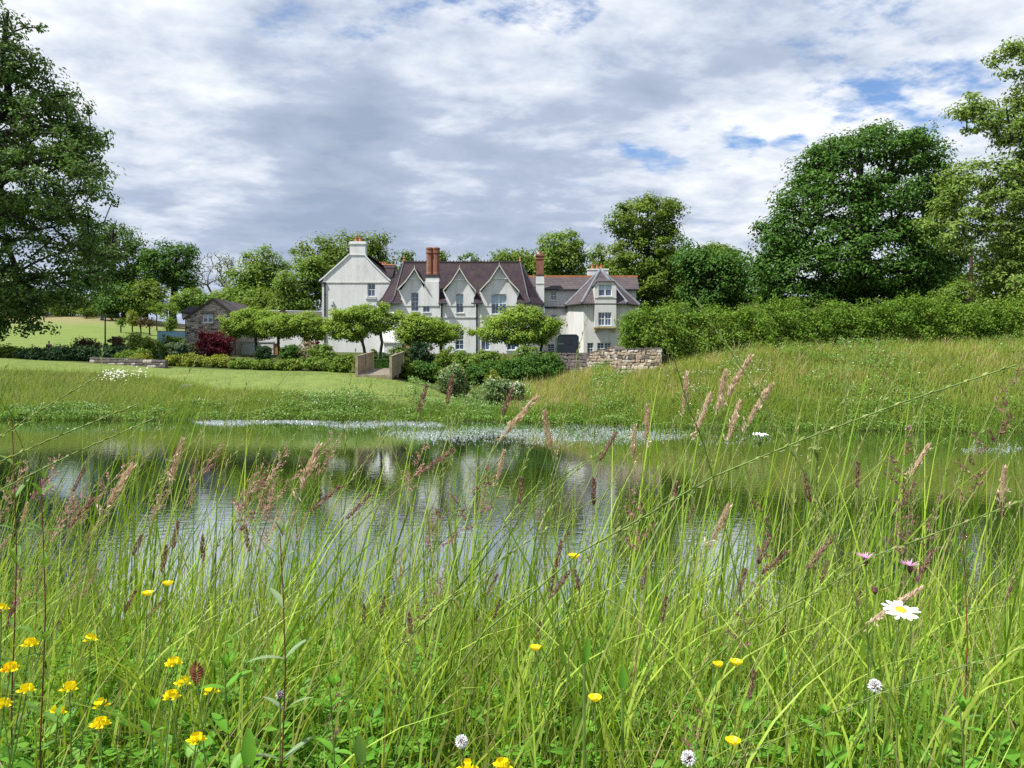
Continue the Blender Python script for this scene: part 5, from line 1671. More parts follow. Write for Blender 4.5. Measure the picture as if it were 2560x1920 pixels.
# flat topped garden trees
gtl = leafy('plane_leaves', [(0.117, 0.221, 0.030), (0.200, 0.310, 0.045), (0.297, 0.386, 0.075)], .40)
for i, (nm, base_x, Y, ells, xs2, lab) in enumerate([
        ('plane', 641, 78, [(625, 808, 62, 26), (600, 822, 44, 24), (660, 815, 55, 28), (640, 790, 50, 18)], (), 'leftmost flat topped garden tree, beside the dark red shrub'),
        ('plane', 698, 76, [(735, 812, 62, 28), (690, 815, 50, 26), (780, 828, 40, 24), (765, 800, 40, 18)], (), 'flat topped garden tree left of the white gable, over the ochre door'),
        ('plane', 919, 70, [(900, 800, 62, 32), (925, 782, 40, 22), (850, 812, 42, 24), (955, 805, 45, 30), (885, 828, 60, 20)], (949,), 'two stemmed flat topped garden tree in front of the white gable'),
        ('plane', 1102, 74, [(1060, 820, 62, 30), (1095, 838, 48, 24), (1030, 805, 34, 26), (1035, 840, 45, 22), (1128, 828, 22, 16)], (), 'flat topped garden tree in front of the hipped block'),
        ('plane', 1352, 68, [(1290, 812, 72, 40), (1340, 825, 52, 34), (1240, 830, 50, 26), (1310, 785, 40, 22), (1370, 820, 26, 26), (1300, 845, 70, 20)], (), 'flat topped garden tree right of the house door, above the ivy')]):
    b = gbase(base_x, Y)
    rr_ = random.Random(i + 5)
    ells = [(x_, y_, rx_, ry_ * .98) for x_, y_, rx_, ry_ in ells] + [(e_[0] + rr_.uniform(-1.0, 1.0) * e_[2], e_[1] + rr_.uniform(-.8, .95) * e_[3], e_[2] * rr_.uniform(.25, .42), e_[3] * rr_.uniform(.28, .45), rr_.uniform(-1, 1)) for e_ in ells for q_ in range(3)]
    tree('plane_tree', lab, 'tree', b, px_ells(ells, Y, .9), 270, 62, .70, .24, gtl, BARK, .14, 120 + i, group='flat topped garden trees in front of the house', flat=.6, up=.7, low=.55,
         top=(b[0], b[1], Z(ells[0][1], Y)), extra_trunks=[gbase(e, Y) for e in xs2])

# ------------------------------------------------------------------ beech hedge
def hedge(name, label, path, w_, ncl, k, cr, ls, lm, seed, top_var=.48):
    """path: (x, Y, zbase, ztop); leafy shoots, clump by clump, over the faces and top of a woody hedge"""
    rng = np.random.default_rng(seed)
    P_ = np.array([(X(x, Y), Y, zb, zt) for x, Y, zb, zt in path])
    t = thing(name, label, 'hedge', (P_[0, 0], P_[0, 1], P_[0, 2]))
    seg = np.hypot(np.diff(P_[:, 0]), np.diff(P_[:, 1]))
    cum = np.concatenate([[0], np.cumsum(seg)])
    s_ = rng.uniform(0, cum[-1], ncl)
    px, py, zb, zt = [np.interp(s_, cum, P_[:, j]) for j in range(4)]
    i = np.clip(np.searchsorted(cum, s_) - 1, 0, len(seg) - 1)
    nx, ny = np.diff(P_[:, 1])[i] / seg[i], -np.diff(P_[:, 0])[i] / seg[i]
    wav = sum(np.sin(s_ * f + ph) for f, ph in zip(rng.uniform(.5, 3.2, 7), rng.uniform(0, 6, 7))) / 7
    zt = zt + wav * top_var * 2.0
    u = rng.uniform(0, 1, ncl)
    front, topm = u < .60, (u >= .60) & (u < .90)
    v = rng.uniform(0, 1, ncl) ** .85
    lump = sum(np.sin(s_ * f + v * g_ + ph) for f, g_, ph in zip(rng.uniform(1.2, 5, 8), rng.uniform(2, 8, 8), rng.uniform(0, 6, 8))) / 8 * 1.5
    out = rng.normal(0, .10, ncl) + lump
    rd = np.clip((v - .72) / .28, 0, 1) ** 2 * w_ * .25
    off = np.where(front, w_ / 2 + out - rd, np.where(topm, rng.uniform(-w_ / 2, w_ / 2, ncl), -w_ / 2))
    shoot = np.where(rng.uniform(0, 1, ncl) < .22, rng.uniform(.15, .65, ncl), 0)
    zz = np.where(topm, zt + lump * .6 - .1 + shoot, zb + (zt - zb) * v)
    c = np.stack([px + nx * off, py + ny * off, zz], 1)
    nn = np.where(front[:, None], np.stack([nx, ny, np.full(ncl, .5)], 1), np.where(topm[:, None], np.array([[0, 0, 1.0]]), np.stack([-nx, -ny, np.full(ncl, .4)], 1)))
    # the free end
    ne = ncl // 30
    e0 = P_[0]
    ce = np.stack([e0[0] + rng.normal(0, .18, ne) - .1, e0[1] + rng.uniform(-w_ / 2, w_ / 2, ne), e0[2] + (e0[3] - e0[2]) * rng.uniform(0, 1, ne)], 1)
    c = np.concatenate([c, ce])
    nn = unit(np.concatenate([nn, np.tile(np.array([[-1.0, -.3, .5]]), (ne, 1))]))
    vv, ff = crown_mesh(c, nn, k, cr, ls, rng, .7, .35, .25, .62, 1.1)
    org = np.array(t.location)
    link('foliage', np_mesh('foliage', vv - org, [ff], lm), t)
    m = MB()
    for j in range(len(P_) - 1):
        for q in range(int(seg[j] / .35)):
            f = (q + rng.uniform(0, 1)) / (seg[j] / .35)
            b = P_[j] + (P_[j + 1] - P_[j]) * f
            o_ = rng.uniform(-.3, .3)
            bb = np.array((b[0] + nx[0] * o_, b[1] + ny[0] * o_, b[2] - .1))
            hgt = (b[3] - b[2]) * rng.uniform(.75, .98)
            p1 = bb + np.array((rng.normal() * .2, rng.normal() * .2, hgt * .5))
            p2 = p1 + np.array((rng.normal() * .3, rng.normal() * .3, hgt * .45))
            m.tube([bb, p1, p2], [.05, .03, .01], 4)
    m.build('stems', BARK_D, t)
    # inner leaves and twigs, a looser mass behind the shoots
    ni = ncl * 14
    q = rng.uniform(0, cum[-1], ni)
    pi_ = [np.interp(q, cum, P_[:, j]) for j in range(4)]
    o_ = rng.uniform(-w_ / 2 + .15, w_ / 2 - .15, ni)
    ci = np.stack([pi_[0] + nx.mean() * o_, pi_[1] + ny.mean() * o_, pi_[2] + (pi_[3] - pi_[2] - .2) * rng.uniform(0, 1, ni)], 1)
    vv, ff = leaf_quads(ci, unit(rng.normal(size=(ni, 3))), ls * 1.3, ls, rng)
    link('inner_leaves', np_mesh('inner_leaves', vv - org, [ff], lm), t)
    return t


hp_ = []
for x, Y, yt in ((1570, 54.6, 796), (1600, 54.4, 786), (1650, 54.2, 780), (1740, 53.8, 774), (1850, 53.4, 772), (1960, 53.2, 780), (2080, 53.2, 772), (2200, 53.4, 764), (2330, 53.8, 768), (2450, 54.2, 765), (2600, 55, 762), (2900, 57, 752)):
    xx = X(x, Y)
    hp_.append((x, Y, float(ground_z(xx, Y - 1)) - .3 if x > 1680 else Z(880, Y), Z(yt, Y)))
hedge('beech_hedge', 'long bright beech hedge running from the stone wall to the right edge', hp_, 2.3, 2300, 24, .52, .17, L_beech, 7)

# ------------------------------------------------------------------ shrubs and garden plants
def shrub(name, label, x, yt, yb, rx, Y, lm, n=1400, ls=.16, cat='shrub', group=None, seed=0, flat=.75, up=.4, ragged=.12, ry=None, bark=BARK_D, k=28, cname='foliage', flowers=None):
    rng = np.random.default_rng(seed + 1000)
    n, ls = int(n * 1.5), ls * 1.65
    s = Y / FPX
    xx = X(x, Y)
    zt, zb = Z(yt, Y), Z(yb, Y)
    gz_ = float(ground_z(xx, Y))
    base = np.array((xx, Y, min(gz_, zb + .3) if gz_ < zt - .3 else zb))
    t = thing(name, label, cat, base, group)
    rz_ = (zt - base[2]) / 2
    el = []
    q = 3 if rx > 16 else 2
    for j in range(q):
        a = (j - (q - 1) / 2) / q * 1.3
        el.append((xx + a * rx * s, Y + rng.uniform(-.3, .3), base[2] + rz_ * (.92 + rng.uniform(-ragged, ragged)), rx * s * (.62 if q == 3 else .75), (ry or rx) * s * .7, rz_ * (1.0 + rng.uniform(-ragged, ragged * .3))))
    cl, nr = crown_clumps(el, max(10, n // k), rng, .6)
    keep = cl[:, 2] > base[2] - .05
    cl, nr = cl[keep], nr[keep]
    cr = max(.28, rx * s * .30)
    v, f = crown_mesh(cl, nr, k, cr, ls, rng, flat, up, .1)
    link(cname, np_mesh(cname, v - base, [f], lm), t)
    m = MB()
    for j in range(7):
        c = cl[rng.integers(len(cl))]
        m.tube([base + np.array((rng.normal() * .08, rng.normal() * .08, -.08)), base + (c - base) * .5 + np.array((0, 0, .12)), c], [.035, .022, .008], 4)
    m.build('stems', bark, t)
    if flowers:
        mat_f, nf, fs_ = flowers
        top = cl[nr[:, 2] > -.1]
        c = top[rng.integers(len(top), size=nf)] + rng.normal(size=(nf, 3)) * cr * .35 + np.array((0, 0, cr * .3))
        v, f = leaf_quads(c, unit(np.array((0, -.5, 1.0)) + .4 * rng.normal(size=(nf, 3))), fs_, fs_ * .9, rng)
        link('blossom', np_mesh('blossom', v - base, [f], mat_f), t)
    return t


F_white = leafy('white_blossom', [(0.55, 0.58, 0.50), (0.70, 0.72, 0.66)], .25, tcol=(1, 1, 1))
F_yell = leafy('yellow_green_bracts', [(0.26, 0.30, 0.03), (0.36, 0.36, 0.04)], .3)
S = [  # name, label, x, ytop, ybottom, rx, Y, leaves, n, leaf size
    ('japanese_maple', 'large dark red maple shrub before the stone cottage', 535, 822, 884, 44, 73, L_red, 3200, .13),
    ('japanese_maple', 'small bright red maple shrub left of the white gable', 783, 836, 868, 18, 74, L_red, 900, .12),
    ('variegated_shrub', 'pink and white variegated shrub under the small red maple', 768, 848, 892, 24, 72, L_pink, 900, .12),
    ('yew_bush', 'dark clipped bush beside the ochre garden door', 660, 861, 905, 21, 72, L_dark, 1500, .10),
    ('laurel_bush', 'dark green bush right of the ochre garden door', 727, 858, 912, 26, 71, L_oak, 1700, .13),
    ('yellow_shrub', 'yellow green shrub between red maple and white gable', 805, 862, 912, 34, 70, L_light, 1700, .13),
    ('euphorbia', 'bright lime flowering clump left of the retaining wall end', 440, 888, 925, 32, 66, L_lime, 1600, .11),
    ('euphorbia', 'bright lime flowering clump below the cottage corner', 490, 886, 926, 30, 65.5, L_lime, 1600, .11),
    ('euphorbia', 'lime clump in the middle of the flower bed below the red maple', 550, 890, 927, 34, 65, L_lime, 1600, .11),
    ('perennial_clump', 'green perennial clump below the dark clipped bush', 612, 896, 929, 34, 64.5, L_light, 1500, .12),
    ('hosta_clump', 'dark low clump at the lawn edge below the garden door', 668, 900, 930, 32, 64, L_mid, 1400, .14),
    ('perennial_clump', 'leafy green clump at the lawn edge under the right hand flat tree', 728, 897, 931, 36, 63.5, L_mid, 1600, .13),
    ('perennial_clump', 'bright green clump at the lawn edge beside the bridge', 795, 894, 933, 34, 63, L_light, 1600, .13),
    ('perennial_clump', 'big leaved green clump against the left parapet of the bridge', 858, 885, 934, 34, 62, L_mid, 1800, .14),
    ('grey_shrub', 'grey green shrub at the foot of the cottage wall', 448, 848, 892, 28, 70, L_grey, 1700, .12),
    ('bronze_shrub', 'bronze shrub against the cottage wall left of the red maple', 483, 852, 892, 16, 71, L_bronze, 700, .12),
    ('green_shrub', 'green shrub below the blue hoarding', 432, 832, 875, 30, 74, L_mid, 1700, .13),
    ('green_shrub', 'large rounded green shrub left of the blue hoarding', 358, 835, 892, 46, 72, L_mid, 2800, .14),
    ('purple_shrub', 'purple brown shrub right of the lantern post', 288, 836, 872, 26, 74, L_bronze, 1400, .13),
    ('rust_shrub', 'rust tinted shrub left of the lantern post', 222, 838, 866, 36, 75, L_bronze, 1600, .13),
    ('dark_shrub', 'dark green shrub mass at the foot of the lantern post', 262, 862, 902, 62, 70, L_dark, 2600, .14),
    ('dark_shrub', 'dark shrub mass below the person at the left', 170, 864, 902, 60, 69.5, L_dark, 2600, .14),
    ('green_shrub', 'green shrub mass at the left end of the border', 30, 866, 896, 46, 71, L_mid, 2000, .14),
    ('dark_shrub', 'dark purple green shrub beside the left end of the border', 92, 872, 900, 44, 70, L_dark, 2000, .14),
    ('green_shrub', 'mid green shrub behind the low dark wall', 330, 872, 900, 40, 68, L_mid, 1900, .13),
    ('euphorbia', 'lime clump on top of the low dark wall', 350, 886, 901, 28, 66.2, L_lime, 900, .11),
    ('blue_conifer', 'dark blue green conifer bush in front of the hipped block', 1052, 848, 916, 31, 70, L_dark, 2600, .11),
    ('green_shrub', 'green shrub under the flat tree left of the conifer', 1000, 868, 915, 24, 69, L_mid, 1300, .13),
    ('green_shrub', 'leafy shrub against the right parapet of the bridge', 1012, 905, 948, 34, 63, L_mid, 1800, .13),
    ('green_shrub', 'dark leafy shrub below the conifer', 1066, 900, 952, 40, 63.5, L_oak, 2100, .13),
    ('green_shrub', 'shrub with bronze tips right of the conifer', 1120, 872, 925, 34, 68, L_mid, 1800, .13),
    ('green_shrub', 'yellow green shrub in the middle of the border before the house', 1168, 876, 935, 34, 66, L_light, 1900, .13),
    ('green_shrub', 'rounded bright shrub under the right flat tree', 1222, 868, 920, 32, 67, L_light, 1800, .13),
    ('lime_shrub', 'yellow shrub in front of the ivy', 1268, 888, 930, 20, 63, L_lime, 1200, .12),
    ('lime_shrub', 'low yellow shrub among the ivy lower down', 1232, 920, 955, 22, 60, L_lime, 1000, .12),
    ('green_shrub', 'upright bright shrub at the top of the ivy', 1316, 852, 905, 30, 65, L_light, 1700, .12),
    ('ivy_bank', 'dark ivy bank left of the stone wall', 1355, 882, 968, 52, 61.5, L_oak, 4600, .12),
    ('ivy_bank', 'dark leafy bank between the yellow shrubs and ivy', 1285, 893, 965, 50, 62, L_oak, 3800, .13),
    ('green_shrub', 'dark green shrub above the stream bed', 1205, 905, 960, 44, 63, L_oak, 2600, .13),
    ('green_shrub', 'shrub in the left of the ditch beyond the lawn slope', 1130, 915, 962, 36, 62, L_mid, 1900, .13),
    ('box_shrub', 'small rounded shrub behind the bridge in front of the trunks', 968, 880, 912, 18, 67, L_dark, 900, .10),
    ('box_shrub', 'tall narrow dark bush between the two stems behind the bridge', 934, 868, 906, 9, 67.5, L_oak, 700, .11),
    ('red_bush', 'small red leaved bush peeping over the beech hedge', 2060, 758, 790, 18, 60, L_red, 700, .13),
]
for i, (nm, lab, x, yt, yb, rx, Y, lm, n, ls) in enumerate(S):
    shrub(nm, lab, x, yt, yb, rx, Y, lm, n, ls, seed=i, ragged=.2, flowers=(F_yell, 120, .12) if nm == 'euphorbia' else None)
W_ = [('cow_parsley', 'white flowering umbel clump at the foot of the lawn slope', 1135, 914, 970, 36, 55.5, 2300), ('cow_parsley', 'white flowering umbel clump in front of the stream hollow', 1250, 946, 986, 40, 52.5, 2000), ('cow_parsley', 'small white flowering clump right of the lawn tip', 1290, 955, 990, 22, 52, 900)]
for i, (nm, lab, x, yt, yb, rx, Y, n) in enumerate(W_):
    shrub(nm, lab, x, yt, yb, rx, Y, L_cow, n, .12, cat='flowering plant', seed=80 + i, flowers=(F_white, 230 if i < 3 else 60, .085), cname='leaves', ragged=.25)
# clipped box hedge behind the bridge
bh_ = thing('box_hedge', 'low clipped box hedge across the path behind the bridge', 'hedge', (X(950, 66), 66, 3.0))
rng = np.random.default_rng(5)
N = 5000
c = np.stack([rng.uniform(X(924, 66), X(976, 66), N), 66 + rng.uniform(0, .8, N), rng.uniform(2.8, Z(899, 66), N)], 1)
sd_ = rng.uniform(0, 1, N)
c[:, 1] = np.where(sd_ < .5, 66 + rng.uniform(0, .08, N), c[:, 1])
c[:, 2] = np.where(sd_ >= .5, Z(899, 66) - rng.uniform(0, .08, N), c[:, 2])
v, f = leaf_quads(c, unit(np.where(sd_[:, None] < .5, np.array([[0, -1, .3]]), np.array([[0, 0, 1.0]])) + .5 * rng.normal(size=(N, 3))), .13, .09, rng)
link('foliage', np_mesh('foliage', v - np.array(bh_.location), [f], L_oak), bh_)
MB().box(X(925, 66), X(975, 66), 66.1, 66.7, 2.6, Z(899, 66) - .1).build('stems', BARK_D, bh_)
# ------------------------------------------------------------------ uncut grass on the far banks (uncountable)
def grassy(name, cols, trans=.4, patch=.5, pscale=.3, rough=.55):
    return leafy(name, cols, trans, rough, patch, pscale, .12, (1.3, 1.2, .5))


GM_meadow = grassy('meadow_grass', [(0.133, 0.203, 0.033), (0.224, 0.318, 0.053), (0.329, 0.391, 0.094), (0.463, 0.432, 0.175)], .5, .45, .5)
GM_pink = grassy('seeding_grass', [(0.24, 0.20, 0.10), (0.38, 0.28, 0.19), (0.48, 0.37, 0.26)], .35, .4, .5)
GM_left = grassy('left_bank_grass', [(0.136, 0.218, 0.043), (0.222, 0.310, 0.074), (0.338, 0.363, 0.134)], .4, .45, .4)
GM_reed = grassy('bank_edge_grass', [(0.081, 0.161, 0.023), (0.132, 0.236, 0.035), (0.207, 0.293, 0.049)], .4, .4, .4)
L_bank = leafy('bank_weed_leaves', [(0.083, 0.177, 0.036), (0.133, 0.247, 0.056), (0.215, 0.316, 0.101)], .32, patch=.4, pscale=.6)


STUFF = {'meadow_grass': ('tall uncut meadow grass on the banks', 'grass'), 'seeding_grass': ('pinkish tan seeding grass on the right bank', 'grass'), 'bank_edge_grass': ('bright green grass along the far waterline', 'grass'), 'left_bank_grass': ('uncut green grass below the mown lawn at the left', 'grass'), 'lawn_grass': ('short mown turf of the far lawn', 'grass'),
         'waterside_plants': ('low leafy weeds along the far edge of the pond', 'plants'), 'bank_weeds': ('leafy green weeds scattered over the right bank', 'plants'), 'stream_plants': ('leafy plants filling the stream hollow', 'plants'), 'bank_blossom': ('tiny white flowers among the bank weeds', 'flowers'), 'white_meadow_flowers': ('drift of white flowers on the left lawn', 'flowers'),
         'pondweed': ('silvery speckled band of floating pondweed leaves', 'pondweed'), 'rush_stems': ('dark upright rush stems at the near water edge', 'rushes'), 'grass_stems': ('thin pale stems of the near grass', 'grass'), 'dry_grass': ('straw coloured dead blades in the near grass', 'grass'), 'clover_leaves': ('clover leaves under the near grass', 'leaves'), 'herb_leaves': ('small broad leaves under the near grass', 'leaves'), 'moss': ('dark low growth at the foot of the near grass', 'moss')}


def upx(x, y):
    return x / y * FPX + 1280


def shore_D(u):
    i = np.clip(np.round(np.interp(u, _UU, np.arange(len(_UU)))).astype(int), 0, len(_UU) - 1)
    tab = np.array([_DD[(_DD > 20) & (_grid[k] > 0.0)][0] for k in range(len(_UU))])
    return tab[i]


def scatter(n, x0, x1, dlo, dhi, rng):
    """n points between photograph columns, between the shore + dlo and the distance dhi(column)"""
    cx_ = rng.uniform(x0, x1, n)
    u = (cx_ - 1280) / FPX
    lo = shore_D(u) + dlo
    hi = dhi(cx_) if callable(dhi) else np.full(n, dhi)
    D = lo + (hi - lo) * rng.uniform(0, 1, n)
    return cx_, u * D, D


def grass_field(name, n, x0, x1, dlo, dhi, hgt, wid, mat, seed, lean=.25, segs=2, clump=0.0, keep=None):
    rng = np.random.default_rng(seed)
    cx_, x, y = scatter(n, x0, x1, dlo, dhi, rng)
    if clump:
        q = np.sin(x * 1.9 + np.sin(y * 1.3) * 2) * np.sin(y * 2.3 + np.sin(x * .9) * 2)
        k = rng.uniform(-1, 1, n) < q + clump
        cx_, x, y = cx_[k], x[k], y[k]
    if keep is not None:
        k = keep(cx_, x, y, rng)
        cx_, x, y = cx_[k], x[k], y[k]
    m = len(x)
    b = np.stack([x, y, ground_z(x, y) - .03], 1)
    h = hgt * rng.lognormal(0, .3, m)
    ln = np.stack([rng.normal(.12, lean, m), rng.normal(0, lean, m)], 1)
    v, f = blades(b, h, ln, wid * rng.uniform(.7, 1.4, m), rng, segs, 2.0, az=rng.normal(0, 1.1, m))
    o = link(name, np_mesh(name, v, [f], mat))
    tag(o, kind='stuff')
    return o


hi_right = lambda c: np.interp(c, [1250, 1400, 1500, 1650, 1900, 2200, 3000], [60, 61, 57, 52.3, 53.2, 53, 55])
grass_field('meadow_grass', 60000, 1262, 2760, .25, hi_right, .52, .026, GM_meadow, 1, .3)
grass_field('seeding_grass', 20000, 1270, 2700, .8, hi_right, .70, .034, GM_pink, 2, .3, clump=-.15,
            keep=lambda c, x, y, r: r.uniform(0, 1, len(c)) < np.interp(c, [1270, 1350, 1500, 1700, 2700], [1, 1, .7, .42, .46]) * np.clip((y - 45) / 4 + .4, .15, 1))
grass_field('bank_edge_grass', 15000, 1262, 2760, -.25, lambda c: shore_D((c - 1280) / FPX) + 1.7, .5, .026, GM_reed, 3, .35)
lo_l = lambda c: np.interp(c, [-600, 0, 300, 420, 540, 700, 850, 1000, 1200], [62.5, 62.5, 61, 58.5, 55, 53.6, 52.6, 51.9, 52])
grass_field('left_bank_grass', 34000, -300, 760, .2, lo_l, .44, .026, GM_left, 4, .3)
grass_field('bank_edge_grass', 14000, -300, 1300, -.35, lambda c: shore_D((c - 1280) / FPX) + 2.0, .48, .026, GM_reed, 5, .35)
# cut turf: short blades so the lawn has a nap
grass_field('lawn_grass', 26000, -200, 1195, 1.5, lambda c: np.interp(c, [-600, 0, 300, 540, 900, 1060, 1150, 1200], [67, 66.5, 64, 62.5, 61, 56, 53, 51.5]), .075, .03,
            grassy('lawn_grass', [(0.085, 0.140, 0.028), (0.145, 0.200, 0.042), (0.205, 0.240, 0.060), (0.285, 0.285, 0.105)], .4, .75, .5), 6, .4, segs=1, keep=lambda c, x, y, r: mown_mask(x, y) > .4)


def weed_band(name, n, x0, x1, dlo, dhi, h, ls, mat, seed, clump=.2, flowers=0):
    rng = np.random.default_rng(seed)
    cx_, x, y = scatter(n, x0, x1, dlo, dhi, rng)
    q = (np.sin(x * 1.1 + np.sin(y * 1.7) * 2) * np.sin(y * 1.9 + x * .4) + np.sin(x * .37) * .6)
    k = rng.uniform(-1, 1, n) < q * 1.2 + clump
    x, y, q = x[k], y[k], q[k]
    hh = h * (.45 + .55 * np.clip(q + .6, 0, 1.3)) * rng.uniform(0, 1, len(x)) ** .6
    c = np.stack([x, y, np.maximum(ground_z(x, y), -.02) + .02 + hh], 1)
    nn = unit(np.array([0, -.35, .9]) + .6 * rng.normal(size=c.shape))
    v, f = leaf_quads(c, nn, ls, ls * .6, rng, .1)
    o = link(name, np_mesh(name, v, [f], mat))
    tag(o, kind='stuff')
    if flowers:
        i = rng.integers(len(x), size=flowers)
        i = i[hh[i] > h * .5]
        v, f = leaf_quads(c[i] + np.array((0, -.02, .06)), unit(np.array([0, -.5, .9]) + .3 * rng.normal(size=(len(i), 3))), .07, .06, rng)
        tag(link('bank_blossom', np_mesh('bank_blossom', v, [f], F_white)), kind='stuff')


weed_band('waterside_plants', 26000, -200, 1330, -.5, lambda c: shore_D((c - 1280) / FPX) + np.interp(c, [-200, 400, 800, 1050, 1330], [1.4, 1.8, 3.0, 4.0, 3.0]), .55, .15, L_bank, 21, .15, 700)
weed_band('waterside_plants', 9000, 1300, 2760, -.4, lambda c: shore_D((c - 1280) / FPX) + 1.2, .5, .13, L_bank, 22, .0, 0)
weed_band('bank_weeds', 1500, 1660, 1930, 1.6, 49.5, .75, .12, L_cow, 27, -.1, 500)
weed_band('bank_weeds', 30000, 1480, 2760, .8, hi_right, .66, .15, leafy('bank_forbs', [(0.06, 0.16, 0.028), (0.11, 0.24, 0.04), (0.18, 0.30, 0.07)], .35), 23, -.42, 420)
weed_band('stream_plants', 9000, 1020, 1330, 1.0, lambda c: np.interp(c, [1020, 1100, 1330], [60, 62, 64]), .5, .15, L_bank, 24, .3, 300)
# white flower drift on the left lawn
rng = np.random.default_rng(31)
cxx = np.concatenate([rng.normal(292, 24, 130), rng.normal(350, 10, 22)])
dd_ = rng.normal(59.5, .8, len(cxx))
xx_ = X(cxx, dd_)
cc_ = np.stack([xx_, dd_, ground_z(xx_, dd_) + rng.uniform(.25, .5, len(cxx))], 1)
v, f = leaf_quads(cc_, unit(np.array([0, -.6, .8]) + .3 * rng.normal(size=cc_.shape)), .15, .12, rng)
tag(link('white_meadow_flowers', np_mesh('white_meadow_flowers', v, [f], F_white)), kind='stuff')

# floating pondweed leaves, glossy, with sky sheen also put into their pale colours
m_, t_ = new_mat('pondweed_leaf')
g_ = t_.n('ShaderNodeNewGeometry').outputs['Random Per Island']
pc = t_.ramp(g_, [(0, (0.05, 0.085, 0.05)), (.4, (0.20, 0.25, 0.22)), (.75, (0.38, 0.44, 0.46)), (1, (0.55, 0.60, 0.64))])
b_ = t_.n('ShaderNodeMixShader', {0: .55, 1: t_.n('ShaderNodeBsdfPrincipled', {'Base Color': pc, 'Roughness': .25, 'Specular IOR Level': .6}).outputs[0], 2: t_.n('ShaderNodeBsdfGlossy', {'Color': (.95, .97, 1, 1), 'Roughness': .22}).outputs[0]})
t_.n('ShaderNodeOutputMaterial', {'Surface': b_})
rng = np.random.default_rng(33)
zones = [(480, 850, 1046, 1062, 8500), (800, 1120, 1052, 1070, 4500), (930, 1750, 1066, 1106, 15000), (1700, 1950, 1088, 1112, 500), (2400, 2560, 1108, 1140, 700), (60, 480, 1064, 1080, 200), (480, 2300, 1075, 1150, 260)]
xs_, ys_ = [], []
for x0, x1, y0, y1, n in zones:
    a = rng.uniform(x0, x1, n)
    cxm, hw = (x0 + x1) / 2, (x1 - x0) / 2
    f_ = 1 - np.abs(a - cxm) / hw
    b = (y0 + y1) / 2 + rng.normal(0, .30, n) * (y1 - y0) * np.clip(f_ * 2.2, .15, 1) ** .6 + 3.0 * np.sin(a * .021 + y0)
    kk = (rng.uniform(0, 1, n) < np.clip(f_ * 3.0, .05, 1) * .75) & (b > 1047)
    a, b = a[kk], b[kk]
    xs_.append(a); ys_.append(b)
a, b = np.concatenate(xs_), np.concatenate(ys_)
D = CAM_Z * FPX / (b - HZ)
wx_, wy_ = X(a, D), D
k = ground_z(wx_, wy_) < -.05
wx_, wy_ = wx_[k], wy_[k]
q = np.sin(wx_ * .9 + np.sin(wy_ * .7) * 2.0) * np.sin(wy_ * 1.3 + wx_ * .3)
k = rng.uniform(-1, 1, len(q)) < q * .8 + .45
wx_, wy_ = wx_[k], wy_[k]
N = len(wx_)
nn = unit(np.array([0, -.19, 1.0]) + rng.normal(size=(N, 3)) * np.array([.08, .13, 0]))
v, f = leaf_quads(np.stack([wx_, wy_, np.full(N, .018) + rng.uniform(0, .02, N)], 1), nn, .060, .048, rng)
tag(link('pondweed', np_mesh('pondweed', v, [f], m_)), kind='stuff')

# ------------------------------------------------------------------ the near bank
GF_a = grassy('near_grass', [(0.050, 0.110, 0.012), (0.125, 0.235, 0.022), (0.250, 0.385, 0.042), (0.420, 0.520, 0.110)], .34, .25, 1.2, .42)
GF_b = grassy('near_stems', [(0.098, 0.209, 0.023), (0.172, 0.304, 0.044), (0.270, 0.366, 0.083), (0.345, 0.354, 0.127)], .35, .2, 1.0, .45)
GF_dry = grassy('dry_grass', [(0.24, 0.19, 0.09), (0.36, 0.29, 0.15)], .35, .2, 1.0)
L_clover = leafy('clover_leaves', [(0.069, 0.207, 0.020), (0.120, 0.297, 0.032), (0.189, 0.380, 0.056)], .36, rough=.4)
L_herb = leafy('herb_leaves', [(0.080, 0.175, 0.030), (0.130, 0.230, 0.050)], .36, rough=.45)
L_herb2 = leafy('silver_green_leaves', [(0.16, 0.24, 0.12), (0.24, 0.32, 0.18)], .3, rough=.35)
M['red_stem'] = plain('red_stem', (0.16, 0.050, 0.030), .6, .25, 20)
M['green_stem'] = plain('green_stem', (0.115, 0.19, 0.035), .6, .2, 20)
M['pale_stem'] = plain('pale_stem', (0.24, 0.27, 0.095), .6, .2, 20)
M['dark_stem'] = plain('dark_green_stem', (0.040, 0.095, 0.020), .5, .2, 20)
SP_purple = leafy('purple_spikelets', [(0.14, 0.065, 0.065), (0.25, 0.135, 0.125), (0.40, 0.27, 0.23)], .3, tcol=(1.2, 1, .9))
SP_tan = leafy('tan_spikelets', [(0.42, 0.32, 0.24), (0.58, 0.47, 0.36), (0.72, 0.63, 0.50)], .35, tcol=(1.2, 1, .8))
SP_pink = leafy('pink_spikelets', [(0.32, 0.17, 0.165), (0.45, 0.29, 0.25), (0.58, 0.43, 0.35)], .35, tcol=(1.2, .9, .9))
SP_green = leafy('green_spikelets', [(0.15, 0.22, 0.055), (0.26, 0.31, 0.11), (0.36, 0.38, 0.17)], .35)
SP_brown = leafy('rush_flowers', [(0.16, 0.085, 0.03), (0.30, 0.18, 0.06)], .3)
M['petal_yellow'] = leafy('yellow_petals', [(0.82, 0.64, 0.008), (0.90, 0.74, 0.012)], .25, rough=.35, tcol=(1, 1, .5))
M['petal_orange'] = leafy('orange_petals', [(0.62, 0.22, 0.012), (0.75, 0.36, 0.012)], .3, tcol=(1, .9, .5))
M['petal_white'] = leafy('white_petals', [(0.78, 0.79, 0.80), (0.84, 0.84, 0.84)], .25, tcol=(1, 1, 1))
M['petal_pink'] = leafy('pink_petals', [(0.62, 0.25, 0.50), (0.72, 0.36, 0.60)], .3, tcol=(1, 1, 1))
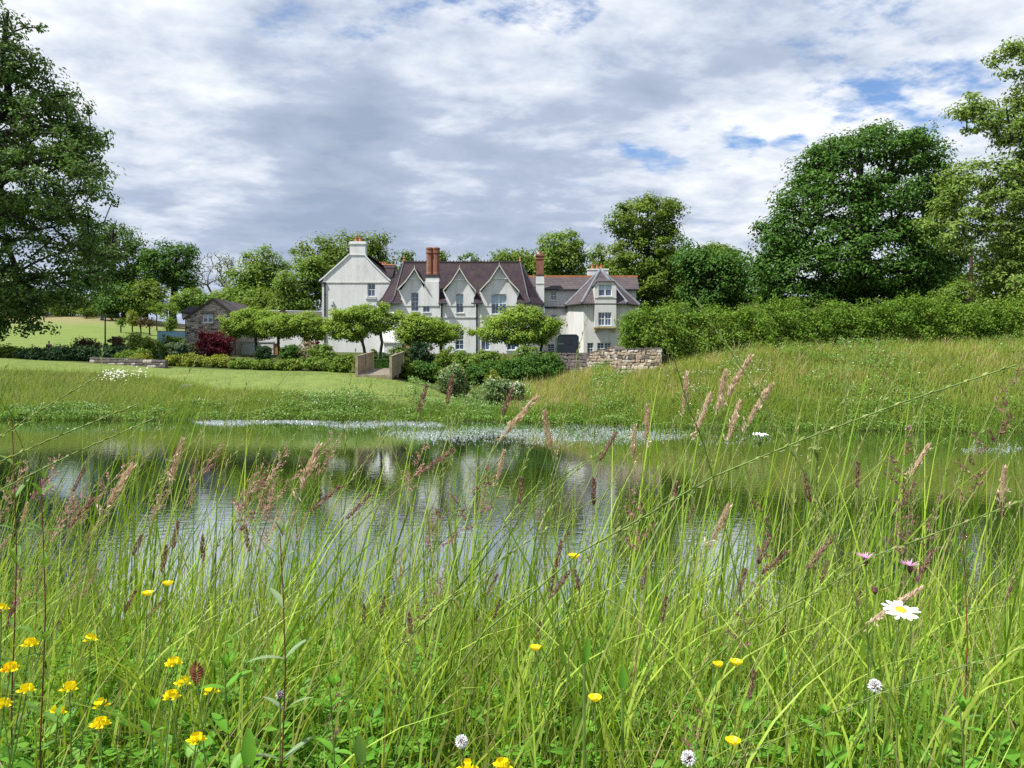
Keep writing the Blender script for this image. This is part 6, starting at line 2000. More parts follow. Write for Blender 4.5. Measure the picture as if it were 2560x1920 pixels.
M['disc'] = plain('yellow_disc', (0.72, 0.42, 0.02), .8, .1, 200)
M['calyx'] = plain('dark_calyx', (0.095, 0.040, 0.040), .7, .2, 60)

WIND = .14


def near_points(n, d0, d1, rng, spread=.80, pw=1.0):
    D = d0 + (d1 - d0) * rng.uniform(0, 1, n) ** pw
    x = rng.uniform(-1, 1, n) * (D * spread + .35)
    return x, D


def near_grass(name, n, d0, d1, h, hs, wid, mat, seed, segs=5, lean=.22, pw=1.0, wind=WIND, spread=.8, hmax=None, azs=None, power=2.0, keep=None, clump=.7):
    rng = np.random.default_rng(seed)
    x, y = near_points(n, d0, d1, rng, spread, pw)
    # tufts
    tx = x + .05 * rng.normal(size=n)
    q = np.sin(tx * 9 + np.sin(y * 7) * 1.5) * np.sin(y * 11 + np.sin(x * 5) * 1.5)
    k = rng.uniform(-1, 1, n) < q * clump + (1.0 - clump * .62)
    x, y = x[k], y[k]
    if keep is not None:
        kk = keep(x, y, rng)
        x, y = x[kk], y[kk]
    m = len(x)
    b = np.stack([x, y, ground_z(x, y) - .01], 1)
    hh = h * rng.lognormal(0, hs, m)
    if hmax is not None:
        hh = np.minimum(hh, hmax)
    ln = np.stack([rng.normal(wind, lean, m), rng.normal(0, lean, m)], 1)
    v, f = blades(b, hh, ln, wid * rng.uniform(.45, 2.0, m), rng, segs, power, az=rng.normal(0, .7, m) if azs is None else rng.normal(0, azs, m))
    o = link(name, np_mesh(name, v, [f], mat, smooth=True))
    tag(o, kind='stuff')
    return o


near_grass('meadow_grass', 12000, .75, 2.6, .24, .32, .0052, GF_a, 101, 5, .36, 1.0, wind=.12, hmax=.42)
near_grass('meadow_grass', 14000, 1.4, 4.2, .30, .26, .0066, GF_a, 102, 5, .32, 1.0, hmax=.48, wind=.10, clump=1.0)
near_grass('meadow_grass', 9000, 3.0, 9.0, .62, .28, .008, GF_a, 103, 4, .20, 1.0, hmax=.85, clump=1.1)
near_grass('rush_stems', 3900, 1.9, 5.0, .82, .24, .0052, GF_a, 104, 6, .10, 1.0, wind=.12, hmax=1.05, clump=1.5)
near_grass('grass_stems', 3000, 1.1, 3.2, .60, .26, .0034, GF_b, 105, 7, .20, 1.0, hmax=.86, power=2.4, clump=1.5)
near_grass('meadow_grass', 2600, 1.2, 3.0, .52, .24, .0050, GF_a, 107, 6, .26, 1.0, hmax=.80, wind=.2, clump=1.5)
near_grass('dry_grass', 2600, .8, 3.6, .36, .3, .0030, GF_dry, 106, 5, .6)

# low leaves in the turf
def low_leaves(name, n, d0, d1, hmax, ls, asp, mat, seed, tri=True, x_lo=-1, x_hi=1):
    rng = np.random.default_rng(seed)
    x, y = near_points(n, d0, d1, rng)
    k = (x / (y * .8 + .35) > x_lo) & (x / (y * .8 + .35) < x_hi)
    q = np.sin(x * 6 + np.sin(y * 5) * 2) * np.sin(y * 8 + x * 2)
    k &= rng.uniform(-1, 1, n) < q + .35
    x, y = x[k], y[k]
    m = len(x)
    c = np.stack([x, y, ground_z(x, y) + hmax * rng.uniform(.15, 1, m)], 1)
    s_ = ls * rng.uniform(.6, 1.3, m)
    if tri:
        a0 = rng.uniform(0, 6.28, m)
        V, nn = [], []
        tilt = .35 * rng.normal(size=(m, 2))
        for q in range(3):
            a = a0 + q * 2.094
            dr = np.stack([np.cos(a), np.sin(a), tilt[:, 0] * np.cos(a) + tilt[:, 1] * np.sin(a) + .15], 1)
            sd = np.stack([-np.sin(a), np.cos(a), -tilt[:, 0] * np.sin(a) + tilt[:, 1] * np.cos(a)], 1)
            L = s_[:, None]
            V.append(np.stack([c, c + dr * L * .6 + sd * L * .42, c + dr * L * 1.0 + sd * L * .2, c + dr * L * 1.0 - sd * L * .2, c + dr * L * .6 - sd * L * .42], 1))
        v = np.concatenate(V).reshape(-1, 3)
        f = np.arange(len(v)).reshape(-1, 5)
        o = link(name, np_mesh(name, v, [f], mat))
    else:
        v, f = leaf_quads(c, unit(np.array([0, -.3, .8]) + .6 * rng.normal(size=c.shape)), s_, s_ * asp, rng, 0.0)
        o = link(name, np_mesh(name, v, [f], mat))
    tag(o, kind='stuff')


low_leaves('clover_leaves', 17000, .75, 2.4, .27, .017, 1, L_clover, 111)
low_leaves('clover_leaves', 13000, .7, 2.0, .33, .020, 1, L_clover, 112, True, -1, -.1)
low_leaves('herb_leaves', 8000, .75, 2.6, .30, .042, .36, L_clover, 113, False)
low_leaves('moss', 9000, .6, 4.0, .10, .03, .6, L_mid, 114, False)


# ---- single seed-headed stalks
def stem_curve(c, k=16, powr=2.3):
    t = np.linspace(0, 1, k)
    return np.stack([c * t ** powr, np.zeros(k), t - .16 * c * c * t ** 3], 1)


def at_t(path, t):
    k = len(path)
    i = t * (k - 1)
    return np.stack([np.interp(i, np.arange(k), path[:, j]) for j in range(3)], -1)


def head_spike(path, t0, n, r_, L, W, rng, taper=True, spread=.5):
    t = rng.uniform(t0, 1, n)
    f = (t - t0) / (1 - t0)
    rad = r_ * (np.sin(np.pi * np.clip(f * .9 + .08, 0, 1)) ** .5 if taper else 1)
    p = at_t(path, t)
    tan = unit(at_t(path, np.minimum(t + .02, 1)) - at_t(path, t - .02))
    a = rng.uniform(0, 6.28, n)
    ref = np.array([0, 1.0, 0])
    s1 = np.tile(ref, (n, 1))
    s2 = np.cross(tan, s1)
    out = s1 * np.cos(a)[:, None] + s2 * np.sin(a)[:, None]
    ax = unit(tan + out * spread)
    c = p + out * (rad * rng.uniform(.55, 1, n))[:, None] + ax * L * .3
    sd = unit(np.cross(ax, out))
    L_ = L * rng.uniform(.7, 1.3, (n, 1))
    W_2 = W * rng.uniform(.7, 1.3, (n, 1))
    v = np.stack([c - ax * L_ * .5, c + sd * W_2 * .5 + out * W_2 * .25, c + ax * L_ * .5, c - sd * W_2 * .5 + out * W_2 * .25], 1).reshape(-1, 3)
    return v, np.arange(4 * n).reshape(-1, 4)


def head_panicle(path, t0, nb, blen, ns, L, W, rng, open_=.7):
    V, F, T0, T1 = [], [], [], []
    off = 0
    for i in range(nb):
        t = t0 + (1 - t0) * (i + rng.uniform(0, .6)) / nb
        t = min(t, .995)
        p = at_t(path, np.array([t]))[0]
        tan = unit(at_t(path, np.array([min(t + .02, 1)]))[0] - at_t(path, np.array([t - .02]))[0])
        a = rng.uniform(0, 6.28)
        out = np.array([math.cos(a), math.sin(a), 0.0])
        d_ = unit(tan * (1 - open_ * .5) + out * open_)
        ln = blen * (1 - .65 * (t - t0) / (1 - t0)) * rng.uniform(.7, 1.2)
        T0.append(p); T1.append(p + d_ * ln)
        m = max(4, int(ns * ln / blen))
        s_ = rng.uniform(.25, 1.05, m)
        c = p + d_ * ln * s_[:, None] + rng.normal(size=(m, 3)) * L * .35
        ax = unit(d_ + .45 * rng.normal(size=(m, 3)) + np.array([0, 0, .1]))
        sd = unit(np.cross(ax, rng.normal(size=(m, 3))))
        L_ = L * rng.uniform(.7, 1.3, (m, 1))
        v = np.stack([c - ax * L_ * .5, c + sd * W * .5, c + ax * L_ * .5, c - sd * W * .5], 1).reshape(-1, 3)
        V.append(v); F.append(np.arange(4 * m).reshape(-1, 4) + off); off += 4 * m
    T0, T1 = np.array(T0), np.array(T1)
    v, f = tubes_np(T0, T1, np.full(len(T0), .0005), np.full(len(T0), .0003), 3)
    return np.vstack(V + [v]), np.vstack(F + [f + off])


def head_rye(path, t0, n, L, W, rng, ang=.35):
    t = np.linspace(t0, .995, n)
    p = at_t(path, t)
    tan = unit(at_t(path, np.minimum(t + .02, 1)) - at_t(path, t - .02))
    s = np.where(np.arange(n) % 2 == 0, 1, -1)[:, None]
    out = np.cross(tan, np.array([0, 1.0, 0])) * s + .3 * rng.normal(size=(n, 3))
    ax = unit(tan + out * ang)
    sd = unit(np.cross(ax, rng.normal(size=(n, 3))))
    L_ = L * rng.uniform(.8, 1.2, (n, 1)) * np.linspace(1.1, .7, n)[:, None]
    v = np.stack([p, p + ax * L_ * .5 + sd * W, p + ax * L_, p + ax * L_ * .5 - sd * W], 1).reshape(-1, 3)
    return v, np.arange(4 * n).reshape(-1, 4)


PROTO = {}


def proto(kind, c, seed):
    """(stem mesh, head mesh, tip position) of a stalk one metre tall that bends by c"""
    key = (kind, round(c, 2), seed)
    if key in PROTO:
        return PROTO[key]
    rng = np.random.default_rng(seed * 7 + int(c * 100 + 500) + len(kind))
    path = stem_curve(c)
    path[1:-1, 0] += rng.normal(size=len(path) - 2) * .004
    if kind == 'spike':
        v, f = head_spike(path, .928, 170, .0048, .009, .0030, rng)
        hm, sm, rs = SP_purple, M['pale_stem'], .0013
    elif kind == 'tan':
        v, f = head_spike(path, .915, 240, .0046, .012, .0026, rng, spread=.42)
        v2, f2 = head_panicle(path, .89, 5, .026, 14, .011, .0032, rng, .45)
        v, f = np.vstack([v, v2]), np.vstack([f, f2 + len(v)])
        hm, sm, rs = SP_tan, M['pale_stem'], .0014
    elif kind == 'fog':
        v, f = head_panicle(path, .885, 12, .034, 24, .0062, .0022, rng, .6)
        hm, sm, rs = SP_pink, M['pale_stem'], .0012
    elif kind == 'cock':
        v, f = head_panicle(path, .84, 8, .050, 30, .008, .0034, rng, .75)
        hm, sm, rs = SP_purple, M['green_stem'], .0015
    elif kind == 'rye':
        v, f = head_rye(path, .76, 26, .016, .0016, rng)
        hm, sm, rs = SP_green, M['pale_stem'], .0011
    elif kind == 'ear':
        v, f = head_rye(path, .68, 60, .013, .0020, rng, .25)
        hm, sm, rs = SP_green, M['green_stem'], .0016
    else:   # rush
        path = stem_curve(c)
        v, f = head_panicle(path[:15], .93, 6, .018, 14, .004, .0022, rng, .8)
        hm, sm, rs = SP_brown, M['dark_stem'], .0017
    hm_ = np_mesh('seed_head', v, [f], hm)
    tv, tf = tubes_np(path[:-1], path[1:], np.linspace(rs, rs * .55, len(path) - 1), np.linspace(rs * .97, rs * .5, len(path) - 1), 4)
    sm_ = np_mesh('stem', tv, [tf], sm, smooth=True)
    PROTO[key] = (sm_, hm_, path[-1].copy())
    return PROTO[key]


BLADE_V = []
for q in range(4):
    rng = np.random.default_rng(500 + q)
    v, f = blades(np.array([[0, 0, .0]] * 3) + rng.normal(size=(3, 3)) * .004 * np.array([1, 1, 0]) + np.array([[0, 0, .05], [0, 0, .18], [0, 0, .3]]), np.array([.35, .32, .26]),
                  np.array([[.5, .1], [-.35, .2], [.6, -.2]]) + rng.normal(size=(3, 2)) * .2, .0055, rng, 5)
    BLADE_V.append(np_mesh('leaf_blade', v, [f], GF_a, smooth=True))

NAMES = {'spike': 'foxtail_grass', 'tan': 'tan_seed_grass', 'fog': 'velvet_grass', 'cock': 'cocksfoot_grass', 'rye': 'rye_grass', 'ear': 'arching_grass', 'rush': 'rush_stalk'}


def stalk(kind, tip, c, label, seed=0, group=None, rz=None, rng=random):
    """one stalk whose tip stands at the world point, rooted on the bank"""
    sm_, hm_, tp_ = proto(kind, c, seed % 3)
    rz = rng.uniform(-.45, .45) if rz is None else rz
    s = 1.0
    for _ in range(4):
        bx = tip[0] - s * tp_[0] * math.cos(rz)
        by = tip[1] - s * tp_[0] * math.sin(rz)
        g = float(ground_z(bx, by))
        s = max(.2, (tip[2] - g + .02) / tp_[2])
    t = thing(NAMES[kind], label, 'grass stalk', (bx, by, g - .02), group, rz)
    for nm, me in (('stem', sm_), ('seed_head', hm_)):
        o = link(nm, me, t)
        o.scale = (s, s, s)
    if kind != 'rush':
        o = link('leaf_blade', BLADE_V[seed % 4], t)
        o.rotation_euler = (0, 0, rng.uniform(0, 6.28))
    return t


K = 2560 / 2212.0
rnd = random.Random(4)
PROM = [  # kind, x, y in the 2212 px wide view, distance, bend, label
    ('tan', 1622, 770, 1.55, .22, 'tallest tan seed head, rising against the right bank'),
    ('tan', 1567, 803, 1.6, .10, 'slim tan seed head left of the tallest one'),
    ('tan', 1666, 832, 1.5, .25, 'thick tan seed head right of the tallest one'),
    ('tan', 1598, 868, 1.55, .16, 'tan seed head with open lower tufts below the tallest one'),
    ('tan', 1535, 850, 1.55, .22, 'open tan seed head before the pondweed, left in the tan cluster'),
    ('tan', 1484, 806, 1.75, .06, 'fluffy pinkish tan seed head at the left of the tan cluster'),
    ('tan', 1398, 876, 1.75, .05, 'narrow upright tan seed head before the far waterline'),
    ('tan', 1160, 857, 1.5, .38, 'large tan double seed head bending right before the pond centre'),
    ('tan', 1175, 888, 1.45, -.10, 'brown seed head leaning left over the pondweed'),
    ('spike', 977, 812, 1.9, .05, 'small greyish foxtail head before the lawn slope'),
    ('spike', 922, 832, 1.9, .12, 'pale small foxtail head left of the greyish one'),
    ('spike', 1107, 838, 1.9, .16, 'small pale foxtail head before the stream hollow'),
    ('tan', 1372, 920, 1.7, .03, 'tan plume with tufted base above the pond middle'),
    ('spike', 1330, 935, 1.55, .25, 'dark purple foxtail head over the pond right of centre'),
    ('spike', 1283, 1035, 1.5, .02, 'deep purple upright spike before the dark reflection'),
    ('spike', 1127, 1033, 1.5, .02, 'brown upright spike before the green reflection'),
    ('spike', 1462, 1042, 1.45, .06, 'long brown spike at the right of the central rushes'),
    ('spike', 978, 972, 1.4, .55, 'purple spike hooked to the right before the pond'),
    ('cock', 1085, 985, 1.35, .40, 'feathery brown plume arching over the pond middle'),
    ('cock', 1090, 1060, 1.35, .55, 'second feathery plume drooping right below the brown plume'),
    ('spike', 735, 1050, 1.4, .50, 'dark purple spike bending right, left of centre'),
    ('spike', 800, 1068, 1.45, .40, 'small purple spike right of the bending purple one'),
    ('fog', 625, 965, 1.3, .30, 'fluffy pinkish plume leaning right over the left pond'),
    ('fog', 545, 1030, 1.3, .12, 'rosy purple plume low left of the fluffy one'),
    ('fog', 580, 1030, 1.3, .10, 'rosy purple plume directly beside its twin'),
    ('fog', 735, 940, 1.5, .28, 'pale pink plume before the left waterweed'),
    ('spike', 381, 970, 1.45, .10, 'tan foxtail head in the left grass'),
    ('spike', 205, 1075, 1.3, .35, 'hooked grey purple spike at the far left'),
    ('spike', 385, 1128, 1.35, .06, 'short dark spike low in the left grass'),
    ('spike', 438, 1158, 1.35, .01, 'thin upright purple spike beside the bright left reflection'),
    ('spike', 360, 1180, 1.3, .05, 'brown spike low left of the bright reflection'),
    ('spike', 528, 1135, 1.35, -.04, 'short reddish brown spike left of the willowherb'),
    ('fog', 290, 985, 1.35, .35, 'pinkish open plume in the dense left grass'),
    ('fog', 150, 1075, 1.25, .28, 'pale pink plume at the far left edge of the pond'),
    ('cock', 1960, 912, 1.3, .04, 'branched purple seed head before the right water'),
    ('cock', 2118, 930, 1.35, .10, 'branched purple seed head near the right edge'),
    ('cock', 2195, 790, 1.3, .08, 'dark purple drooping seed head at the right frame edge'),
    ('cock', 2030, 1060, 1.25, .10, 'loose purple seed head lower right of the branched one'),
    ('tan', 2170, 1010, 1.4, .05, 'slim brown spike near the right frame edge'),
    ('spike', 1610, 1230, 1.3, .16, 'dark red spike low at the right of the bright reflection'),
    ('spike', 1700, 1190, 1.25, .40, 'long reddish spike leaning right in the right grass'),
    ('spike', 1800, 1160, 1.2, .45, 'reddish brown spike arching over the daisy clump'),
    ('tan', 1990, 1270, 1.05, .55, 'golden tan ear arching just above the white daisy'),
    ('spike', 1230, 1235, 1.2, .35, 'small crimson spike leaning right before the white reflection'),
    ('spike', 1440, 1290, 1.2, .12, 'brown purple spike below the buttercup over the water'),
    ('cock', 1610, 1290, 1.15, .05, 'pale loose seed head right of the bright water'),
    ('cock', 1525, 1510, .95, .08, 'small pink grey seed head low at the right'),
    ('cock', 735, 1470, .95, .12, 'pale pink seed head low in the turf left of centre'),
    ('spike', 1630, 1450, 1.0, .05, 'dark purple spike above the low right buttercups'),
    ('spike', 1213, 1170, 1.3, .05, 'golden brown spike before the bright water'),
    ('ear', 1500, 645, 1.15, -.30, 'very tall green stem leaning left that rises to the white house tower'),
    ('ear', 1420, 690, 1.2, -.22, 'tall green stem leaning left before the beech hedge end'),
    ('rye', 768, 757, 1.5, .05, 'thin tall green grass stalk rising to the footbridge'),
    ('rye', 652, 770, 1.5, .40, 'thin stalk bending right below the garden trees'),
    ('rye', 540, 820, 1.45, .25, 'thin pale stalk before the lawn at the left'),
    ('rye', 222, 745, 1.6, .02, 'thin upright stalk before the low dark wall'),
    ('rye', 428, 770, 1.5, .30, 'thin stalk leaning right before the left lawn'),
    ('ear', 208, 815, 1.05, .75, 'pale arching stalk at the far left edge'),
    ('ear', 300, 872, 1.1, .80, 'second pale arching stalk below the far left one'),
    ('ear', 330, 905, 1.15, .75, 'pale arching stalk before the left waterline'),
    ('ear', 2196, 788, .95, .85, 'thick pale green stalk arching to the right frame edge'),
    ('ear', 2212, 1080, .95, .70, 'long green stalk sweeping to the right edge at mid height'),
    ('ear', 2230, 1395, .85, .80, 'long yellow green stem crossing low below the daisy'),
    ('ear', 1290, 1075, 1.2, .70, 'pale green stalk arched over before the dark water'),
    ('rye', 1828, 790, 1.4, .03, 'upright pale stalk before the right bank'),
    ('rye', 1770, 940, 1.4, .02, 'straight pale stalk before the right waterline'),
    ('rye', 2075, 890, 1.35, .10, 'pale stalk leaning right near the right edge'),
    ('rye', 1960, 760, 1.5, .22, 'fine stalk leaning right before the hedge foot'),
    ('rye', 862, 905, 1.4, .35, 'fine stalk bending right left of the pond centre'),
    ('rye', 1268, 690, 1.6, .12, 'fine stalk rising toward the flat tree by the ivy'),
    ('rye', 12, 790, 1.3, .08, 'pale stalk at the left frame edge'),
]
for i, (kd, x, y, D, c, lab) in enumerate(PROM):
    stalk(kd, P(x * K, y * K, D), c, lab, i, None, None, rnd)
# the many that only the eye's patience could tell apart
many = [('spike', 38, 'purple brown foxtail head among the near grasses'), ('fog', 26, 'small pink plume among the near grasses'), ('cock', 16, 'loose branched seed head among the near grasses'),
        ('rye', 120, 'fine green grass stalk among the near grasses'), ('rush', 44, 'dark green rush with a small brown tuft among the near grasses'), ('tan', 8, 'small tan plume among the near grasses'), ('ear', 10, 'pale arching grass stalk among the near grasses')]
for kd, n, lab in many:
    for i in range(n):
        u = rnd.uniform(0, 1)
        x = rnd.uniform(-40, 2600)
        left = x < 900
        y = {'spike': (1120, 1560), 'fog': (1080, 1420), 'cock': (1120, 1560), 'rye': (930, 1420), 'rush': (1180, 1480), 'tan': (1020, 1350), 'ear': (1000, 1450)}[kd]
        yy = rnd.uniform(*y)
        if kd == 'fog':
            x = rnd.uniform(40, 1250)
        D = rnd.uniform(1.15, 2.1) if kd != 'rush' else rnd.uniform(1.7, 2.8)
        if yy > 1400:
            D = min(D, 1.4)
        c = {'rush': rnd.uniform(-.05, .15), 'ear': rnd.uniform(.4, .8)}.get(kd, rnd.uniform(0, .42) if left else rnd.uniform(-.14, .28))
        stalk(kd, P(x, yy, D), c, lab, i, lab.replace('head', 'heads').replace('among', 'massed among'), None, rnd)


# ---- flowers
def flower_base(name, label, cat, px, py, D, group=None, lean=.08):
    tip = P(px * K, py * K, D)
    bx, by = tip[0] - lean * rnd.uniform(-1, 1.5), tip[1] + rnd.uniform(-.04, .04)
    g = float(ground_z(bx, by))
    t = thing(name, label, cat, (bx, by, g - .01), group)
    loc = np.array((bx, by, g - .01))
    mid = (tip + loc) / 2 + np.array((rnd.uniform(-.01, .01), 0, .02))
    MB().tube([loc, mid, tip - np.array((0, 0, .002))], [.0013, .0011, .0009], 5).build('stem', M['green_stem'], t)
    return t, tip, loc


def petal_mesh(tip, ang, L, W, up, cup=.0):
    dr = np.array((math.cos(ang), math.sin(ang), 0))
    sd = np.array((-math.sin(ang), math.cos(ang), 0))
    z = np.array((0, 0, 1.0))
    p = [tip, tip + dr * L * .45 + sd * W * .42 + z * up * .35, tip + dr * L * .85 + sd * W * .5 + z * up * .9, tip + dr * L * 1.0 + z * up * .95 + sd * W * .12, tip + dr * L * 1.0 + z * up * .95 - sd * W * .12,
         tip + dr * L * .85 - sd * W * .5 + z * up * .9, tip + dr * L * .45 - sd * W * .42 + z * up * .35, tip + dr * L * .5 + z * up * .2]
    return p, [(0, 1, 7), (1, 2, 3, 7), (3, 4, 7), (4, 5, 6, 7), (6, 0, 7)]


def buttercup(px, py, D, lab, r_=.0092):
    t, tip, loc = flower_base('buttercup', lab, 'flower', px, py, D)
    a0 = rnd.uniform(0, 6.28)
    for k in range(5):
        v, f = petal_mesh(tip, a0 + k * 1.2566, r_, r_ * 1.1, r_ * .75)
        MB().add(v, f).build('petal', M['petal_yellow'], t)
    MB().lathe([(.001, tip[2] - .001), (.0035, tip[2] + .002), (.003, tip[2] + .005), (.0005, tip[2] + .006)], tip[0], tip[1], 8).build('flower_centre', M['disc'], t)


for x, y, D, lab in ((1240, 1207, 1.15, 'yellow buttercup against the white water reflection'), (318, 1287, 1.25, 'small yellow buttercup low in the left grass'), (362, 1265, 1.3, 'smaller buttercup above and right of its neighbour at the left'),
                     (1157, 1405, 1.2, 'yellow buttercup in the turf under the bright reflection'), (1552, 1441, 1.2, 'smaller of the two buttercups side by side at the right'), (1590, 1437, 1.1, 'larger of the two buttercups side by side at the right'),
                     (1285, 1515, 1.0, 'buttercup seen side on in the centre turf'), (1583, 1609, .92, 'large buttercup near the bottom edge at the right')):
    buttercup(x, y, D, lab)


def trefoil(px, py, D, lab, n=6, s=1.0):
    t, tip, loc = flower_base('birdsfoot_trefoil', lab, 'flower', px, py, D)
    for k in range(n):
        a = 6.28 * k / n + rnd.uniform(-.3, .3)
        dr = np.array((math.cos(a), math.sin(a), 0))
        L = .0105 * s
        c = tip + dr * .004 * s
        sd = np.array((-math.sin(a), math.cos(a), 0))
        z = np.array((0, 0, 1.0))
        # standard petal upright, wings forward
        v = [c, c + sd * L * .50 + z * L * .55 + dr * L * .35, c + sd * L * .35 + z * L * 1.0 + dr * L * .3, c - sd * L * .35 + z * L * 1.0 + dr * L * .3, c - sd * L * .50 + z * L * .55 + dr * L * .35,
             c + dr * L * 1.05 + z * L * .25, c + dr * L * .6 + sd * L * .28 + z * L * .1, c + dr * L * .6 - sd * L * .28 + z * L * .1, c + dr * L * .6 + z * L * .45]
        MB().add(v, [(0, 1, 2, 3, 4), (0, 6, 8), (6, 5, 8), (0, 8, 7), (7, 8, 5)]).build('floret', M['petal_orange' if rnd.random() < .03 else 'petal_yellow'], t)
    m = MB()
    for k in range(5):
        a = 6.28 * k / 5
        b = loc + (tip - loc) * (.35 + .1 * k)
        L = .013
        dr = np.array((math.cos(a), math.sin(a), .3))
        sd = np.array((-math.sin(a), math.cos(a), 0))
        m.add([b, b + dr * L * .5 + sd * L * .3, b + dr * L, b + dr * L * .5 - sd * L * .3], [(0, 1, 2, 3)])
    m.build('leaf', L_clover, t)


TF = [(65, 1388, 1.05, 'trefoil cluster highest at the left edge beside the red stem', 7), (22, 1442, .95, 'big trefoil cluster at the left frame edge', 9), (57, 1488, .98, 'small trefoil cluster under the big left one', 5), (150, 1484, .95, 'trefoil cluster with brownish bud left of centre row', 5),
      (197, 1377, 1.1, 'single orange yellow trefoil bloom above the left clusters', 3), (375, 1430, 1.0, 'upper trefoil cluster beside the brown seed head', 6), (395, 1472, 1.0, 'small trefoil bloom just under the brown seed head', 4), (370, 1502, .95, 'lower trefoil cluster below the brown seed head', 6),
      (217, 1520, .95, 'small trefoil bloom between two left clusters', 3), (217, 1562, .88, 'full trefoil cluster low in the left turf', 8), (424, 1596, .88, 'drooping trefoil cluster near the bottom edge', 6), (6, 1520, .95, 'trefoil cluster cut by the left frame edge', 5),
      (3, 1312, 1.1, 'trefoil bloom at the left edge higher up', 3), (1085, 1653, .82, 'trefoil cluster cut by the bottom edge at centre', 7), (1010, 1656, .82, 'small trefoil bloom cut by the bottom edge', 4), (455, 1490, .98, 'fading orange trefoil bloom right of the lower cluster', 3), (125, 1535, .95, 'tiny orange trefoil bud in the left turf', 2)]
for x, y, D, lab, n in TF:
    trefoil(x, y + 6, D, lab, n, .82)


def clover(px, py, D, lab, s=1.0):
    t, tip, loc = flower_base('white_clover', lab, 'flower', px, py, D)
    rng = np.random.default_rng(int(px))
    d_ = unit(rng.normal(size=(240, 3)) + np.array([0, 0, .35]))
    c = tip + d_ * .0085 * s
    L = .0065 * s
    sd = unit(np.cross(d_, rng.normal(size=d_.shape)))
    v = np.stack([c - d_ * L * .5, c + sd * L * .22, c + d_ * L * .5, c - sd * L * .22], 1).reshape(-1, 3)
    me = np_mesh('flower_head', v - np.array(t.location), [np.arange(960).reshape(-1, 4)], M['petal_white'])
    link('flower_head', me, t)
    MB().lathe([(.001, tip[2] - .006), (.005, tip[2] - .002), (.004, tip[2] + .003), (.001, tip[2] + .005)], tip[0], tip[1], 8).build('calyx', M['calyx'], t)


clover(1890, 1482, 1.0, 'round white clover head under the daisy', .8)
clover(1487, 1638, .85, 'white clover head near the bottom edge', .75)
clover(997, 1602, .9, 'small white clover head low at the centre', .7)
clover(605, 1500, 1.0, 'tiny white flower head beside the red stemmed willowherb', .5)

# the ox-eye daisy
t, tip, loc = flower_base('oxeye_daisy', 'large white daisy with yellow centre in the right grass', 'flower', 1945, 1318, .98)
yax = Matrix.Rotation(R(15), 3, 'X')
for k in range(17):
    a = 2 * math.pi * k / 17 + rnd.uniform(-.07, .07)
    L = .0225 * rnd.uniform(.88, 1.08)
    v, f = petal_mesh(np.zeros(3), a, L, .0062, rnd.uniform(-.003, .004))
    v = [np.array(yax @ Vector(p)) + tip for p in v]
    MB().add(v, f).build('petal', M['petal_white'], t)
dv = MB().lathe([(.0068, -.001), (.0066, .0015), (.0045, .0032), (.0008, .0038)], 0, 0, 14)
dv.v = [tuple(np.array(yax @ Vector(p)) + tip) for p in dv.v]
dv.build('disc', M['disc'], t)
# ragged robin
for x, y, lab in ((1966, 1222, 'pink ragged flower above the daisy'), (1870, 1206, 'pale pink ragged flower left of the daisy'), (1890, 1268, 'small purple bud below the pale pink ragged flower')):
    t, tip, loc = flower_base('ragged_robin', lab, 'flower', x, y, 1.1)
    MB().lathe([(.001, tip[2] - .011), (.004, tip[2] - .006), (.0035, tip[2])], tip[0], tip[1], 8).build('calyx', M['calyx'], t)
    if 'bud' in lab:
        continue
    m = MB()
    for k in range(5):
        for q in (-.32, -.1, .12, .34):
            a = 1.2566 * k + q
            dr = np.array((math.cos(a), math.sin(a), rnd.uniform(.2, .5)))
            sd = np.array((-math.sin(a), math.cos(a), 0))
            L = .017 * rnd.uniform(.8, 1.1)
            m.add([tip, tip + dr * L * .5 + sd * .001, tip + dr * L, tip + dr * L * .5 - sd * .001], [(0, 1, 2, 3)])
    m.build('petal', M['petal_pink'], t)
# white umbels among the tan seed heads
for x, y, lab in ((1640, 942, 'flat white umbel beneath the thick tan seed head'), (1765, 972, 'small greenish umbel right of the tan cluster')):
    t, tip, loc = flower_base('umbel_flower', lab, 'flower', x, y, 1.4)
    rng = np.random.default_rng(x)
    m = MB()
    V = []
    for k in range(12):
        a = rng.uniform(0, 6.28); r_ = .014 * rng.uniform(.3, 1)
        e = tip + np.array((r_ * math.cos(a), r_ * math.sin(a), .003))
        m.tube([tip - np.array((0, 0, .02)), e], .0005, 3, False)
        V.append(e + rng.normal(size=(6, 3)) * np.array([.002, .002, .001]))
    m.build('ray', M['green_stem'], t)
    c = np.concatenate(V)
    v, f = leaf_quads(c, unit(np.array([0, -.4, 1.0]) + .3 * rng.normal(size=c.shape)), .0035, .0032, rng)
    link('floret', np_mesh('floret', v - np.array(t.location), [f], M['petal_white'] if x < 1700 else SP_green), t)


# willowherb and other leafy plants
def big_leaf(base, dr, L, W, droop=.25, up=(0, 0, 1.0)):
    dr = np.array(dr, float) / np.linalg.norm(dr)
    sd = np.cross(dr, up)
    sd /= np.linalg.norm(sd) + 1e-9
    nz = np.cross(sd, dr)
    base = np.array(base, float)
    vs, fs = [], []
    st = 6
    for i in range(st + 1):
        t = i / st
        w_ = W * .5 * math.sin(math.pi * min(1, t * .93 + .05)) ** .8
        c = base + dr * L * t - nz * droop * L * t * t
        vs += [c - sd * w_ + nz * w_ * .35, c, c + sd * w_ + nz * w_ * .35]
    for i in range(st):
        for q in (0, 1):
            fs.append((i * 3 + q, i * 3 + q + 1, i * 3 + q + 4, i * 3 + q + 3))
    return vs, fs


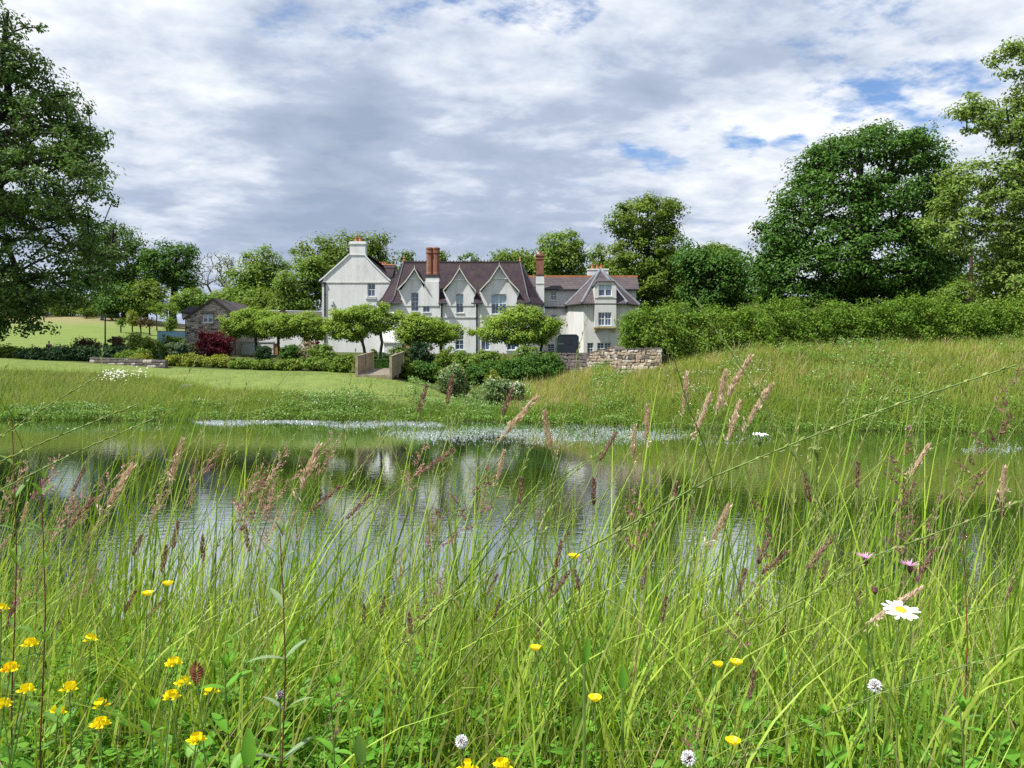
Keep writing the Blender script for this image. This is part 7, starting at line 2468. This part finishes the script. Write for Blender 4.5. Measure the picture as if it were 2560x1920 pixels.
def leafy_plant(name, label, cat, x, ytop, ybot, D, nl, L, W, stem_m, leaf_m, lean=0.0, rs=.0017, top_tuft=True, group=None, lf0=.25):
    tip, low = P(x * K, ytop * K, D), P(x * K - lean, ybot * K, D)
    g = float(ground_z(low[0], low[1]))
    base = np.array((low[0] - .0, low[1], g - .02))
    t = thing(name, label, cat, base, group)
    k = 8
    path = [base + (tip - base) * (i / k) + np.array((math.sin(i * 1.3) * .004, 0, 0)) for i in range(k + 1)]
    MB().tube(path, [rs * (1 - .6 * i / k) for i in range(k + 1)], 6).build('stem', stem_m, t)
    pa = np.array(path)
    for i in range(nl):
        f = lf0 + (1 - lf0) * (i // 2 + .5) / (nl / 2)
        b = at_t(pa, np.array([min(f, .99)]))[0]
        a = (i // 2) * 1.4 + (i % 2) * math.pi + rnd.uniform(-.3, .3)
        sz = (1 - .45 * f) * rnd.uniform(.8, 1.15)
        v, fc = big_leaf(b, (math.cos(a), math.sin(a) * .6, rnd.uniform(-.1, .55) + f * .5), L * sz, W * sz, rnd.uniform(.05, .45))
        MB().add(v, fc).build('leaf', leaf_m, t, smooth=True)
    if top_tuft:
        for i in range(6):
            a = i * 1.05
            v, fc = big_leaf(tip - np.array((0, 0, .004)), (math.cos(a) * .5, math.sin(a) * .5, .9), L * .38, W * .30, .0)
            MB().add(v, fc).build('leaf', leaf_m, t, smooth=True)
    return t


leafy_plant('willowherb', 'red stemmed willowherb with paired silvery leaves left of centre', 'plant', 610, 1150, 1480, 1.0, 16, .060, .014, M['red_stem'], L_herb2)
leafy_plant('willowherb', 'red stemmed willowherb at the left with long pale leaf', 'plant', 92, 1030, 1480, 1.1, 22, .056, .012, M['red_stem'], L_herb)
leafy_plant('willowherb', 'willowherb at the left frame edge reaching up to the lawn', 'plant', 30, 900, 1400, 1.15, 26, .056, .013, M['red_stem'], L_herb)
leafy_plant('willowherb', 'red stemmed willowherb with pink buds behind the daisy', 'plant', 1010 + 920 - 840, 1090, 1500, 1.2, 10, .06, .014, M['red_stem'], L_herb) if False else None
leafy_plant('willowherb', 'slim willowherb with pink buds before the right water', 'plant', 2095 - 11, 1150, 1500, 1.2, 12, .045, .010, M['red_stem'], L_herb)
leafy_plant('fleabane', 'leafy green plant in the turf right of the brown seed head', 'plant', 490, 1440, 1560, .95, 12, .055, .022, M['green_stem'], L_clover, rs=.002, lf0=.4)
leafy_plant('fleabane', 'leafy green plant low in the turf left of centre', 'plant', 718, 1480, 1600, .92, 12, .048, .018, M['green_stem'], L_clover, rs=.002, lf0=.4)
leafy_plant('fleabane', 'small leafy plant at the bottom edge left of centre', 'plant', 330, 1530, 1650, .9, 10, .045, .018, M['green_stem'], L_clover, rs=.002, lf0=.4)
leafy_plant('fleabane', 'leafy plant low in the right turf under the clover', 'plant', 1780, 1545, 1650, .9, 14, .045, .022, M['green_stem'], L_clover, rs=.002, lf0=.3)
leafy_plant('fleabane', 'leafy plant at the bottom right corner', 'plant', 2080, 1530, 1650, .9, 14, .05, .020, M['green_stem'], L_clover, rs=.002, lf0=.3)
# broad dock leaves
for i, (x, y, D, L, W, m_, lab) in enumerate([(525, 1640, .85, .045, .017, L_clover, 'broad oval leaf rising at the bottom edge left of centre'), (775, 1640, .85, .038, .014, L_herb, 'broad leaf near the bottom edge before the centre'),
                                               (1265, 1420, 1.05, .042, .011, L_clover, 'tall bright lance leaf beside the centre buttercup'), (1350, 1480, 1.0, .036, .012, L_clover, 'second lance leaf right of the centre buttercup')]):
    tip = P(x * K, y * K, D)
    g = float(ground_z(tip[0], tip[1] + .02))
    t = thing('dock_plant', lab, 'plant', (tip[0], tip[1] + .02, g - .01))
    b = np.array((tip[0], tip[1] + .02, g - .01))
    ctr = tip - np.array((0, 0, L * .5))
    lo = np.array((b[0], b[1], max(g, ctr[2])))
    MB().tube([b, lo + np.array((0, 0, .005))], .0022, 5).build('stalk', M['green_stem'], t)
    v, f = big_leaf(lo, (rnd.uniform(-.3, .3), rnd.uniform(-.1, .1), 1), L, W, .1, (0.15, -1.0, .2))
    MB().add(v, f).build('leaf', m_, t, smooth=True)
# brown reddish flower head
t, tip, loc = flower_base('quaking_grass', 'flat reddish brown seed head among the left trefoils', 'grass stalk', 425, 1462, .95)
rng = np.random.default_rng(9)
m = MB()
for i in range(9):
    for s_ in (-1, 1):
        z = i * .0032 - .012
        w_ = .010 * math.sin(math.pi * (i + .8) / 9.6)
        b = tip + np.array((0, 0, z))
        m.add([b, b + np.array((s_ * w_ * .6, -.0015, .002)), b + np.array((s_ * w_, 0, .007)), b + np.array((s_ * w_ * .3, .001, .006))], [(0, 1, 2, 3)])
m.build('seed_head', leafy('red_brown_scales', [(0.12, 0.04, 0.025), (0.22, 0.085, 0.045)], .2), t)
for o in COL.objects:
    q = o.name.split('.')[0]
    if o.parent is None and q in STUFF:
        tag(o, STUFF[q][0], STUFF[q][1])
print('tris', sum(len(o.data.polygons) * 2 for o in bpy.data.objects if o.type == 'MESH'))
